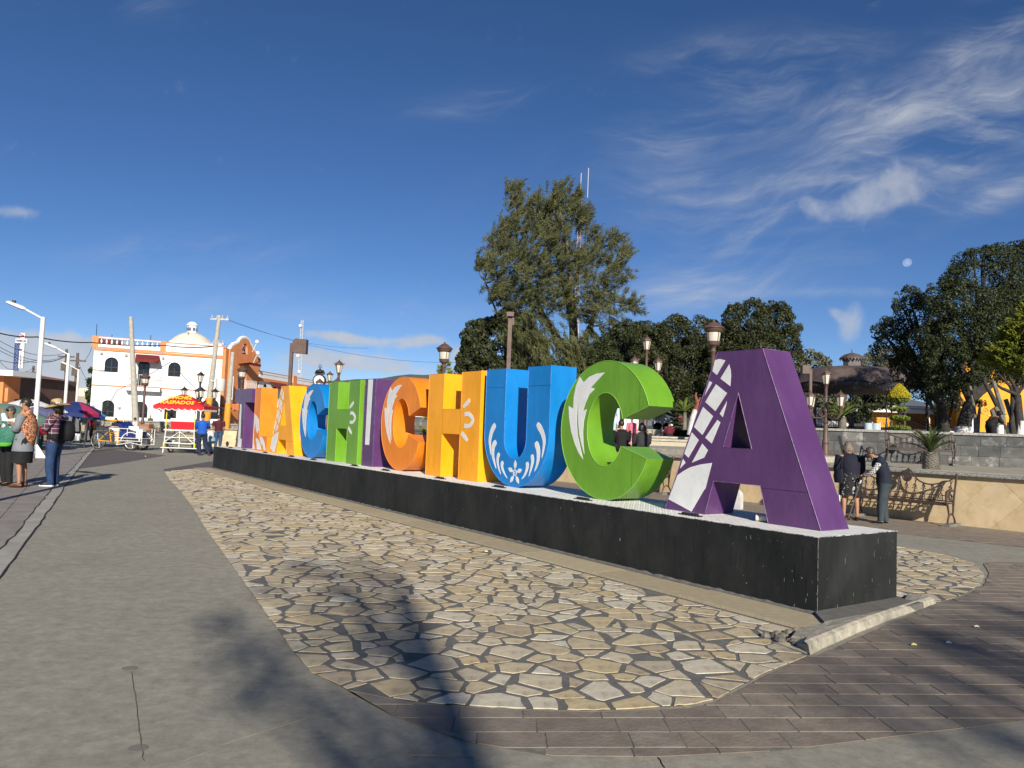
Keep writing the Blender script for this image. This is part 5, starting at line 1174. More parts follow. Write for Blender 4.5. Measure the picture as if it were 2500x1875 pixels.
# white things and rooms beyond the kiosk rail and through the green C
wh = thing('white_house', 'long white house with dark shutters beyond the kiosk railing', 'building', (0, 0, 0))
bx(1960, 1000, 2142, 1100, 72, 5, 'wall', white_w, wh); bx(1960, 978, 2142, 1001, 71.5, 6, 'roof', mat('grey_roof_sheet', (.30, .32, .34)), wh)
for x in range(1975, 2130, 22): bx(x, 1010, x+8, 1026, 71.9, .1, 'window', glass_d, wh)
vn = thing('white_van', 'white van parked behind the seated people, seen through the green C', 'van', (0, 0, 0))
a = at(1592, 1052, 58); c = at(1646, 1010, 58); zt = at(1620, 1003, 58).z
b = MB(); b.prism([[(a.x, 1.9+.3), (c.x-.05, 2.2), (c.x, 2.9), (c.x-.35, zt-.7), (c.x-.9, zt), (a.x+.1, zt), (a.x, zt-.2)]], 58, 60, 'xz'); b.build('body', mat('van_white', (.78, .78, .77), rough=.3), vn)
b = MB(); b.prism([[(a.x+.25, zt-.75), (a.x+.95, zt-.75), (a.x+.9, zt-.25), (a.x+.3, zt-.25)]], 57.97, 58.0, 'xz'); b.build('window', glass_d, vn)
for x in (a.x+.4, c.x-.5):
    b = MB(); b.lathe([(.32, -.1), (.32, .1)], 14, (x, 58.1, 2.16), ax=Matrix.Rotation(R(90), 3, 'X')); b.build('wheel', darkm, vn)
rh = thing('red_roof_house', 'pink walled house with red roof behind the seating steps', 'building', (0, 0, 0))
bx(1655, 1025, 1700, 1070, 75, 5, 'wall', mat('pink_wall', (.55, .30, .22), (.48, .26, .2), 2, .8), rh)
a = at(1650, 1026, 75); c = at(1705, 1026, 75); zr = at(1670, 1002, 75).z; b = MB(); b.add([(a.x, 74.5, a.z), (c.x, 74.5, a.z), (c.x, 78, zr), (a.x+.8, 78, zr)], [(0, 1, 2, 3)]); b.build('roof', mat('red_roof', (.30, .07, .06), (.24, .06, .05), 6, .7), rh)
wl = thing('white_colonnade', 'white building with dark arches behind the green C', 'building', (0, 0, 0))
bx(1395, 985, 1560, 1090, 80, 5, 'wall', white_w, wl)
for x in (1400, 1422, 1503, 1530): bx(x, 985, x+13, 1012, 79.9, .1, 'opening', glass_d, wl)
# hills on the horizon
hm = mat('hill_scrub', (.085, .10, .075), (.06, .075, .06), .002, .95)
b = MB(); vs = []; fs = []; n = 90
prof = [(-200, 985), (300, 978), (700, 938), (800, 931), (840, 928), (900, 925), (950, 921), (985, 915), (1010, 913), (1060, 916), (1100, 912), (1160, 920), (1250, 938), (1400, 960), (1800, 1010), (2300, 1040), (2800, 1080)]
def hz(x):
    for (a, za), (c, zc_) in zip(prof, prof[1:]):
        if a <= x <= c: return za+(zc_-za)*(x-a)/(c-a)
    return 985
for i in range(n+1):
    x = -200+i*3000/n; HDp = 5200; p = at(x, hz(x)+1.2*noise.noise(Vector((x*.02, 0, 3)))*2, HDp)
    vs += [(p.x*.80, HDp*.80, -5), (p.x*.9, HDp*.9, max(0, p.z*.35)), (p.x, HDp, p.z), (p.x*1.1, HDp*1.1, -5)]
for i in range(n):
    for j in range(3): a = i*4+j; fs.append((a, a+4, a+5, a+1))
b.add(vs, fs); b.build('hills', hm, kind='structure', smooth=True)
# moon, a lit sphere far off
p = ray(2215, 641).normalized()*9000
mm = bpy.data.materials.new('moon_rock'); mm.use_nodes = True; t_ = mm.node_tree; t_.nodes.clear(); o_ = t_.nodes.new('ShaderNodeOutputMaterial'); ad = t_.nodes.new('ShaderNodeAddShader'); tr = t_.nodes.new('ShaderNodeBsdfTransparent'); df = t_.nodes.new('ShaderNodeBsdfDiffuse'); nz_ = t_.nodes.new('ShaderNodeTexNoise'); nz_.inputs['Scale'].default_value = 2.5
cr = t_.nodes.new('ShaderNodeMapRange'); cr.inputs[3].default_value = .02; cr.inputs[4].default_value = .16; t_.links.new(nz_.outputs['Fac'], cr.inputs[0]); t_.links.new(cr.outputs[0], df.inputs['Color']); t_.links.new(tr.outputs[0], ad.inputs[0]); t_.links.new(df.outputs[0], ad.inputs[1]); t_.links.new(ad.outputs[0], o_.inputs['Surface'])
b = MB(); b.sphere((0, 0, 0), 9000*9.2/FPX, 24); o = b.build('moon', mm, smooth=True, ang=180, kind='structure'); o.location = p+Vector((0, 0, EYE))
# ================================================================ TREES
def leafmat(nm, c, c2, rough=.5, tr=.25, sc__=3.0):
    m_ = bpy.data.materials.new(nm); m_.use_nodes = True; t = m_.node_tree; b = t.nodes['Principled BSDF']; b.inputs['Roughness'].default_value = rough; b.inputs['Specular IOR Level'].default_value = .2
    tcn = t.nodes.new('ShaderNodeTexCoord'); n1 = t.nodes.new('ShaderNodeTexNoise'); n1.inputs['Scale'].default_value = sc__; n1.inputs['Detail'].default_value = 4
    n2 = t.nodes.new('ShaderNodeTexWhiteNoise'); gm_ = t.nodes.new('ShaderNodeNewGeometry')
    t.links.new(tcn.outputs['Object'], n1.inputs['Vector']); n2.noise_dimensions = '1D'; t.links.new(gm_.outputs['Random Per Island'], n2.inputs['W'])
    ad = t.nodes.new('ShaderNodeMath'); ad.operation = 'MULTIPLY_ADD'; t.links.new(n2.outputs['Value'], ad.inputs[0]); ad.inputs[1].default_value = .55
    mr = t.nodes.new('ShaderNodeMapRange'); t.links.new(n1.outputs['Fac'], mr.inputs[0]); mr.inputs[1].default_value = .35; mr.inputs[2].default_value = .7; mr.inputs[4].default_value = .6; t.links.new(mr.outputs[0], ad.inputs[2])
    mx_ = t.nodes.new('ShaderNodeMix'); mx_.data_type = 'RGBA'; mx_.clamp_factor = True; t.links.new(ad.outputs[0], mx_.inputs['Factor']); mx_.inputs['A'].default_value = (*c, 1); mx_.inputs['B'].default_value = (*c2, 1); t.links.new(mx_.outputs['Result'], b.inputs['Base Color'])
    return m_
dark_leaf = leafmat('laurel_leaf', (.013, .021, .007), (.052, .064, .024), .5)
dark_leaf2 = leafmat('fig_leaf', (.013, .020, .007), (.056, .062, .025), .5)
olive_leaf = leafmat('casuarina_spray', (.042, .050, .021), (.128, .134, .056), .6, sc__=.8)
grey_leaf = leafmat('grey_green_leaf', (.07, .075, .045), (.15, .15, .095), .6)
gold_leaf = leafmat('golden_cypress', (.055, .085, .012), (.20, .21, .025), .6)
top_leaf = leafmat('topiary_green', (.09, .14, .02), (.20, .25, .03), .6)
topg_leaf = leafmat('topiary_gold', (.35, .30, .02), (.55, .47, .035), .6)
palm_leaf = leafmat('palm_frond', (.10, .15, .03), (.20, .26, .06), .5)
bark = mat('bark', (.022, .019, .016), (.05, .045, .04), 5, .9, .6, 14); bark_pale = mat('pale_bark', (.22, .20, .165), (.13, .115, .09), 4, .9, .5, 14)
limewash = mat('limewash', (.70, .69, .66), (.42, .40, .37), 3, .9, .4, 10, contrast=(.4, .62))
def fast_mesh(name, V, nper, mt_):
    n = len(V)//nper; me = bpy.data.meshes.new(name); me.vertices.add(len(V)); me.vertices.foreach_set('co', V.astype(np.float32).ravel())
    me.loops.add(len(V)); me.loops.foreach_set('vertex_index', np.arange(len(V), dtype=np.int32)); me.polygons.add(n)
    me.polygons.foreach_set('loop_start', np.arange(0, len(V), nper, dtype=np.int32)); me.polygons.foreach_set('loop_total', np.full(n, nper, dtype=np.int32)); me.materials.append(mt_); me.update(); me.validate(); return me
def crown(blobs, dens, size, seed, shell=.22, lump=.16, elong=1.7, hole=.0, sub=True):
    """leaf quads on many small clumps that cover overlapping lumps; blobs (x,y,z,rx,ry,rz)"""
    rg = np.random.default_rng(seed); out = []; B = np.array(blobs, float)
    for i, (x, y, z, rx, ry, rz) in enumerate(blobs):
        ctr = np.array([x, y, z]); rad = np.array([rx, ry, rz]); n = int(dens*2.1*(rx*ry+ry*rz+rx*rz)*4.2)
        if sub and min(rx, rz) > size*4:
            K = int(30+26*min(2.5, rx)); cd = rg.normal(size=(K, 3)); cd /= np.linalg.norm(cd, axis=1)[:, None]; cr = rg.uniform(.16, .34, K); cd = cd*(1.0-cr*rg.uniform(.35, 1.0, K))[:, None]
            w_ = cr**2/np.sum(cr**2); idx = rg.choice(K, n, p=w_); o_ = rg.normal(size=(n, 3)); o_ /= np.linalg.norm(o_, axis=1)[:, None]; o_ += cd[idx]*.55; o_[:, 2] += .15; o_ /= np.linalg.norm(o_, axis=1)[:, None]
            q = cd[idx]+o_*(cr[idx]*(1-.35*np.abs(rg.normal(size=n))*shell/.22*.5))[:, None]; 
            fz_ = rg.random(n) < .05; q[fz_] += o_[fz_]*rg.exponential(.05, fz_.sum())[:, None]
            P = ctr+q*rad*.96; d = o_
        else:
            d = rg.normal(size=(n, 3)); d /= np.linalg.norm(d, axis=1)[:, None]; r = 1-shell*np.abs(rg.normal(size=n))**1.3+rg.exponential(.02, n)+lump*.4*np.sin(d[:, 0]*9+seed)*np.sin(d[:, 2]*8); P = ctr+d*r[:, None]*rad
        keep = np.ones(n, bool)
        for j in range(len(B)):
            if j != i: keep &= (((P-B[j, :3])/B[j, 3:])**2).sum(1) > .42
        if hole: keep &= rg.random(n) > hole
        P = P[keep]; d = d[keep]; n = len(P); nn = d*1.0+rg.normal(size=(n, 3))*.6; nn /= np.linalg.norm(nn, axis=1)[:, None]
        a = np.cross(nn, rg.normal(size=(n, 3))); a /= np.linalg.norm(a, axis=1)[:, None]; b_ = np.cross(nn, a); s = size*rg.uniform(.6, 1.35, n)[:, None]
        out.append(np.stack([P-a*s*elong*.5, P-b_*s*.42, P+a*s*elong*.5, P+b_*s*.42], 1).reshape(-1, 3))
    return np.concatenate(out)
def limb(b, p0, p1, r0, r1, rg, wob=.12, n=6, sides=7):
    p0, p1 = Vector(p0), Vector(p1); L = (p1-p0).length; pts = []
    for i in range(n+1):
        t = i/n; q = p0.lerp(p1, t)
        if 0 < i < n: q += Vector((rg.uniform(-1, 1), rg.uniform(-1, 1), rg.uniform(-.5, .5)))*wob*L*.3
        pts.append(q)
    b.tube(pts, [r0+(r1-r0)*i/n for i in range(n+1)], sides); return pts
def tree(label, base, D_blobs, dens, size, lm, seed, trunk_r=.22, group=None, forks=5, name='tree', white=0, twigs=0, extra_trunks=(), **kw):
    base = Vector(base); t = thing(name, label, 'tree', base, 0, group); rg = random.Random(seed)
    bl = [(x-base.x, y-base.y, z-base.z, rx, ry, rz) for x, y, z, rx, ry, rz in D_blobs]
    V = crown(bl, dens*(3.6 if size < .19 else 1.6), size*(.50 if size < .19 else .8), seed, **kw); o = obj('crown', fast_mesh('crown', V, 4, lm), t)
    zc = sum(b_[2] for b_ in bl)/len(bl); cx = sum(b_[0] for b_ in bl)/len(bl); cy = sum(b_[1] for b_ in bl)/len(bl)
    b = MB(); fork = Vector((cx*.25, cy*.25, max(1.0, min(b_[2]-b_[5] for b_ in bl)*.9)))
    b.tube([(0, 0, -.3), (0, 0, .1), fork*.5+Vector((rg.uniform(-.1, .1), 0, 0)), fork], [trunk_r*1.5, trunk_r*1.15, trunk_r*.95, trunk_r*.85], 9)
    for x, y, z, rx, ry, rz in bl[:14]:
        q = Vector((x, y, z)); pts = limb(b, fork, q, trunk_r*.5, trunk_r*.12, rg)
        for k in range(3): d = Vector((rg.uniform(-1, 1)*rx, rg.uniform(-1, 1)*ry, rg.uniform(-.2, 1)*rz))*.8; limb(b, pts[3], q+d, trunk_r*.2, .02, rg, n=4, sides=5)
    for xt in extra_trunks: limb(b, (xt[0], xt[1], 0), (xt[2], xt[3], xt[4]), xt[5], xt[5]*.6, rg)
    b.build('trunk', bark, t, smooth=True, ang=60)
    if white: b = MB(); b.lathe([(trunk_r*1.55, -.05), (trunk_r*1.25, .15), (trunk_r*1.14, white)], 10); b.build('limewashed_base', limewash, t, smooth=True)
    return t
def blob(px, py, rpx, D, dy=0, fy=.8, fz=.9):
    p = at(px, py, D+dy); r = rpx/FPX*(D+dy); return (p.x, p.y, p.z, r, r*fy, r*fz)
UPZ = 1.84
# dark trees behind the letters
G1 = 'dense dark laurel trees round the square'
def dtree(label, D, bl, dens, size, seed, lm=dark_leaf, tr=.22, bx_=None, zb=UPZ, **kw):
    B = [blob(*q[:3], D, *(q[3:4] or (0,))) for q in bl]; cx = sum(b_[0] for b_ in B)/len(B) if bx_ is None else at(bx_, 1000, D).x
    return tree(label, (cx, D, zb), B, dens, size, lm, seed, tr, G1, **kw)
dtree('round dark tree at the left of the tall wispy tree', 50, [(1215,850,85),(1160,875,45),(1275,845,60),(1170,820,45),(1250,800,55),(1140,915,35),(1215,920,70),(1290,905,60)], 42, .19, 21, dark_leaf2)
dtree('dark bushy tree low under the right side of the wispy tree', 54, [(1370,930,62),(1310,930,55),(1420,900,50)], 34, .2, 28, dark_leaf)
dtree('broad dark tree right above the green C', 46, [(1515,856,62),(1455,880,50),(1560,840,62),(1510,915,75),(1450,940,55),(1575,915,66),(1530,812,36),(1480,975,50),(1560,975,50)], 40, .17, 22)
dtree('broad dark tree left of the single lantern above the purple A', 44, [(1595,842,60),(1650,836,64),(1712,834,66),(1765,842,62),(1640,905,80),(1720,905,66),(1590,880,55),(1600,965,55),(1690,965,60),(1650,798,36),(1745,850,62),(1760,960,50)], 40, .17, 23, dark_leaf2)
dtree('tallest of the rounded dark trees, its top above the purple A', 42, [(1830,800,72),(1885,790,60),(1915,835,42),(1795,850,60),(1855,870,78),(1935,872,26),(1770,915,60),(1860,945,62),(1835,765,42),(1900,770,32),(1800,775,40),(1950,800,12)], 42, .16, 24, dark_leaf2)
dtree('dark tree filling in low between the round ones behind the lamps', 53, [(1450,930,60),(1520,890,70),(1580,860,66),(1790,860,70),(1600,890,70),(1680,880,62),(1760,890,70),(1830,900,60),(1600,960,60),(1720,960,60)], 22, .2, 29, dark_leaf, tr=.2)
dtree('grey green tree with bare twigs right of the purple A top', 58, [(1975,905,55),(1935,885,38),(2020,930,40),(1990,960,45)], 34, .2, 25, grey_leaf, hole=.25)
dtree('grey green tree behind the kiosk cupola', 62, [(2120,905,45),(2170,885,48),(2060,925,34),(2215,905,50),(2030,945,28),(2090,925,40),(2160,930,40)], 34, .18, 26, grey_leaf)
dtree('low dark tree behind the kiosk columns', 60, [(2010,965,38),(2060,975,42),(2110,975,45),(2155,965,38),(2090,1005,30),(2035,1005,26)], 20, .24, 27, dark_leaf, tr=.12)
# big trees at the right
dtree('huge dark tree filling the right edge, crown above the church', 34, [(2410,700,105),(2480,655,80),(2335,740,78),(2470,770,110),(2380,810,95),(2560,700,120),(2310,820,66),(2440,870,80),(2350,880,62),(2400,645,55),(2520,850,90),(2590,620,90),(2530,630,60),(2440,640,50),(2300,880,50),(2330,900,64),(2385,905,45),(2290,935,40),(2500,905,50),(2440,820,100),(2400,760,110)], 40, .13, 31, tr=.30, bx_=2352, white=.55, elong=1.6)
dtree('dark tree in front of the huge one, its crown over the kiosk end', 38, [(2235,775,60),(2190,800,48),(2180,850,52),(2245,850,72),(2290,770,52),(2220,735,42),(2290,870,60),(2150,812,26),(2225,900,52),(2260,935,46),(2300,925,46)], 40, .13, 32, dark_leaf, tr=.25, bx_=2318, white=.4)
dtree('small dark tree right of the spiral topiary', 40, [(2275,920,42),(2310,950,40),(2245,925,34),(2290,985,30),(2225,900,24),(2330,985,25)], 40, .14, 33, grey_leaf, tr=.13, bx_=2290, extra_trunks=((.5,0,.9,.1,2.5,.09),(-.4,.2,-.5,0,2.4,.08)))
dtree('dark leafy tree hanging over the church wall from the right edge', 30, [(2490,820,60),(2530,900,60),(2425,898,22),(2385,916,16),(2455,880,36)], 30, .12, 34, dark_leaf, tr=.16, bx_=2492, white=.75, extra_trunks=((-.45,0,-1.5,0,2.6,.11),(-.3,.1,-.2,.1,2.2,.12),(-.7,0,-1.1,0,1.2,.09)))
# stubs of pruned trees in front of the church
def stub(label, px, D, pts, r0, wh=.35):
    t = thing('pruned_tree', label, 'tree', (at(px, 1060, D).x, D, UPZ), 0, 'pruned tree trunks before the church'); b = MB()
    for q in pts: P3 = [at(x, y, D)-t.location for x, y in q]; P3[0].z = -.05; b.tube(P3, [r0*(1-.45*i/(len(q)-1)) for i in range(len(q))], 8)
    b.build('trunk', bark_pale, t, smooth=True); b = MB(); b.lathe([(r0*1.25, -.05), (r0*1.15, wh*.5), (r0*1.08, wh)], 9); b.build('limewashed_base', limewash, t, smooth=True); return t
stub('slim forked pruned trunk in front of the white church door', 2383, 31, [[(2383,1062),(2381,1020),(2375,975),(2368,942)], [(2385,1058),(2389,1020),(2393,988)]], .085, .22)
stub('thicker pruned trunk with stumpy arms left of the right edge', 2441, 30, [[(2444,1062),(2437,1030),(2425,1012),(2421,1000)], [(2446,1058),(2440,1010),(2429,994)], [(2450,1060),(2447,1000),(2425,930)]], .13, .55)
stub('pair of limewashed trunks at the right edge', 2470, 30.6, [[(2468,1062),(2472,1020),(2455,975)], [(2476,1062),(2482,1025),(2484,960)]], .15, .7)
b = MB(); V = crown([(*at(2393,985,31), .25, .2, .16)], 260, .05, 5); tag(obj('leaf_tuft', fast_mesh('leaf_tuft', V, 4, dark_leaf)), 'small tuft of leaves sprouting from the slim pruned trunk', 'foliage')
# tall wind-blown casuarina
def casuarina():
    D = 48; base = at(1395, 1000, D); base.z = 1.84; t = thing('tall_tree', 'tall wispy olive green tree blown by the wind behind the letter U', 'tree', base)
    rg = random.Random(77); ng = np.random.default_rng(77); b = MB(); sp_ = []
    def P(x, y, dy=0): return at(x, y, D+dy)-base
    trunk = [Vector((0, 0, -.2)), P(1397, 940), P(1402, 880), P(1400, 800), P(1385, 720), P(1365, 640), P(1340, 570)]
    b.tube(trunk, [.42, .36, .32, .27, .20, .13, .05], 9)
    t2 = [P(1398, 900), P(1370, 840, 1), P(1325, 770, 1), P(1290, 690, 2), P(1262, 600, 2), P(1258, 500, 2)]; b.tube(t2, [.28, .24, .2, .15, .1, .04], 8)
    t3 = [P(1402, 870), P(1440, 800, -1), P(1470, 730, -1), P(1488, 650, -1), P(1500, 590, -1)]; b.tube(t3, [.22, .18, .13, .08, .03], 8)
    t4 = [P(1395, 930), P(1330, 900, 1), P(1270, 850, 1), P(1215, 770, 1), P(1185, 690, 1)]; b.tube(t4, [.2, .16, .12, .08, .03], 7)
    t5 = [P(1402, 790), P(1395, 700, -2), P(1385, 600, -2), P(1370, 530, -2), P(1362, 470, -2)]; b.tube(t5, [.2, .16, .1, .06, .02], 7)
    # clump centres measured along the crown outline: (px,py,rpx,dy)
    C = [(1262,500,38,2),(1290,545,45,1),(1235,560,40,2),(1330,560,50,0),(1365,490,38,-2),(1395,530,42,-2),(1420,560,38,-1),(1340,600,60,-2),(1255,620,60,1),(1205,600,38,2),(1185,645,38,1),(1220,680,55,0),(1290,660,60,-2),(1365,660,65,-2),(1420,640,50,-1),(1460,610,35,0),(1500,590,24,0),(1485,640,40,-1),(1520,620,20,0),(1515,680,35,0),(1460,700,52,-2),(1390,730,52,-2),(1320,730,62,-2),(1250,740,60,-1),(1200,720,35,1),(1235,800,38,0),(1290,800,50,-2),(1340,830,50,-2),(1280,870,48,-1),(1430,760,48,-2),(1480,740,40,-1),(1520,740,30,0),(1455,820,42,-1),(1500,790,34,-1),(1545,750,16,0),(1475,850,26,-1),(1350,900,50,-2),(1300,930,45,-1),(1380,960,45,-2),(1425,900,30,-1),(1330,980,45,-1),(1165,655,14,1),(1252,470,22,2),(1400,490,20,-2),(1335,520,30,-1),(1300,500,22,0),(1405,880,45,-2),(1370,950,45,-2),(1400,840,40,-2)]
    wind = np.array([.42, 0, .35]); wind_low = np.array([.25, 0, -.75])
    allt = trunk+t2+t3+t4+t5
    for (x, y, r, dy) in C:
        c = P(x, y, dy); rr = r/FPX*D; best = min(allt, key=lambda q: (q-c).length); limb(b, best, c, .07, .02, rg, .25, 5, 5)
        ntw = int((50 if x < 1430 else 34)*(rr/1.2)**2)+8
        for k in range(ntw):
            d = Vector(ng.normal(size=3)); d.normalize(); q = c+Vector((d.x*rr, d.y*rr, d.z*rr*1.05))*(rg.random()**.45)*.95
            up = (750-y)/300; dirw = Vector((.30+rg.uniform(-.35, .35), rg.uniform(-.5, .5), .9*up+rg.uniform(-.25, .5)-(.45 if y > 760 else 0))); dirw.normalize(); L = rg.uniform(.5, .95)
            if rg.random() < .25: b.tube([q, q+dirw*L*.7], [.014, .006], 3, cap=False)
            m_ = 60; tt = ng.uniform(0, 1, m_)[:, None]; o_ = np.array(q)+np.array(dirw)*L*tt+ng.normal(size=(m_, 3))*.06
            nd = np.array(dirw)*.8+ng.normal(size=(m_, 3))*.42+np.array([.1, 0, -.1]); nd /= np.linalg.norm(nd, axis=1)[:, None]; ln = ng.uniform(.16, .34, m_)[:, None]
            sd = np.cross(nd, ng.normal(size=(m_, 3))); sd /= np.linalg.norm(sd, axis=1)[:, None]; w_ = .019
            sp_.append(np.stack([o_-sd*w_, o_+nd*ln+sd*w_*.3, o_+sd*w_], 1).reshape(-1, 3))
    obj('crown', fast_mesh('crown', np.concatenate(sp_), 3, olive_leaf), t); b.build('trunk', mat('casuarina_bark', (.13, .115, .08), (.07, .062, .045), 4, .9, .5, 14), t, smooth=True, ang=60)
casuarina()
# conifers: layered upswept sprays
def conifer(label, base, Hh, Rr, lm, seed, n=7000, name='conifer', size=.09, group=None):
    t = thing(name, label, 'tree', base, 0, group); ng = np.random.default_rng(seed); out = []
    nb = 150
    for i in range(nb):
        z = Hh*(.04+.94*(i/nb)); r = Rr*(1-(z/Hh))**.8*ng.uniform(.75, 1.1)+.05; a = ng.uniform(0, 6.28); m_ = max(20, int(n/nb*(.3+1.4*(1-z/Hh))))
        tt = ng.uniform(.15, 1, m_)**.7; d = np.array([math.cos(a), math.sin(a), .35]); P = np.array([0, 0, z])+d*(tt*r)[:, None]; sp2 = np.array([-math.sin(a), math.cos(a), 0]); P += sp2*(ng.normal(size=m_)*r*.16*(1.15-tt))[:, None]; P[:, 2] += ng.normal(size=m_)*.03*Rr+r*.12*tt
        nd = d*.8+ng.normal(size=(m_, 3))*.35; nd /= np.linalg.norm(nd, axis=1)[:, None]; s = size*ng.uniform(.7, 1.5, m_)[:, None]; sd = np.cross(nd, ng.normal(size=(m_, 3))); sd /= np.linalg.norm(sd, axis=1)[:, None]
        out.append(np.stack([P-sd*s*.22, P+nd*s, P+sd*s*.22], 1).reshape(-1, 3))
    obj('crown', fast_mesh('crown', np.concatenate(out), 3, lm), t); b = MB(); b.tube([(0, 0, -.2), (0, 0, Hh*.9)], [Rr*.07+.03, .01], 7); b.build('trunk', bark, t); return t
q = at(2500, 940, 24); t = conifer('golden green cypress with upswept sprays at the right edge', Vector((q.x+.15, 24, q.z)), 2.5, 1.35, gold_leaf, 3, 16000, size=.13)
b = MB(); b.tube([(.1, 0, 1.84-q.z-.1), (.05, 0, -.2), (0, 0, .6)], [.15, .11, .08], 8); b.build('lower_trunk', bark, t, smooth=True)
p = at(1085, 930, 33); conifer('small golden conifer top peeking over the yellow H', Vector((p.x, 33, .9)), at(1085, 872, 33).z-.9, .85, gold_leaf, 4, 6000, size=.12)
p = at(1085, 930, 33)
# spiral topiary
tx = at(2195, 1040, 26.5); z0_ = at(2195, 1052, 26.5).z; zt = at(2195, 936, 26.5).z; H_ = zt-1.9
t = thing('topiary', 'yellow and green topiary of stacked discs with a pointed golden top', 'topiary', (tx.x, 26.5, 1.9))
for i in range(5):
    b = MB()
for i, (za, ra) in enumerate(((.11, .36), (.33, .345), (.53, .33), (.74, .325))):
    za = H_*za/1.0*1.0*.9; V = crown([(.02*(i % 2)-.03*i*.3, 0, za, ra, ra, .10)], 450, .030, 40+i, shell=.12, lump=.05); obj('foliage', fast_mesh('foliage', V, 4, top_leaf), t)
    b = MB(); b.sphere((0, 0, za), ra*.88, 14, sz=.25); b.build('disc_core', mat('topiary_core', (.03, .04, .012)), t)
zz0 = H_*.70; prof = []
ng = np.random.default_rng(9); n = 9000; hh_ = ng.uniform(0, 1, n)**1.25; a = ng.uniform(0, 6.28, n); r = .41*(1-hh_)**.75*np.where(hh_ < .08, .9, 1)*ng.uniform(.9, 1.04, n); P = np.stack([r*np.cos(a), r*np.sin(a), zz0+hh_*(H_-zz0)], 1)
k = ng.normal(size=(n, 3)); k /= np.linalg.norm(k, axis=1)[:, None]; k2 = np.cross(k, ng.normal(size=(n, 3))); k2 /= np.linalg.norm(k2, axis=1)[:, None]; s = .022
obj('golden_cone', fast_mesh('golden_cone', np.stack([P-k*s, P-k2*s*.6, P+k*s, P+k2*s*.6], 1).reshape(-1, 3), 4, topg_leaf), t)
b = MB(); b.tube([(0, 0, 0), (0, 0, H_*.75)], .05, 7); b.lathe([(.36, zz0), (.30, zz0+.12), (.1, H_-.16), (0, H_-.05)], 12); b.build('trunk', bark, t)
# cycad palms
dark_frond = leafmat('dark_frond', (.03, .05, .015), (.07, .10, .03), .5)
def palm(label, base, th_, tr, fl, nf, seed, up=.8, group='short trunked palms', fm=None):
    fm = fm or palm_leaf
    t = thing('palm', label, 'palm', base, 0, group); rg = random.Random(seed); b = MB()
    b.lathe([(tr*1.05, -.05), (tr, .1), (tr*1.02, th_*.7), (tr*.8, th_), (0, th_+.02)], 14)
    for i in range(150):
        a = i*2.4; z = th_*(i/150); d = Vector((math.cos(a), math.sin(a), 0)); p = d*tr*.95+Vector((0, 0, z)); s_ = Vector((-d.y, d.x, 0))*.035*tr/.16
        b.add([p-s_, p+s_, p+d*.05*tr/.16+Vector((0, 0, .05*tr/.16))], [(0, 1, 2)])
    b.build('trunk', bark_pale, t)
    base_me = None
    for k in range(nf):
        a = k*2.399+rg.uniform(-.2, .2); el = up+rg.uniform(-.35, .35)-(.45*(k/nf)); L = fl*rg.uniform(.8, 1.1); pts = []
        p = Vector((0, 0, th_)); e = el+.15
        for i in range(9): pts.append(p.copy()); p = p+Vector((math.cos(a)*math.cos(e), math.sin(a)*math.cos(e), math.sin(e)))*L/8; e -= .09+.03*rg.random()
        b = MB(); b.tube(pts, [.012*(1-i/10) for i in range(9)], 3, cap=False)
        for i in range(1, 9):
            for q in range(5):
                f = i-1+q/5; i0 = int(f); c_ = pts[i0].lerp(pts[min(8, i0+1)], f-i0); d = (pts[min(8, i0+1)]-pts[i0]).normalized(); sd = d.cross(Vector((0, 0, 1))).normalized(); ll = fl*.17*math.sin(math.pi*min(1, .12+f/9))
                for s_ in (-1, 1):
                    tip = c_+(sd*s_*.7+d*.8+Vector((0, 0, .35))).normalized()*ll; b.add([c_-d*.010, c_+d*.012, tip], [(0, 1, 2)])
        b.build('frond', fm, t)
    return t
p = at(2056, 1045, 25); palm('short palm with bright fronds in front of the kiosk railing', Vector((p.x, 25, 1.88)), .44, .125, .72, 26, 1, .95)
p = g(2272, 1150, .95); palm('squat palm with dark fronds planted in the grass strip beside the upper bench', Vector((p.x, p.y, .94)), .40, .16, .70, 26, 2, 1.15, 'short trunked palms', dark_frond)
p = at(108, 1000, 72); palm('dark palm far behind the nearest white lamp', Vector((p.x, 72, 0)), at(108, 968, 72).z, .28, 2.6, 22, 3, .5, None)
dtree('dark conifer like tree behind the wooden poles', 110, [(228,935,16),(232,965,22),(226,905,8)], 6, .5, 41, dark_leaf, zb=0)
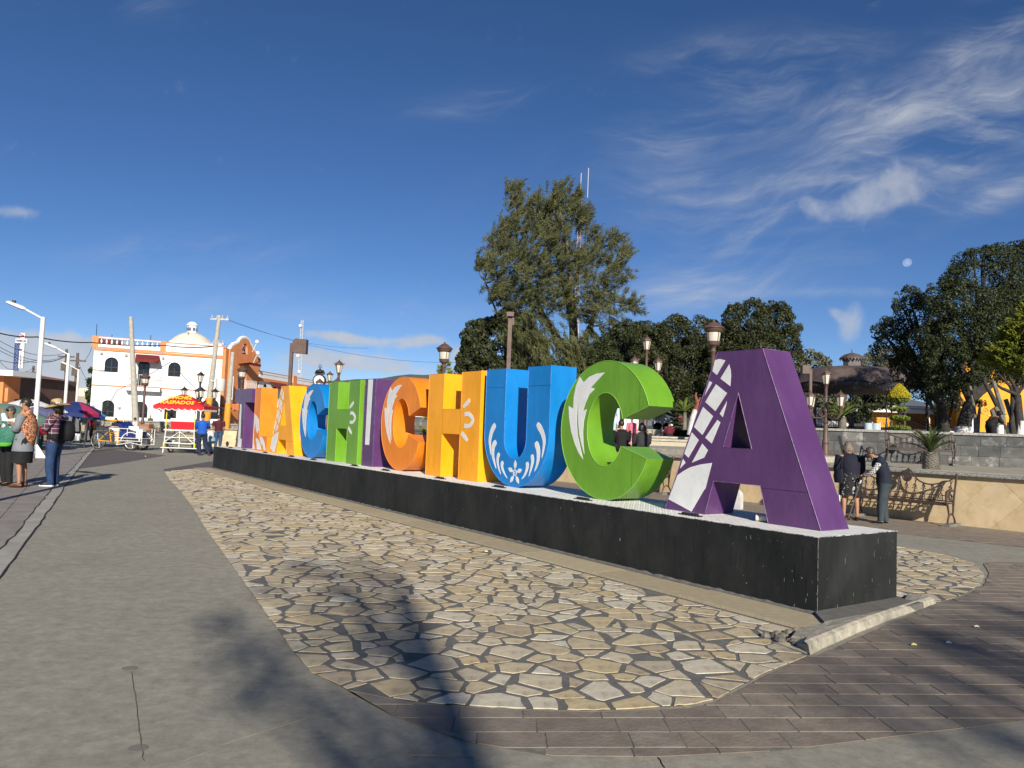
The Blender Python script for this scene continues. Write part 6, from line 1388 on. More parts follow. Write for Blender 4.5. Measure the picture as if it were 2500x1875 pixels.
# blossoming shrub and ornament trees behind the C and the A
p = at(1672, 1010, 40); palm('yellow green spiky plant between the green C and the purple A', Vector((p.x, 40, 1.84)), .9, .1, .9, 16, 6, 1.2, None)
t = thing('topiary', 'dark topiary of flat tiers before a white wall, behind the seated couple', 'topiary', (at(1650, 1040, 42).x, 42, 1.84))
for i in range(6): V = crown([(0, 0, .15+i*.23, .34-.01*i, .34-.01*i, .06)], 300, .05, 60+i, shell=.12, lump=.05); obj('foliage', fast_mesh('foliage', V, 4, dark_leaf), t)
b = MB(); b.tube([(0, 0, 0), (0, 0, 1.5)], .05, 6); b.build('trunk', bark, t)
for lab, px, py, D, c_, hh in (('white speckled trunk with red pruned top behind the purple A', 1690, 1050, 32, limewash, 1.2),):
    x = at(px, py, D).x; t = thing('painted_trunk', lab, 'tree', (x, D, 1.42)); b = MB(); q = [at(1686, 1062, D), at(1690, 1030, D), at(1697, 1000, D)]; q = [v-t.location for v in q]; b.tube(q, [.16, .14, .10], 9); b.build('limewashed_base', limewash, t, smooth=True)
    b = MB(); q = [v-t.location for v in (at(1697,1002,D), at(1703,985,D), at(1698,965,D), at(1700,958,D))]; b.tube(q, [.10, .08, .05, .03], 7); q = [v-t.location for v in (at(1703,985,D), at(1710,970,D))]; b.tube(q, [.05, .03], 6); b.build('red_stub', mat('red_bark', (.22, .06, .03), (.15, .05, .03), 6), t, smooth=True)
# ---- trees behind the viewer whose shade falls in the foreground
def shade_pt(px, py, h): q = g(px, py); k = h/math.tan(SEL); return (q.x+SAZ.x*k, q.y+SAZ.y*k, h)
ft = thing('street_tree', 'slim street tree just behind the viewer whose trunk shades the flagstones', 'tree', (0, 0, 0), 0, 'street trees behind the viewer')
b = MB(); tb = Vector((3.62, -14.0, 0))
b.tube([tb, tb+Vector((-.02, 0, 3)), tb+Vector((0, 0, 7)), tb+Vector((-.02, 0, 8.6)), Vector(shade_pt(968, 1400, 10.0))], [.30, .24, .13, .10, .05], 10)
rg = random.Random(3); bl = []
for (px, py, h, r) in ((600,1590,9,.34), (520,1520,9.2,.28), (640,1700,8.7,.30), (700,1650,8.7,.24), (740,1560,9,.22), (720,1385,10,.30), (800,1400,10.1,.30), (880,1372,10.4,.24), (650,1440,9.8,.18), (560,1660,9,.2), (900,1410,10.2,.26), (860,1470,9.8,.30), (780,1480,9.8,.26), (920,1550,9.3,.24), (860,1590,9.2,.22)):
    q = Vector(shade_pt(px, py, h)); bl.append((q.x, q.y, q.z, r, r, r)); limb(b, tb+Vector((-.03, 0, h-1.4)), q, .05, .015, rg)
b.build('trunk', bark, ft, smooth=True); obj('crown', fast_mesh('crown', crown(bl, 11, .09, 8, shell=.5, sub=False), 4, dark_leaf), ft)
f2 = thing('street_tree', 'wider street tree behind the viewer whose branches shade the brown paving', 'tree', (0, 0, 0), 0, 'street trees behind the viewer')
bl = []; b = MB(); tb = Vector((9.6, -26.5, 0)); b.tube([tb, tb+Vector((0, 0, 9))], [.35, .25], 10)
for (px, py, h, r) in ((2300,1560,13,.42), (2400,1600,13.2,.45), (2150,1660,12.6,.4), (2220,1620,12.8,.36), (2480,1500,13.5,.42), (2060,1700,12.2,.3), (2500,1660,12.6,.45), (2620,1560,13.3,.6), (2480,1830,12,.35), (2450,1540,13.2,.4)):
    q = Vector(shade_pt(px, py, h)); bl.append((q.x, q.y, q.z, r*1.3, r, r*.8)); limb(b, tb+Vector((0, 0, 8.8)), q, .10, .03, rg)
b.build('trunk', bark, f2, smooth=True); obj('crown', fast_mesh('crown', crown(bl, 4.5, .16, 9, shell=.6, sub=False), 4, dark_leaf), f2)
# ================================================================ PEOPLE
skin_a = mat('skin_tan', (.36, .19, .115), (.31, .16, .095), 30, .55); skin_b = mat('skin_brown', (.28, .145, .085), (.24, .12, .07), 30, .55)
hair_k = mat('black_hair', (.012, .010, .009), (.03, .025, .02), 30, .45); hair_g = mat('greying_hair', (.10, .075, .06), (.20, .16, .13), 40, .6); hair_s = mat('dark_grey_hair', (.03, .028, .027), (.09, .085, .08), 40, .5)
eye_m = mat('eye_dark', (.01, .008, .008), rough=.2); sole_w = mat('white_sole', (.75, .75, .73)); shoe_k = mat('black_shoe', (.012, .012, .012), rough=.35); shoe_b = mat('brown_shoe', (.10, .035, .02), rough=.4); shoe_n = mat('navy_shoe', (.02, .035, .08), rough=.6)
def plaid(nm, base, line, sc_, lw=.10, ang=0.0):
    m_ = bpy.data.materials.new(nm); m_.use_nodes = True; t = m_.node_tree; b = t.nodes['Principled BSDF']; b.inputs['Roughness'].default_value = .85
    tcn = t.nodes.new('ShaderNodeTexCoord'); sp_ = t.nodes.new('ShaderNodeSeparateXYZ'); t.links.new(tcn.outputs['Object'], sp_.inputs[0])
    def mth(op, a, bb):
        n = t.nodes.new('ShaderNodeMath'); n.operation = op
        for i, v in enumerate((a, bb)):
            if isinstance(v, (int, float)): n.inputs[i].default_value = v
            elif v is not None: t.links.new(v, n.inputs[i])
        return n.outputs[0]
    xy = mth('ADD', sp_.outputs[0], mth('MULTIPLY', sp_.outputs[1], 1.0)); l1 = mth('LESS_THAN', mth('FRACT', mth('MULTIPLY', xy, sc_), None), lw); l2 = mth('LESS_THAN', mth('FRACT', mth('MULTIPLY', sp_.outputs[2], sc_), None), lw)
    mx_ = t.nodes.new('ShaderNodeMix'); mx_.data_type = 'RGBA'; t.links.new(mth('MINIMUM', mth('ADD', l1, l2), 1), mx_.inputs['Factor']); mx_.inputs['A'].default_value = (*base, 1); mx_.inputs['B'].default_value = (*line, 1); t.links.new(mx_.outputs['Result'], b.inputs['Base Color']); return m_
def cloth(nm, c, k=.6, s_=9): return mat(nm, c, tuple(x*k for x in c), s_, .85, .4, 26, contrast=(.3, .7), bd=.02)
def loftz(b, P, n=14):      # P: list of (center Vector, rx, ry) stacked; tilted with the path
    vs = []; fs = []; k = len(P)
    for c, rx, ry in P:
        for j in range(n):
            a = 2*math.pi*j/n; w_ = 1+.035*math.sin(a*3+c.z*21)+.02*math.sin(a*7+c.z*40); vs.append((c[0]+rx*w_*math.cos(a), c[1]+ry*w_*math.sin(a), c[2]))
    for i in range(k-1):
        for j in range(n): j2 = (j+1) % n; fs.append((i*n+j, i*n+j2, (i+1)*n+j2, (i+1)*n+j))
    fs.append(tuple(range(n-1, -1, -1))); fs.append(tuple((k-1)*n+j for j in range(n))); b.add(vs, fs)
def seg(b, pts, rs, n=9):
    q = smooth([tuple(p) for p in pts], 3) if len(pts) > 2 else [tuple(p) for p in pts]
    m_ = len(q)-1; rr = []
    for i in range(m_+1):
        f = i/m_*(len(rs)-1); i0 = min(int(f), len(rs)-2); v = rs[i0]+(rs[i0+1]-rs[i0])*(f-i0); rr.append(v*(1+.05*math.sin(i*2.3)))
    b.tube(q, rr, n)
def person(label, loc, rz, h=1.6, pose=None, skin=skin_a, top=None, bottom=None, skirt=None, shoes=shoe_k, hair=hair_k, bun=0, long_hair=False, build=1.0, near=False, group=None, sleeves=True, hood=False, shirt=None):
    """local +y is where the person faces; joints as fractions of height, pose overrides them"""
    t = thing('person', label, 'person', loc, rz, group)
    J = dict(pel=(0, 0, .53), wai=(0, 0, .61), che=(0, .0, .72), nec=(0, -.005, .83), chin=(0, .005, .875), hea=(0, .012, .925), crn=(0, 0, .972),
             shL=(-.112, -.01, .80), elL=(-.135, -.01, .62), wrL=(-.13, .03, .47), shR=(.112, -.01, .80), elR=(.135, -.01, .62), wrR=(.13, .03, .47),
             hiL=(-.055, 0, .50), knL=(-.06, .015, .275), anL=(-.06, -.01, .045), toL=(-.065, .085, .02), hiR=(.055, 0, .50), knR=(.06, .015, .275), anR=(.06, -.01, .045), toR=(.065, .085, .02))
    if pose: J.update(pose)
    V3 = {k: Vector(v)*h for k, v in J.items()}; B_ = build
    vs = []; es = []; rs = []
    def av(p, r, par=None):
        vs.append(tuple(p)); rs.append(r*h); 
        if par is not None: es.append((par, len(vs)-1))
        return len(vs)-1
    pel = av(V3['pel'], .062); wai = av(V3['wai'], .060, pel); che = av(V3['che'], .070, wai); nec = av(V3['nec'], .030, che)
    chn = av(V3['chin'], .036, nec); hea = av(V3['hea'], .048, chn); crn = av(V3['crn'], .034, hea)
    fwd = (V3['hea']-V3['crn']); 
    for s_ in 'LR':
        sg = -1 if s_ == 'L' else 1
        sh = av(V3['sh'+s_], .036, che); el = av(V3['el'+s_], .025, sh); wr = av(V3['wr'+s_], .016, el); d = (V3['wr'+s_]-V3['el'+s_]).normalized(); pm = av(V3['wr'+s_]+d*.03*h, .019, wr)
        if near:
            side = d.cross(Vector((0, 1, 0))); side = side.normalized() if side.length > .1 else Vector((1, 0, 0)); nrm = side.cross(d).normalized()
            for k, (o_, L) in enumerate(((-.013, .036), (-.0045, .042), (.0045, .040), (.013, .032))):
                p0 = V3['wr'+s_]+d*.043*h+side*o_*h; i0 = av(p0, .0058, pm); i1 = av(p0+d*L*.5*h+nrm*.004*h, .0052, i0); av(p0+d*L*.85*h+nrm*.014*h, .0045, i1)
            p0 = V3['wr'+s_]+d*.018*h-side*.016*h*1; i0 = av(p0, .0066, pm); av(p0-side*.012*h+d*.020*h+nrm*.006*h, .0055, i0)
        else: av(V3['wr'+s_]+d*.065*h, .012, pm)
        hp = av(V3['hi'+s_], .048, pel); kn = av(V3['kn'+s_], .030, hp); mid = V3['kn'+s_].lerp(V3['an'+s_], .3)+Vector((0, -.008*h, 0)); ca = av(mid, .030, kn); an = av(V3['an'+s_], .018, ca); av(V3['to'+s_], .017, an)
    me = bpy.data.meshes.new('body'); me.from_pydata(vs, es, []); me.materials.append(skin); bo = obj('body', me, t)
    md = bo.modifiers.new('skin', 'SKIN'); md.use_smooth_shade = True
    sv = me.skin_vertices[0].data
    for i, r in enumerate(rs): sv[i].radius = (r, r)
    sv[0].use_root = True
    sb_ = bo.modifiers.new('smooth', 'SUBSURF'); sb_.levels = sb_.render_levels = 1 if not near else 2
    hd = V3['hea']; up_ = (V3['crn']-V3['chin']).normalized(); face = Vector((0, 1, 0)); face = (face-up_*face.dot(up_)).normalized()
    if pose and 'look' in pose: face = Vector(pose['look']).normalized(); face = (face-up_*face.dot(up_)).normalized()
    sd = up_.cross(face)
    if near:
        b = MB(); b.tube([hd+face*.046*h+up_*.010*h, hd+face*.060*h-up_*.010*h, hd+face*.050*h-up_*.016*h], [.005*h, .009*h, .006*h], 6); b.build('nose', skin, t, smooth=True)
        for sg in (-1, 1):
            b = MB(); b.sphere(hd+face*.046*h+sd*sg*.018*h+up_*.008*h, .0055*h, 6); b.build('eye', eye_m, t)
            b = MB(); b.sphere(hd+sd*sg*.048*h-face*.006*h-up_*.004*h, .013*h, 8, sx=.5); b.build('ear', skin, t, smooth=True)
            b = MB(); b.tube([hd+face*.047*h+sd*sg*.010*h+up_*.018*h, hd+face*.045*h+sd*sg*.026*h+up_*.017*h], .0028*h, 4); b.build('eyebrow', hair, t)
        b = MB(); b.tube([hd+face*.048*h-sd*.013*h-up_*.030*h, hd+face*.051*h-up_*.029*h, hd+face*.048*h+sd*.013*h-up_*.030*h], .003*h, 5); b.build('mouth', mat('lip', (.25, .09, .07)), t)
    # hair: a cap round the skull, open to the face
    b = MB(); vs2 = []; n = 14; m_ = 7
    for i in range(m_+1):
        th_ = math.pi*.62*i/m_
        for j in range(n):
            a = 2*math.pi*j/n; f_ = math.cos(a); back = max(0, -f_); th2 = th_*(1.0+.25*back-.30*max(0, f_)); r_ = .0545*h*(1+.10*back+.04*math.sin(j*3.1+i*2))
            vs2.append(hd+up_*(.012*h+r_*1.05*math.cos(th2))+face*(r_*math.sin(th2)*f_-.004*h)+sd*(r_*.92*math.sin(th2)*math.sin(a)))
    fs2 = [(i*n+j, i*n+(j+1) % n, (i+1)*n+(j+1) % n, (i+1)*n+j) for i in range(m_) for j in range(n)]; b.add(vs2, fs2)
    if bun: b.sphere(hd-face*.066*h-up_*.004*h, .022*h, 8)
    if long_hair:
        for k in range(16):
            a = R(110+k*9.4); o_ = face*math.cos(a)+sd*math.sin(a); p0 = hd+o_*.050*h+up_*.02*h; b.tube([p0, p0+o_*.014*h-up_*.05*h, p0+o_*(.012+.012*math.sin(k*5))*h-up_*(.095+.02*math.sin(k*3))*h], [.016*h, .017*h, .005*h], 5)
    b.build('hair', hair, t, smooth=True, ang=80)
    if bottom:
        b = MB(); wd = 1.0*B_
        c0_ = V3['pel']+Vector((0, 0, .02*h)); loftz(b, [(c0_, .082*h*wd, .062*h*wd), (V3['pel'], .088*h*wd, .070*h*wd), (V3['pel']-Vector((0, 0, .05*h)), .09*h*wd, .07*h*wd)]) if abs(V3['knL'].z-V3['hiL'].z) > .1*h else b.sphere(V3['pel'], .09*h*wd, 10, sx=1.1)
        for s_ in 'LR': seg(b, [V3['hi'+s_]+Vector((0, 0, .02*h)), V3['kn'+s_], V3['an'+s_]+Vector((0, 0, -.005*h))], [.060*h*wd, .044*h*wd, .034*h*(1+.2*(wd-1))])
        b.build('trousers', bottom, t, smooth=True, ang=80)
    if skirt:
        m2, zl = skirt; b = MB(); c_ = V3['pel']; loftz(b, [(V3['wai'], .078*h*B_, .066*h*B_), (c_, .096*h*B_, .080*h*B_), (Vector((c_.x, c_.y, (c_.z+zl*h)/2)), .100*h*B_, .083*h*B_), (Vector(((V3['knL'].x+V3['knR'].x)/2, (V3['knL'].y+V3['knR'].y)/2*.7, zl*h)), .104*h*B_, .088*h*B_)], 18); b.build('skirt', m2, t, smooth=True, ang=80)
    if top:
        b = MB(); W2 = B_; sw = (V3['shR']-V3['shL']).length/2; ct = (V3['shR']+V3['shL'])/2
        lo = V3['pel']-Vector((0, 0, .015*h))
        loftz(b, [(lo, .092*h*W2, .074*h*W2), (V3['pel'].lerp(V3['wai'], .5), .090*h*W2, .072*h*W2), (V3['wai'], .086*h*W2, .070*h*W2), (V3['che'], .098*h*W2, .076*h*W2), (V3['che'].lerp(ct, .6), .104*h*W2, .070*h*W2), (ct+Vector((0, 0, .012*h)), .085*h, .055*h), (V3['nec'], .040*h, .038*h)], 16)
        for s_ in 'LR':
            e = V3['el'+s_]; w_ = V3['wr'+s_]
            if sleeves is True: seg(b, [V3['sh'+s_], e, w_.lerp(e, .06)], [.044*h*W2, .034*h*W2, .025*h])
            elif sleeves == 'short': seg(b, [V3['sh'+s_], V3['sh'+s_].lerp(e, .8)], [.044*h*W2, .038*h*W2])
            elif sleeves == 'none': b.sphere(V3['sh'+s_], .045*h*W2, 8)
        if hood: b.sphere(hd-face*.004*h, .066*h, 12, sz=1.1)
        b.build('top', top, t, smooth=True, ang=80)
    if shirt:          # shirt sleeves showing from under a vest
        b = MB()
        for s_ in 'LR': seg(b, [V3['sh'+s_], V3['el'+s_], V3['wr'+s_].lerp(V3['el'+s_], .08)], [.038*h, .032*h, .024*h])
        b.tube([V3['nec']+face*.03*h-up_*.01*h-sd*.03*h, V3['nec']+face*.035*h-up_*.025*h, V3['nec']+face*.03*h-up_*.01*h+sd*.03*h, V3['nec']-face*.03*h+up_*.01*h, V3['nec']+face*.03*h-up_*.01*h-sd*.03*h], .010*h, 5); b.build('shirt', shirt, t, smooth=True)
    for s_ in 'LR':
        a, q = V3['an'+s_], V3['to'+s_]; d = (q-a); d.z = 0; d = d.normalized() if d.length > .001 else Vector((0, 1, 0)); zf = min(a.z-.035*h, q.z-.012*h)
        b = MB(); c0_ = Vector((a.x, a.y, zf)); b.tube([c0_-d*.028*h+Vector((0, 0, .018*h)), c0_+Vector((0, 0, .022*h)), c0_+d*.05*h+Vector((0, 0, .018*h)), c0_+d*.095*h+Vector((0, 0, .012*h)), c0_+d*.115*h+Vector((0, 0, .008*h))], [(.018*h, .022*h), (.024*h, .026*h), (.018*h, .029*h), (.013*h, .026*h), (.006*h, .012*h)], 10)
        so2 = b.build('shoe', shoes, t, smooth=True)
        if shoes is shoe_n: b = MB(); b.prism([[(-.026*h, -.02*h), (.0, -.027*h), (.06*h, -.029*h), (.11*h, -.02*h), (.125*h, 0), (.11*h, .02*h), (.06*h, .029*h), (0, .027*h), (-.026*h, .02*h), (-.034*h, 0)]], zf-.002, zf+.012*h, 'xy', M=Matrix.Translation((a.x, a.y, 0)) @ Matrix.Rotation(math.atan2(d.y, d.x), 4, 'Z')); b.build('sole', sole_w, so2)
    return t, V3
LEFT = R(90)      # facing -x as seen from the camera
def ppx(px, py): p = g(px, py); p.z = 0.002; return p
# 1 woman with patterned shawl
ARMX = dict(elL=(-.125, .03, .64), wrL=(-.03, .105, .665), elR=(.125, .04, .64), wrR=(.02, .12, .69))
p1 = ppx(50, 1190)
shawl = mat('patterned_shawl', (.50, .20, .09), (.07, .035, .03), 26, .85, .5, 30, contrast=(.47, .56), c3=(.75, .42, .28), sc3=34, t3=(.57, .62), det=3)
greyc = cloth('grey_cardigan', (.20, .22, .245), .75)
P1, V1 = person('woman in orange patterned shawl, grey cardigan and black skirt holding a green bag', p1, LEFT+R(8), 1.80, dict(ARMX, look=(0, 1, .02)), skin_a, top=greyc, skirt=(cloth('black_cloth', (.012, .012, .013)), .27), shoes=shoe_b, hair=hair_k, bun=1, build=1.15, near=True)
b = MB(); h = 1.80
loftz(b, [(Vector((0, -.035, .60))*h, .085*h, .055*h), (Vector((0, -.02, .66))*h, .125*h, .085*h), (Vector((0, -.005, .74))*h, .128*h, .094*h), (Vector((0, -.005, .80))*h, .118*h, .078*h), (Vector((0, -.008, .835))*h, .065*h, .052*h), (Vector((0, -.01, .86))*h, .045*h, .045*h)], 18)
loftz(b, [(Vector((.0, -.075, .47))*h, .05*h, .035*h), (Vector((0, -.06, .54))*h, .085*h, .055*h), (Vector((0, -.045, .64))*h, .11*h, .075*h), (Vector((0, -.02, .76))*h, .115*h, .085*h)], 16)
o = b.build('shawl', shawl, P1, smooth=True, ang=80)
b = MB(); loftz(b, [(Vector((0, 0, .40))*h, .125*h, .108*h), (Vector((0, 0, .50))*h, .112*h, .096*h), (Vector((0, 0, .60))*h, .104*h, .085*h)], 16); b.build('cardigan_hem', greyc, P1, smooth=True)
# green bag hanging on the arm
bagm = mat('woven_green', (.045, .20, .14), (.02, .10, .07), 60, .6, .4, 60, contrast=(.45, .55)); bagb = mat('bag_lime', (.10, .42, .03), rough=.6)
c_ = P1.location+Vector((-.34, -.12, 0)); bg_ = thing('shopping_bag', 'green woven shopping bag with lime base on the shawl woman’s arm', 'bag', (c_.x, c_.y, .83), R(-6))
def bagring(z, rx, ry): return (Vector((0, 0, z)), rx, ry)
b = MB(); loftz(b, [bagring(.055, .19, .085), bagring(.14, .235, .10), bagring(.26, .27, .10), bagring(.35, .29, .085)], 16); b.build('body', bagm, bg_, smooth=True, ang=60)
b = MB(); loftz(b, [bagring(-.02, .13, .06), bagring(.0, .165, .075), bagring(.055, .192, .087)], 16); b.build('base', bagb, bg_, smooth=True)
for sy in (-.06, .06): b = MB(); b.tube([(-.16, sy, .34), (-.08, sy*.8, .44), (0, sy*.5, .47), (.08, sy*.8, .44), (.16, sy, .34)], .011, 6); b.build('handle', bagm, bg_)
# 2 woman with sun hat
p2 = ppx(127, 1188)
plm = plaid('plum_plaid', (.075, .022, .050), (.48, .42, .46), 11, .09)
P2, V2 = person('woman in wide straw hat, plum plaid shirt and jeans with hand at her mouth', p2, LEFT+R(5), 1.76, dict(elL=(-.12, .07, .66), wrL=(-.035, .075, .79), elR=(.125, .03, .63), wrR=(.08, .10, .56), look=(0, 1, -.05), nec=(0, .005, .83)), skin_b, top=plm, bottom=cloth('blue_denim', (.022, .055, .15), .55), shoes=shoe_n, hair=hair_k, long_hair=True, build=1.12, near=True)
straw = mat('straw', (.48, .34, .17), (.36, .25, .12), 40, .8, .5, 60); hd2 = P2.matrix_basis @ (V2['hea']+Vector((0, -.005, .045)))
ht = thing('sun_hat', 'wide brimmed straw hat with black and white band on the plaid woman', 'hat', hd2, P2.rotation_euler.z); ht.rotation_euler = (R(-12), 0, P2.rotation_euler.z)
b = MB(); b.lathe([(.235, -.045), (.20, -.015), (.14, .005), (.105, .012), (.104, .018)], 26, sy=1.12); b.build('brim', straw, ht, smooth=True, ang=80)
b = MB(); b.lathe([(.106, .008), (.104, .06), (.092, .105), (.06, .125), (0, .13)], 22, sy=1.1); b.build('crown', straw, ht, smooth=True, ang=80)
b = MB(); b.lathe([(.1075, .012), (.108, .04), (.105, .048)], 22, sy=1.1); b.build('band', mat('hat_band', (.02, .018, .015), (.7, .66, .55), 45, contrast=(.52, .55)), ht)
bpm = cloth('black_backpack', (.008, .008, .009)); bp = thing('backpack', 'black slouching backpack on the back of the straw hat woman', 'backpack', P2.location+Vector((.20, .03, .93)), R(4))
b = MB(); loftz(b, [bagring(.0, .08, .10), bagring(.04, .14, .15), bagring(.2, .17, .16), bagring(.34, .14, .15), bagring(.42, .06, .09)], 14); b.build('bag', bpm, bp, smooth=True, ang=80)
b = MB(); b.tube([(-.06, -.12, .40), (-.20, -.19, .52), (-.32, -.17, .40), (-.30, -.15, .1), (-.08, -.12, .05)], (.018), 6, flat=.5); b.build('strap', bpm, bp)
jk = MB(); loftz(jk, [bagring(0, .02, .03), bagring(.1, .16, .16), bagring(.2, .20, .185), bagring(.28, .17, .16)], 14); o = jk.build('tied_jacket', bpm, P2, smooth=True); o.location = (0, -.02, .80)
# 3 person cut off by the left edge
p3 = ppx(14, 1186); P3_, _v = person('person in white top and black trousers shading the eyes at the left edge', p3, LEFT+R(60), 1.62, dict(elL=(-.10, .10, .80), wrL=(-.05, .12, .90), elR=(.13, .0, .62), wrR=(.13, .04, .48)), skin_b, top=cloth('white_blouse', (.62, .66, .68), .85), bottom=cloth('black_trousers', (.012, .012, .014)), hair=hair_s, build=1.15, near=True)
sg_ = MB(); sg_.tube([(-.055, .085, 0), (0, .10, 0), (.055, .085, 0)], (.020), 6, flat=.5); o = sg_.build('sunglasses', eye_m, P3_); o.location = Vector((0, 0, .94*1.62))
# 4 old man with cane
p4 = ppx(2158, 1279); RM = LEFT-R(18)
wplaid = plaid('black_white_plaid', (.025, .025, .028), (.50, .50, .50), 26, .38)
man, VM = person('elderly man in navy quilted vest and plaid shirt leaning forward on a cane', p4, RM, 1.47, dict(wai=(0, .005, .62), che=(0, .05, .735), nec=(0, .115, .84), chin=(0, .155, .862), hea=(0, .172, .905), crn=(0, .165, .955), shL=(-.10, .06, .80), elL=(-.13, .15, .66), wrL=(-.06, .235, .60), shR=(.11, .06, .815), elR=(.165, .0, .67), wrR=(.17, .015, .50), knL=(-.05, .03, .27), anL=(-.05, .045, .045), toL=(-.05, .14, .02), knR=(.06, .0, .27), anR=(.055, -.03, .045), toR=(.06, .06, .02), look=(0, 1, -.75)), skin_b, top=cloth('navy_vest', (.012, .018, .038), .6, 5), sleeves='none', shirt=wplaid, bottom=cloth('slate_trousers', (.045, .062, .075), .65), hair=hair_s, near=True, build=1.32)
b = MB(); hm_ = VM['hea']; fc_ = Vector((0, .8, -.6)).normalized(); b.sphere(hm_+fc_*.052-Vector((0, .0, .035)), .058, 10, sz=.75); b.build('face_mask', cloth('black_mask', (.02, .018, .018)), man, smooth=True)
hc = man.matrix_basis @ (VM['wrL']+Vector((.0, .05, -.02)))
foot = ppx(2071, 1271); foot.z = 0; t = thing('walking_cane', 'thin metal walking cane held by the elderly man', 'cane', foot); q = hc-foot
b = MB(); b.tube([(0, 0, .03), q*.9], .011, 7); b.build('shaft', mat('cane_steel', (.35, .34, .33), rough=.3, metal=.7), t); b = MB(); b.tube([(0, 0, 0), q*.05], [.022, .017], 8); b.build('rubber_tip', darkm, t); b = MB(); b.tube([q*.86, q*.93], .016, 8); b.build('collar', white_pl, t); b = MB(); b.tube([q*.93, q, q+Vector((-.06, -.02, .015))], .014, 7); b.build('grip', darkm, t)
# 5 woman seen from behind
p5 = ppx(2076, 1271); floral = mat('floral_skirt', (.012, .012, .014), (.55, .52, .50), 22, .8, contrast=(.60, .63), c3=(.6, .05, .12), sc3=9, t3=(.68, .70))
P5, V5 = person('stooping woman seen from behind in navy vest and black floral skirt', p5, R(-8), 1.55, dict(che=(0, .03, .72), nec=(0, .085, .835), chin=(0, .115, .865), hea=(0, .13, .905), crn=(0, .115, .955), shL=(-.12, .03, .80), shR=(.12, .03, .80), elL=(-.15, .06, .64), wrL=(-.12, .15, .56), elR=(.15, .06, .64), wrR=(.12, .15, .56), hiL=(-.06, 0, .5), knL=(-.075, .02, .28), anL=(-.08, -.01, .05), knR=(.075, .02, .28), anR=(.075, -.02, .05)), skin_a, top=cloth('dark_navy_vest', (.012, .012, .03), .6, 5), skirt=(floral, .31), shoes=shoe_k, hair=hair_g, long_hair=True, near=True, build=1.28)
b = MB(); loftz(b, [(Vector((0, 0, .44))*1.55, .118*1.55, .10*1.55), (Vector((0, 0, .50))*1.55, .114*1.55, .096*1.55)], 16); b.build('blouse_hem', plaid('blue_stripe', (.16, .20, .30), (.35, .38, .45), 30, .3), P5, smooth=True)
t = thing('handbag', 'dark navy handbag hanging at the left side of the stooping woman', 'bag', p5+Vector((-.26, -.05, .72)), R(15)); b = MB(); loftz(b, [bagring(0, .05, .10), bagring(.12, .07, .13), bagring(.26, .05, .11)], 10); b.build('body', cloth('navy_bag', (.01, .012, .03)), t, smooth=True); b = MB(); b.tube([(0, -.08, .25), (.06, -.03, .5), (.0, .08, .25)], .01, 5); b.build('strap', cloth('navy_bag', (.01, .012, .03)), t)
# seated pair seen through the green C
SIT = dict(pel=(0, 0, .06), wai=(0, .01, .15), che=(0, .02, .26), nec=(0, .03, .36), chin=(0, .05, .40), hea=(0, .06, .445), crn=(0, .055, .49), shL=(-.11, .02, .33), shR=(.11, .02, .33), elL=(-.13, .06, .18), elR=(.13, .06, .18), wrL=(-.06, .16, .13), wrR=(.06, .16, .13), hiL=(-.055, 0, .05), hiR=(.055, 0, .05), knL=(-.09, .24, .07), knR=(.09, .24, .07), anL=(-.09, .25, -.17), anR=(.09, .25, -.17), toL=(-.09, .34, -.19), toR=(.09, .34, -.19))
SITX = dict(SIT, knL=(-.22, .10, .07), knR=(.16, .16, .07), anL=(-.06, .20, .03), anR=(.02, .22, .03), toL=(-.10, .24, .02), toR=(.08, .26, .02))
def seat(px, py, D, z): q = at(px, py, D); return Vector((q.x, D, z))
person('person in black hoodie seated with back to the viewer, seen through the green C', seat(1518, 1098, 22.0, 1.02), R(12), 1.72, SITX, skin_a, top=cloth('black_hoodie', (.008, .008, .009)), bottom=cloth('black_jeans', (.01, .01, .012)), hair=hair_k, build=1.25)
person('person in dark grey jacket seated with back to the viewer beside the black hoodie', seat(1568, 1100, 21.4, 1.0), R(5), 1.62, SIT, skin_a, top=cloth('charcoal_jacket', (.035, .036, .038)), bottom=cloth('black_jeans', (.01, .01, .012)), hair=hair_k, long_hair=True, build=1.2)
person('person in maroon top seated on the farthest step right of the green C', seat(1634, 1066, 40, 1.42), R(0), 1.62, SIT, skin_a, top=cloth('maroon_knit', (.14, .012, .03)), bottom=cloth('black_jeans', (.01, .01, .012)), hair=hair_k, build=1.25)
person('small child in pink standing beyond the seated pair', seat(1541, 1090, 27, 1.0), R(180), 1.12, None, skin_a, top=cloth('pink_top', (.62, .16, .22), .8), bottom=cloth('pink_trousers', (.60, .17, .22), .8), hair=hair_k, build=1.1)
person('person in pale blue standing at the inner edge of the green C', seat(1490, 1105, 25, 1.0), R(160), 1.66, None, skin_a, top=cloth('pale_blue_shirt', (.50, .60, .68), .85), bottom=cloth('pale_jeans', (.40, .50, .58), .85), hair=hair_k)
person('dark silhouette of a person in a wide hat bending behind the grey wall', seat(2418, 1060, 27, 1.50), R(-80), 1.5, dict(che=(0, .10, .68), nec=(0, .19, .74), chin=(0, .22, .76), hea=(0, .25, .79), crn=(0, .25, .84), shL=(-.1, .12, .72), shR=(.1, .12, .72), elL=(-.12, .2, .6), elR=(.12, .2, .6), wrL=(-.05, .28, .62), wrR=(.05, .28, .62)), skin_b, top=cloth('black_coat', (.01, .01, .011)), bottom=cloth('black_jeans', (.01, .01, .012)), build=1.3)
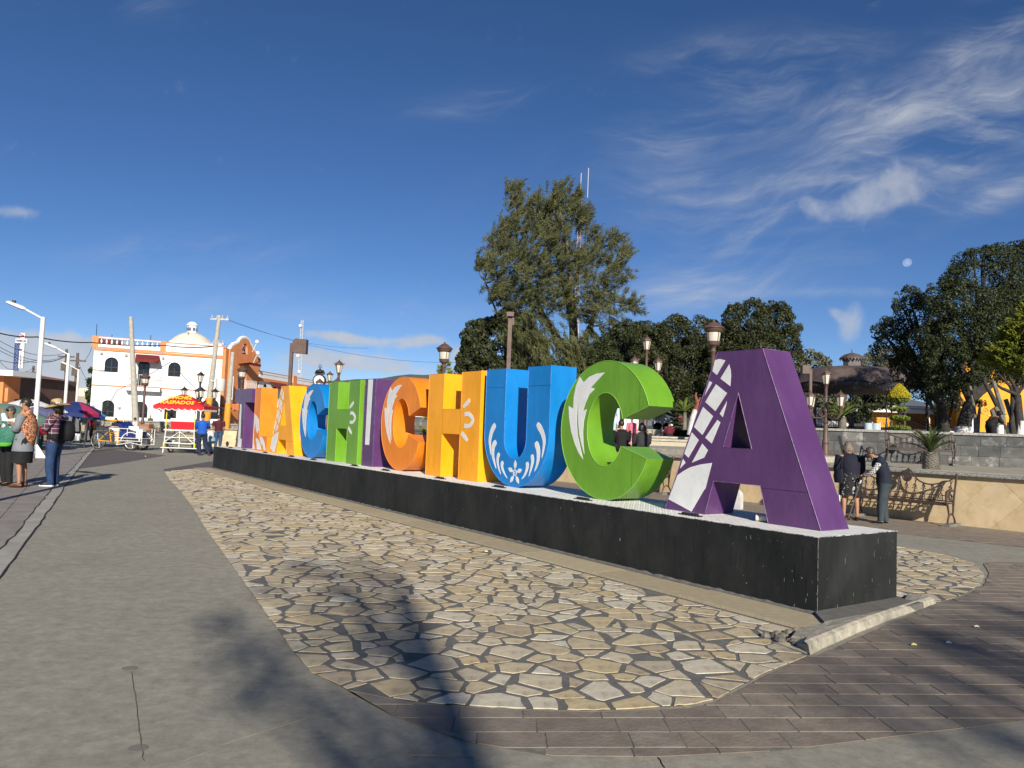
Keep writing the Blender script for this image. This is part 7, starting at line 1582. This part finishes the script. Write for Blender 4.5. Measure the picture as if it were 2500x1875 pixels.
q = seat(2418, 1060, 27, 1.50)+Vector((.37, .06, 1.5*.80)); b = MB(); b.lathe([(.22, -.01), (.1, .01), (.1, .08), (.05, .12), (0, .12)], 16); o = b.build('hat', mat('dark_felt', (.015, .014, .013)), smooth=True); o.location = q; tag(o, 'dark wide brimmed hat on the silhouetted person behind the grey wall', 'hat')
# people round the carts
person('man in bright blue hoodie and jeans leaning on the red cart with one leg bent', ppx(490, 1112), R(30), 1.72, dict(elR=(.12, .08, .66), wrR=(.06, .14, .72), elL=(-.13, .06, .66), wrL=(-.05, .13, .66), knR=(.10, .06, .27), anR=(.17, -.02, .07), toR=(.2, .05, .02), anL=(-.02, -.02, .045)), skin_b, top=cloth('royal_blue_hoodie', (.01, .10, .50), .7), bottom=cloth('navy_jeans', (.015, .028, .07)), shoes=shoe_b, hair=hair_k, build=1.2)
person('man in maroon polo shirt and jeans seen from behind with black cap', ppx(531, 1096), R(15), 1.74, dict(elL=(-.16, -.02, .63), wrL=(-.12, .0, .52), elR=(.15, -.02, .62)), skin_b, top=cloth('maroon_polo', (.085, .012, .02)), sleeves='short', bottom=cloth('mid_jeans', (.04, .085, .17)), hair=hair_k, build=1.28)
person('person in white shirt crouching between the blue hoodie man and the maroon polo man', ppx(512, 1107), R(60), 1.6, dict(pel=(0, -.05, .36), wai=(0, 0, .43), che=(0, .04, .53), nec=(0, .08, .62), chin=(0, .1, .65), hea=(0, .12, .69), crn=(0, .11, .74), shL=(-.1, .05, .6), shR=(.1, .05, .6), elL=(-.12, .1, .48), elR=(.12, .1, .48), wrL=(-.05, .2, .45), wrR=(.05, .2, .45), hiL=(-.05, -.05, .34), hiR=(.05, -.05, .34), knL=(-.08, .12, .27), knR=(.08, .12, .27)), skin_b, top=cloth('white_tee', (.70, .70, .66), .85), bottom=cloth('washed_jeans', (.25, .38, .50), .8), hair=hair_k, build=1.15)
person('man in white shirt seated facing left in front of the leaning pole', seat(332, 1040, 50, .55), LEFT, 1.68, SIT, skin_b, top=cloth('white_shirt', (.72, .72, .70), .85), bottom=cloth('dark_trousers', (.02, .02, .025)), hair=hair_k, build=1.15)
person('man in olive jacket and sunglasses standing right of the brown lamp post', g(365, 1052), R(180), 1.66, None, skin_b, top=cloth('olive_jacket', (.10, .11, .065)), bottom=cloth('dark_trousers', (.02, .02, .025)), hair=hair_k, build=1.2)
person('person in dark jacket seated left of the blue tarpaulin', seat(284, 1044, 48, .5), R(170), 1.66, SIT, skin_b, top=cloth('dark_jacket', (.02, .022, .03)), bottom=cloth('dark_trousers', (.02, .02, .025)), hair=hair_k, build=1.2)
person('small person in magenta jacket in front of the town hall arch', g(255, 1048), R(180), 1.45, None, skin_b, top=cloth('magenta_jacket', (.45, .03, .12)), bottom=cloth('dark_trousers', (.02, .02, .025)), hair=hair_k)
person('person in grey green clothes standing beside the magenta jacket', g(266, 1047), R(200), 1.6, None, skin_b, top=cloth('sage_top', (.28, .32, .27)), bottom=cloth('grey_trousers', (.12, .12, .12)), hair=hair_k)
person('vendor in red hooded jacket leaning over the stall under the blue umbrella', g(222, 1078), R(120), 1.62, dict(che=(0, .06, .72), nec=(0, .12, .80), chin=(0, .14, .83), hea=(0, .16, .87), crn=(0, .15, .92), shL=(-.11, .08, .77), shR=(.11, .08, .77)), skin_b, top=cloth('crimson_jacket', (.26, .015, .035)), bottom=cloth('dark_trousers', (.02, .02, .025)), hair=hair_k, hood=True, build=1.25)
person('vendor in black clothes at the stall left of the red hood', g(205, 1076), R(60), 1.6, dict(elL=(-.13, .08, .66), wrL=(-.1, .18, .62)), skin_b, top=cloth('black_hoodie', (.008, .008, .009)), bottom=cloth('black_jeans', (.01, .01, .012)), hair=hair_k, build=1.2)
person('person with dark hair under the violet umbrella behind the women', g(98, 1080), R(170), 1.6, None, skin_b, top=cloth('grey_shirt', (.12, .12, .13)), bottom=cloth('black_jeans', (.01, .01, .012)), hair=hair_k, build=1.1)
# ================================================================ CARTS AND STALLS
yelp = mat('yellow_frame', (.75, .38, .03), (.65, .30, .02), 20, .45); whp = mat('white_frame', (.76, .76, .74), (.6, .6, .58), 12, .45); rub = mat('tyre_rubber', (.015, .015, .015), rough=.8); chrome = mat('spoke_steel', (.5, .5, .5), rough=.3, metal=.8)
def wheel(par, c, r, tw, spokes=18, ax=Matrix.Rotation(R(90), 3, 'X')):
    b = MB(); c = Vector(c); b.tube([c+ax @ Vector((r*math.cos(k*math.pi/14), r*math.sin(k*math.pi/14), 0)) for k in range(29)], tw, 7, cap=False); wh_ = b.build('wheel', rub, par, smooth=True)
    b = MB(); b.tube([c+ax @ Vector(((r-tw)*math.cos(k*math.pi/14), (r-tw)*math.sin(k*math.pi/14), 0)) for k in range(29)], tw*.45, 5, cap=False); b.build('rim', chrome, wh_)
    b = MB()
    for k in range(spokes): a = k*2*math.pi/spokes; b.tube([c+ax @ Vector((0, 0, .03*(1 if k % 2 else -1))), c+ax @ Vector(((r-tw)*math.cos(a), (r-tw)*math.sin(a), 0))], .0035, 3, cap=False)
    b.lathe([(.03, -.05), (.03, .05)], 8, c, ax=ax); b.build('spokes', chrome, wh_); return wh_
# cargo tricycle, local x to the right in the picture
def tricycle(label, base, rz, s_=1.0, front=True):
    t = thing('cargo_tricycle', label, 'tricycle', base, rz, 'cargo tricycles in the square'); t.scale = (s_,)*3
    wheel(t, (-.95, 0, .36), .345, .022); 
    b = MB(); 
    for a in (((-.95, .03, .36), (-.42, .03, .34)), ((-.95, .03, .36), (-.50, 0, .78)), ((-.95, -.03, .36), (-.42, -.03, .34)), ((-.50, 0, .92), (-.38, 0, .34)), ((-.38, 0, .34), (.10, 0, .62)), ((-.47, 0, .72), (.10, 0, .72)), ((-.44, 0, .62), (.12, 0, .66)), ((.10, 0, .80), (.14, 0, .24)), ((.14, 0, .30), (-.30, 0, .36)), ((.14, 0, .60), (-.2, 0, .34))): b.tube(a, .019, 7)
    b.build('frame', yelp, t, smooth=True)
    b = MB(); b.tube([(-.64, 0, .955), (-.50, 0, .965), (-.38, 0, .955)], [(.03, .10), (.03, .07), (.015, .02)], 8); b.tube([(-.50, 0, .95), (-.50, 0, .85)], .016, 6); b.build('saddle', darkm, t, smooth=True)
    b = MB(); b.tube([(-.38+.10*math.cos(k*.45), .05, .34+.10*math.sin(k*.45)) for k in range(15)], .008, 4); b.tube([(-.38, .08, .34), (-.30, .08, .20)], .01, 4); b.box(-.35, -.25, .06, .16, .19, .21); b.build('crank', darkm, t)
    b = MB(); b.tube([(-.2, -.25, .96), (-.05, 0, .98), (-.2, .25, .96)], .013, 6); b.tube([(-.05, 0, .98), (.1, 0, .78)], .015, 6); b.build('handlebar', darkm, t)
    for sy in (-.42, .42): wheel(t, (.78, sy, .33), .315, .05, 20)
    b = MB()
    for sy in (-.50, .50):
        for a in (((.20, sy, .22), (.20, sy, .92)), ((.20, sy, .92), (1.28, sy, .92)), ((1.28, sy, .92), (1.28, sy, .24)), ((.20, sy, .52), (1.28, sy, .52)), ((.16, sy, .40), (1.30, sy, .40)), ((.16, sy, .22), (.78, sy, .33)), ((.78, sy, .33), (1.30, sy, .24)), ((1.16, sy, .92), (1.16, sy, .40)), ((.62, sy, .92), (.62, sy, .62))): b.tube(a, .017, 6)
        b.tube([(.78+.44*math.cos(R(a)), sy, .33+.44*math.sin(R(a))) for a in range(15, 170, 15)], (.022), 6)
    for x in (.20, 1.28):
        for z in (.24, .52, .92): b.tube([(x, -.5, z), (x, .5, z)], .017, 6)
    b.build('box_frame', whp, t, smooth=True)
    b = MB(); b.box(1.0, 1.26, -.49, -.46, .55, .88); b.build('side_panel', mat('pale_panel', (.55, .60, .68)), t); return t
p = g(304, 1098); trike = tricycle('yellow framed cargo tricycle with white wheel arch and blue tarpaulin in its box', Vector((p.x-.25, p.y, 0)), R(-4), 1.02)
tarp = cloth('blue_tarpaulin', (.012, .035, .22), .5, 4)
def incart(nm, lab, cat, mt_, x0, x1, y0, y1, z0, z1, top=None):
    M4 = trike.matrix_basis; o = MB(); o.box(x0, x1, y0, y1, z0, z1); 
    ob = o.build(nm, mt_); ob.matrix_world = M4; tag(ob, lab, cat); return ob
b = MB(); vs = []; n = 12
for i in range(n+1):
    for j in range(n+1):
        x, y = .05+.75*i/n, -.44+.88*j/n; z = 1.0-.35*max(0, (x-.3))+.22*math.exp(-((x-.15)/.18)**2)+.05*noise.noise(Vector((x*5, y*5, 1))); vs.append((x, y, z))
fs = [(i*(n+1)+j, (i+1)*(n+1)+j, (i+1)*(n+1)+j+1, i*(n+1)+j+1) for i in range(n) for j in range(n)]; b.add(vs, fs); b.tube([(.0, -.3, 1.25), (.2, -.2, 1.0), (.5, -.2, .8)], [.03, .12, .2], 8)
b.box(.24, .95, -.46, .46, .45, .80)
ob = b.build('tarpaulin', tarp, smooth=True); ob.matrix_world = trike.matrix_basis; tag(ob, 'crumpled blue tarpaulin spilling over the box of the yellow tricycle', 'tarpaulin')
incart('cool_box', 'white cool box lid sitting in the tricycle box', 'cool box', whp, .55, 1.0, -.3, .3, .80, 1.03)
incart('wooden_crate', 'orange brown crate behind the white cool box on the tricycle', 'crate', mat('crate_brown', (.33, .13, .05), (.26, .10, .04), 12), .62, 1.12, .3, .6, .86, 1.13)
b = MB(); q = g(236, 1092); bx0 = thing('vendor_box', 'white panelled box with yellow pipe frame behind the tricycle rear wheel', 'cart', (q.x, q.y+1.1, 0), R(-3))
for k in range(3): b = MB(); b.box(-.50, .62, -.35, .35, .30+k*.24, .50+k*.24); b.build('panel', whp, bx0)
b = MB()
for sy in (-.38, .38):
    b.tube([(-.62, sy, .15), (-.55, sy, .5), (-.55, sy, 1.2), (-.48, sy, 1.28), (.60, sy, 1.24), (.66, sy, 1.16), (.66, sy, .2)], .022, 6)
b.tube([(-.62, -.38, .15), (-.62, .38, .15)], .022, 6); b.tube([(-.55, -.38, .95), (.66, -.38, .95)], .018, 6); b.build('pipe_frame', yelp, bx0, smooth=True)
for (px, py, D, hh_) in ((240, 1096, 36, 2.6), (297, 1090, 37, 2.5)):
    q = at(px, py, D); b = MB(); b.tube([(0, 0, .6), (.04, 0, hh_)], .025, 6); o = b.build('umbrella_pole', whp); o.location = (q.x, D, 0); tag(o, 'thin white umbrella pole without canopy, %s of the tricycle' % ('left above the saddle' if px < 260 else 'right above the box'), 'pole')
# shaved ice cart
cp = g(449, 1106); ct = thing('snack_cart', 'white and yellow pipe vendor cart with red scalloped canopy lettered in yellow', 'cart', (cp.x-.05, cp.y, 0), R(2))
hw_, dp_ = .64, .46
b = MB()
for sx in (-hw_, hw_):
    for sy in (-dp_, dp_): b.tube([(sx, sy, .18), (sx*.93, sy, .95)], .024, 6)
    for z in (.38, .62): b.tube([(sx*.98, -dp_, z), (sx*.98, dp_, z)], .02, 6)
for sy in (-dp_, dp_):
    for z in (.42, .66): b.tube([(-hw_, sy, z), (hw_, sy, z)], .022, 6)
    b.tube([(-hw_, sy, .45), (0, sy, .92), (hw_*.9, sy, .45)], .02, 6); b.tube([(0, sy, .24), (0, sy, .95)], .02, 6)
b.tube([(-hw_-.10, -dp_-.05, .22), (hw_+.12, -dp_-.05, .22)], .024, 6); b.tube([(-hw_-.02, -dp_, .0), (-hw_, -dp_, .3)], .026, 6); b.box(-hw_-.02, hw_+.02, -dp_-.05, dp_+.05, .95, 1.0); b.build('lower_frame', whp, ct, smooth=True)
b = MB()
for sx in (-hw_*.93, hw_*.93):
    for sy in (-dp_, dp_): b.tube([(sx, sy, 1.0), (sx, sy, 1.98)], .020, 6)
b.tube([(-hw_, -dp_, .22), (-hw_, -dp_, .45)], .035, 6); b.tube([(hw_, -dp_, .22), (hw_, -dp_, .45)], .035, 6)
b.build('yellow_frame', mat('lemon_frame', (.78, .62, .03)), ct, smooth=True)
for sx in (-hw_+.12, hw_-.1): wheel(ct, (sx, -.1, .25), .25, .045, 14, Matrix.Rotation(R(75), 3, 'Y'))
b = MB(); b.box(-.4, .5, -.3, .3, .30, .42); b.box(-.15, .55, -.35, .3, .55, .80); b.build('shelf_box', mat('shelf_tan', (.30, .26, .17)), ct)
redc = mat('red_canopy', (.52, .015, .02), (.42, .012, .018), 5, .6, .2, 10); Zr, Ze = 2.50, 2.00; ex, ey = 1.06, .76
b = MB(); A_ = [(-ex, -ey), (ex, -ey), (ex, ey), (-ex, ey)]; b.add([(x, y, Ze) for x, y in A_]+[(-.12, -.28, Zr), (.12, -.28, Zr)], [(0, 1, 5, 4), (1, 2, 5), (2, 3, 4, 5), (3, 0, 4)])
vs = []; fs = []; base_i = len(b.v)
for (xa, ya), (xb, yb) in (((-ex, -ey), (ex, -ey)), ((ex, -ey), (ex, ey)), ((-ex, ey), (-ex, -ey)), ((ex, ey), (-ex, ey))):
    nsc = 8; m_ = nsc*8
    for i in range(m_):
        f0, f1 = i/m_, (i+1)/m_
        def pt(f): dpt = .13+.06*abs(math.sin(math.pi*f*nsc)); return (xa+(xb-xa)*f, ya+(yb-ya)*f, Ze), (xa+(xb-xa)*f, ya+(yb-ya)*f, Ze-dpt)
        a0_, a1_ = pt(f0); c0_, c1_ = pt(f1); b.add([a0_, c0_, c1_, a1_], [(0, 1, 2, 3)])
can = b.build('canopy', redc, ct)
b = MB()
for (xa, ya), (xb, yb) in (((-ex, -ey), (ex, -ey)), ((ex, -ey), (ex, ey)), ((-ex, ey), (-ex, -ey))):
    nsc = 8; m_ = nsc*8; b.tube([(xa+(xb-xa)*i/m_, ya+(yb-ya)*i/m_, Ze-.13-.06*abs(math.sin(math.pi*i/m_*nsc))) for i in range(m_+1)], .018, 5)
b.build('scallop_edge', whp, can)
yl = mat('yellow_letters', (.85, .55, .04)); tl_ = math.atan2(Zr-Ze, ey-.28)
def onsl(f): return (-.10, -.28-(ey-.28)*f-.02, Zr-(Zr-Ze)*f+.015)
text('SANCHEZ', .25, onsl(.33), yl, can, rot=(tl_, 0, 0), sx=.95); text('RASPADOS', .27, onsl(.76), yl, can, rot=(tl_, 0, 0), sx=1.05)
bm_ = MB()
for k, (c_, z) in enumerate((((.75, -.5), 0), ((.95, -.3), .01), ((1.0, .1), .01))):
    zz = Ze+(Zr-Ze)*(1-max(abs(c_[0])/ex, abs(c_[1])/ey))+.02; bm_.lathe([(.10, 0), (.06, .02), (0, .03)], 8, (c_[0], c_[1], zz))
bm_.build('fruit_print', mat('fruit_print', (.75, .45, .05), (.10, .30, .04), 8, contrast=(.48, .52)), can)
b = MB(); o = thing('cool_box', 'red cool box with white lid standing on the vendor cart', 'cool box', (cp.x-.0, cp.y-.02, 1.0), R(2)); b.prism([[(-.48, 0), (.42, 0), (.46, .34), (-.50, .34)]], -.32, .32, 'xz'); b.build('body', mat('cooler_red', (.60, .015, .02), (.5, .012, .018), 4, .35), o); b = MB(); b.prism([[(-.53, .34), (.49, .34), (.46, .46), (-.50, .47)]], -.35, .35, 'xz'); b.build('lid', whp, o)
for i, (dx, dy, c_) in enumerate(((.62, -.2, (.4, .3, .05)), (.66, .15, (.3, .05, .04)))):
    b = MB(); b.lathe([(.05, 0), (.05, .2), (.02, .26), (.02, .3)], 8); o = b.build('syrup_bottle', mat('syrup_%d' % i, c_, rough=.2)); o.location = (cp.x+dx, cp.y+dy, 1.0); tag(o, '%s syrup bottle on the vendor cart beside the red cool box' % ('amber' if i == 0 else 'dark red'), 'bottle')
# umbrellas
def umbrella(label, px, py, D, Rr, cols, hh=2.2, tilt=(0, 0), n=8, txt=None):
    c = at(px, py, D); t = thing('market_umbrella', label, 'umbrella', (c.x, D, 0), 0, 'market umbrellas at the stalls'); zt = c.z; zb = zt-.36*Rr; h_ = MB(); h_.tube([(0, 0, 0), (0, 0, zt)], .025, 6); h_.build('pole', whp, t)
    for k in range(n):
        b = MB(); N_ = 5; a0_, a1_ = 2*math.pi*k/n, 2*math.pi*(k+1)/n; vs = [(0, 0, zt)]; 
        for i in range(1, N_+1):
            f = i/N_; r = Rr*f; z = zt-(zt-zb)*f**1.5; vs += [(r*math.cos(a0_), r*math.sin(a0_), z), (r*math.cos((a0_+a1_)/2)*.95, r*math.sin((a0_+a1_)/2)*.95, z+.01), (r*math.cos(a1_), r*math.sin(a1_), z)]
        vs += [(x, y, z-.16) for x, y, z in vs[-3:]]
        fs = [(0, 1, 2), (0, 2, 3)]+[(1+3*i+j, 4+3*i+j, 5+3*i+j, 2+3*i+j) for i in range(N_) for j in range(2)]; b.add(vs, fs); b.build('canopy_panel', cols[k % len(cols)], t, smooth=True)
    t.rotation_euler = (R(tilt[0]), R(tilt[1]), 0)
    if txt: text(txt, .20, (.0, -Rr*1.0, zb+.02), whp, t, ext=.004)
    return t
def dye(nm, c): return mat(nm, c, tuple(x*.8 for x in c), 4, .7)
umbrella('blue umbrella with pink stripe and white lettering over the vendor stall', 182, 979, 34, 1.0, [dye('umb_blue', (.015, .03, .14)), dye('umb_pink', (.38, .03, .09)), dye('umb_blue', (.015, .03, .14))], tilt=(6, 8), txt='oble-')
umbrella('light blue umbrella at the edge of the vendor stall', 212, 997, 36, .75, [dye('umb_sky', (.10, .38, .62)), dye('umb_navy', (.02, .06, .25))], tilt=(4, 6))
umbrella('white umbrella behind the head of the shawl woman', 72, 974, 34, 1.3, [dye('umb_white', (.72, .72, .72))])
umbrella('violet blue umbrella behind the brim of the straw hat', 98, 992, 32, 1.1, [dye('umb_violet', (.12, .13, .27))])
umbrella('dull green awning umbrella at the left edge', 12, 984, 30, 1.9, [dye('umb_green', (.14, .24, .20))])
# dark folded umbrella and stall goods
p = g(163, 1080); t = thing('market_stall', 'dark draped stall table with grey parasol behind the second white lamp', 'stall', (p.x, p.y, 0), R(5))
b = MB(); vs = [(0, -.9, .55), (-.75, -.5, .9), (-.5, -.6, 1.5), (.15, -.6, 1.62), (.75, -.5, 1.2), (.8, -.5, .6)]; b.add([(.05, -.75, 1.1)]+vs, [(0, i+1, (i+1) % 6+1) for i in range(6)]); b.build('grey_parasol', mat('grey_umbrella_cloth', (.10, .10, .115), (.07, .07, .08), 4), t)
b = MB(); loftz(b, [bagring(.5, .65, .4), bagring(1.0, .6, .4), bagring(1.5, .4, .3), bagring(1.72, .2, .2)], 12); b.build('drape', cloth('navy_drape', (.025, .03, .06)), t, smooth=True)
b = MB(); b.box(-.5, .5, -.3, .3, .48, .5)
for sx in (-.45, .45): b.tube([(sx, -.25, 0), (sx, -.25, .5)], .02, 5); b.tube([(sx, .25, 0), (sx, .25, .5)], .02, 5)
b.build('table', darkm, t)
p = g(188, 1081); t = thing('folding_cart', 'small metal folding hand cart with tan panels at the stall', 'cart', (p.x, p.y, 0), R(5))
b = MB()
for sx in (-.38, 0, .38): b.tube([(sx, 0, .1), (sx, 0, 1.0)], .018, 5)
for z in (.2, .55, .98): b.tube([(-.38, 0, z), (.38, 0, z)], .018, 5)
b.tube([(-.38, -.5, .12), (.38, -.5, .12)], .02, 5); b.build('frame', mat('cart_steel', (.3, .3, .3), rough=.35, metal=.6), t)
b = MB(); b.box(-.34, -.03, -.02, 0, .6, .94); b.build('panel', mat('shelf_tan', (.30, .26, .17)), t); b = MB(); b.box(.03, .34, -.02, 0, .6, .94); b.build('panel', mat('shelf_tan', (.30, .26, .17)), t)
for sx in (-.4, .4): b = MB(); b.lathe([(.10, -.02), (.10, .02)], 10, (sx, -.5, .1), ax=Matrix.Rotation(R(90), 3, 'Y')); b.build('wheel', rub, t)
for k, (dx, c_) in enumerate(((-.2, (.6, .6, .6)), (-.02, (.65, .65, .62)), (.18, (.5, .52, .55)))):
    b = MB(); b.lathe([(.07, 0), (.08, .22), (.03, .3), (.03, .36)], 8); o = b.build('plastic_jug', mat('jug_%d' % k, c_, rough=.3)); o.location = (p.x+dx, p.y-.25, .13); tag(o, ('left', 'middle', 'right')[k]+' pale plastic jug on the folding hand cart', 'jug', 'plastic jugs on the hand cart')
p = g(92, 1092); b = MB(); b.lathe([(.16, 0), (.20, .34), (.21, .36), (.19, .36), (.15, .02)], 14); o = b.build('bucket', mat('green_bucket', (.06, .20, .12), rough=.4), smooth=True); o.location = (p.x, p.y, 0); tag(o, 'green plastic bucket on the ground beside the straw hat woman', 'bucket')
p = g(97, 1082); mt_ = thing('motor_scooter', 'red and silver motor scooter behind the nearest white lamp post', 'scooter', (p.x, p.y, 0), R(75)); b = MB(); b.tube([(-.75, 0, .75), (-.3, 0, .8), (.0, 0, .55), (.35, 0, .5), (.55, 0, .95), (.6, 0, 1.05)], [.10, .2, .16, .12, .14, .06], 9); b.build('body', mat('scooter_red', (.45, .02, .03), rough=.25), mt_, smooth=True)
for x in (-.6, .7): b = MB(); b.lathe([(.26, -.05), (.28, 0), (.26, .05)], 16, (x, 0, .27), ax=Matrix.Rotation(R(90), 3, 'X')); b.build('wheel', rub, mt_)
b = MB(); b.tube([(.62, -.3, 1.08), (.58, 0, 1.05), (.62, .3, 1.08)], .02, 6); b.tube([(-.75, .12, .35), (-.1, .14, .35)], .06, 8); b.build('handlebar', chrome, mt_)
# small litter on the paving
for i, (px, py, c_) in enumerate(((2231, 1580, (.7, .65, .2)), (2384, 1535, (.6, .55, .5)), (1187, 1350, (.75, .6, .3)), (2316, 1575, (.65, .62, .58)), (355, 1115, (.8, .8, .8)))):
    q = g(px, py); b = MB(); b.tube([(-.02, 0, 0), (.0, .006, .004), (.022, 0, 0)], [.004, .010, .005], 6); o = b.build('scrap', mat('scrap_%d' % i, c_)); o.location = (q.x, q.y, .018); tag(o, ['yellowish scrap on the brown paving right of the kerb', 'pale scrap on the brown paving at the far right', 'dry leaf on the flagstones', 'tiny pale scrap beside the yellowish one', 'white speck near the tricycle'][i], 'litter')
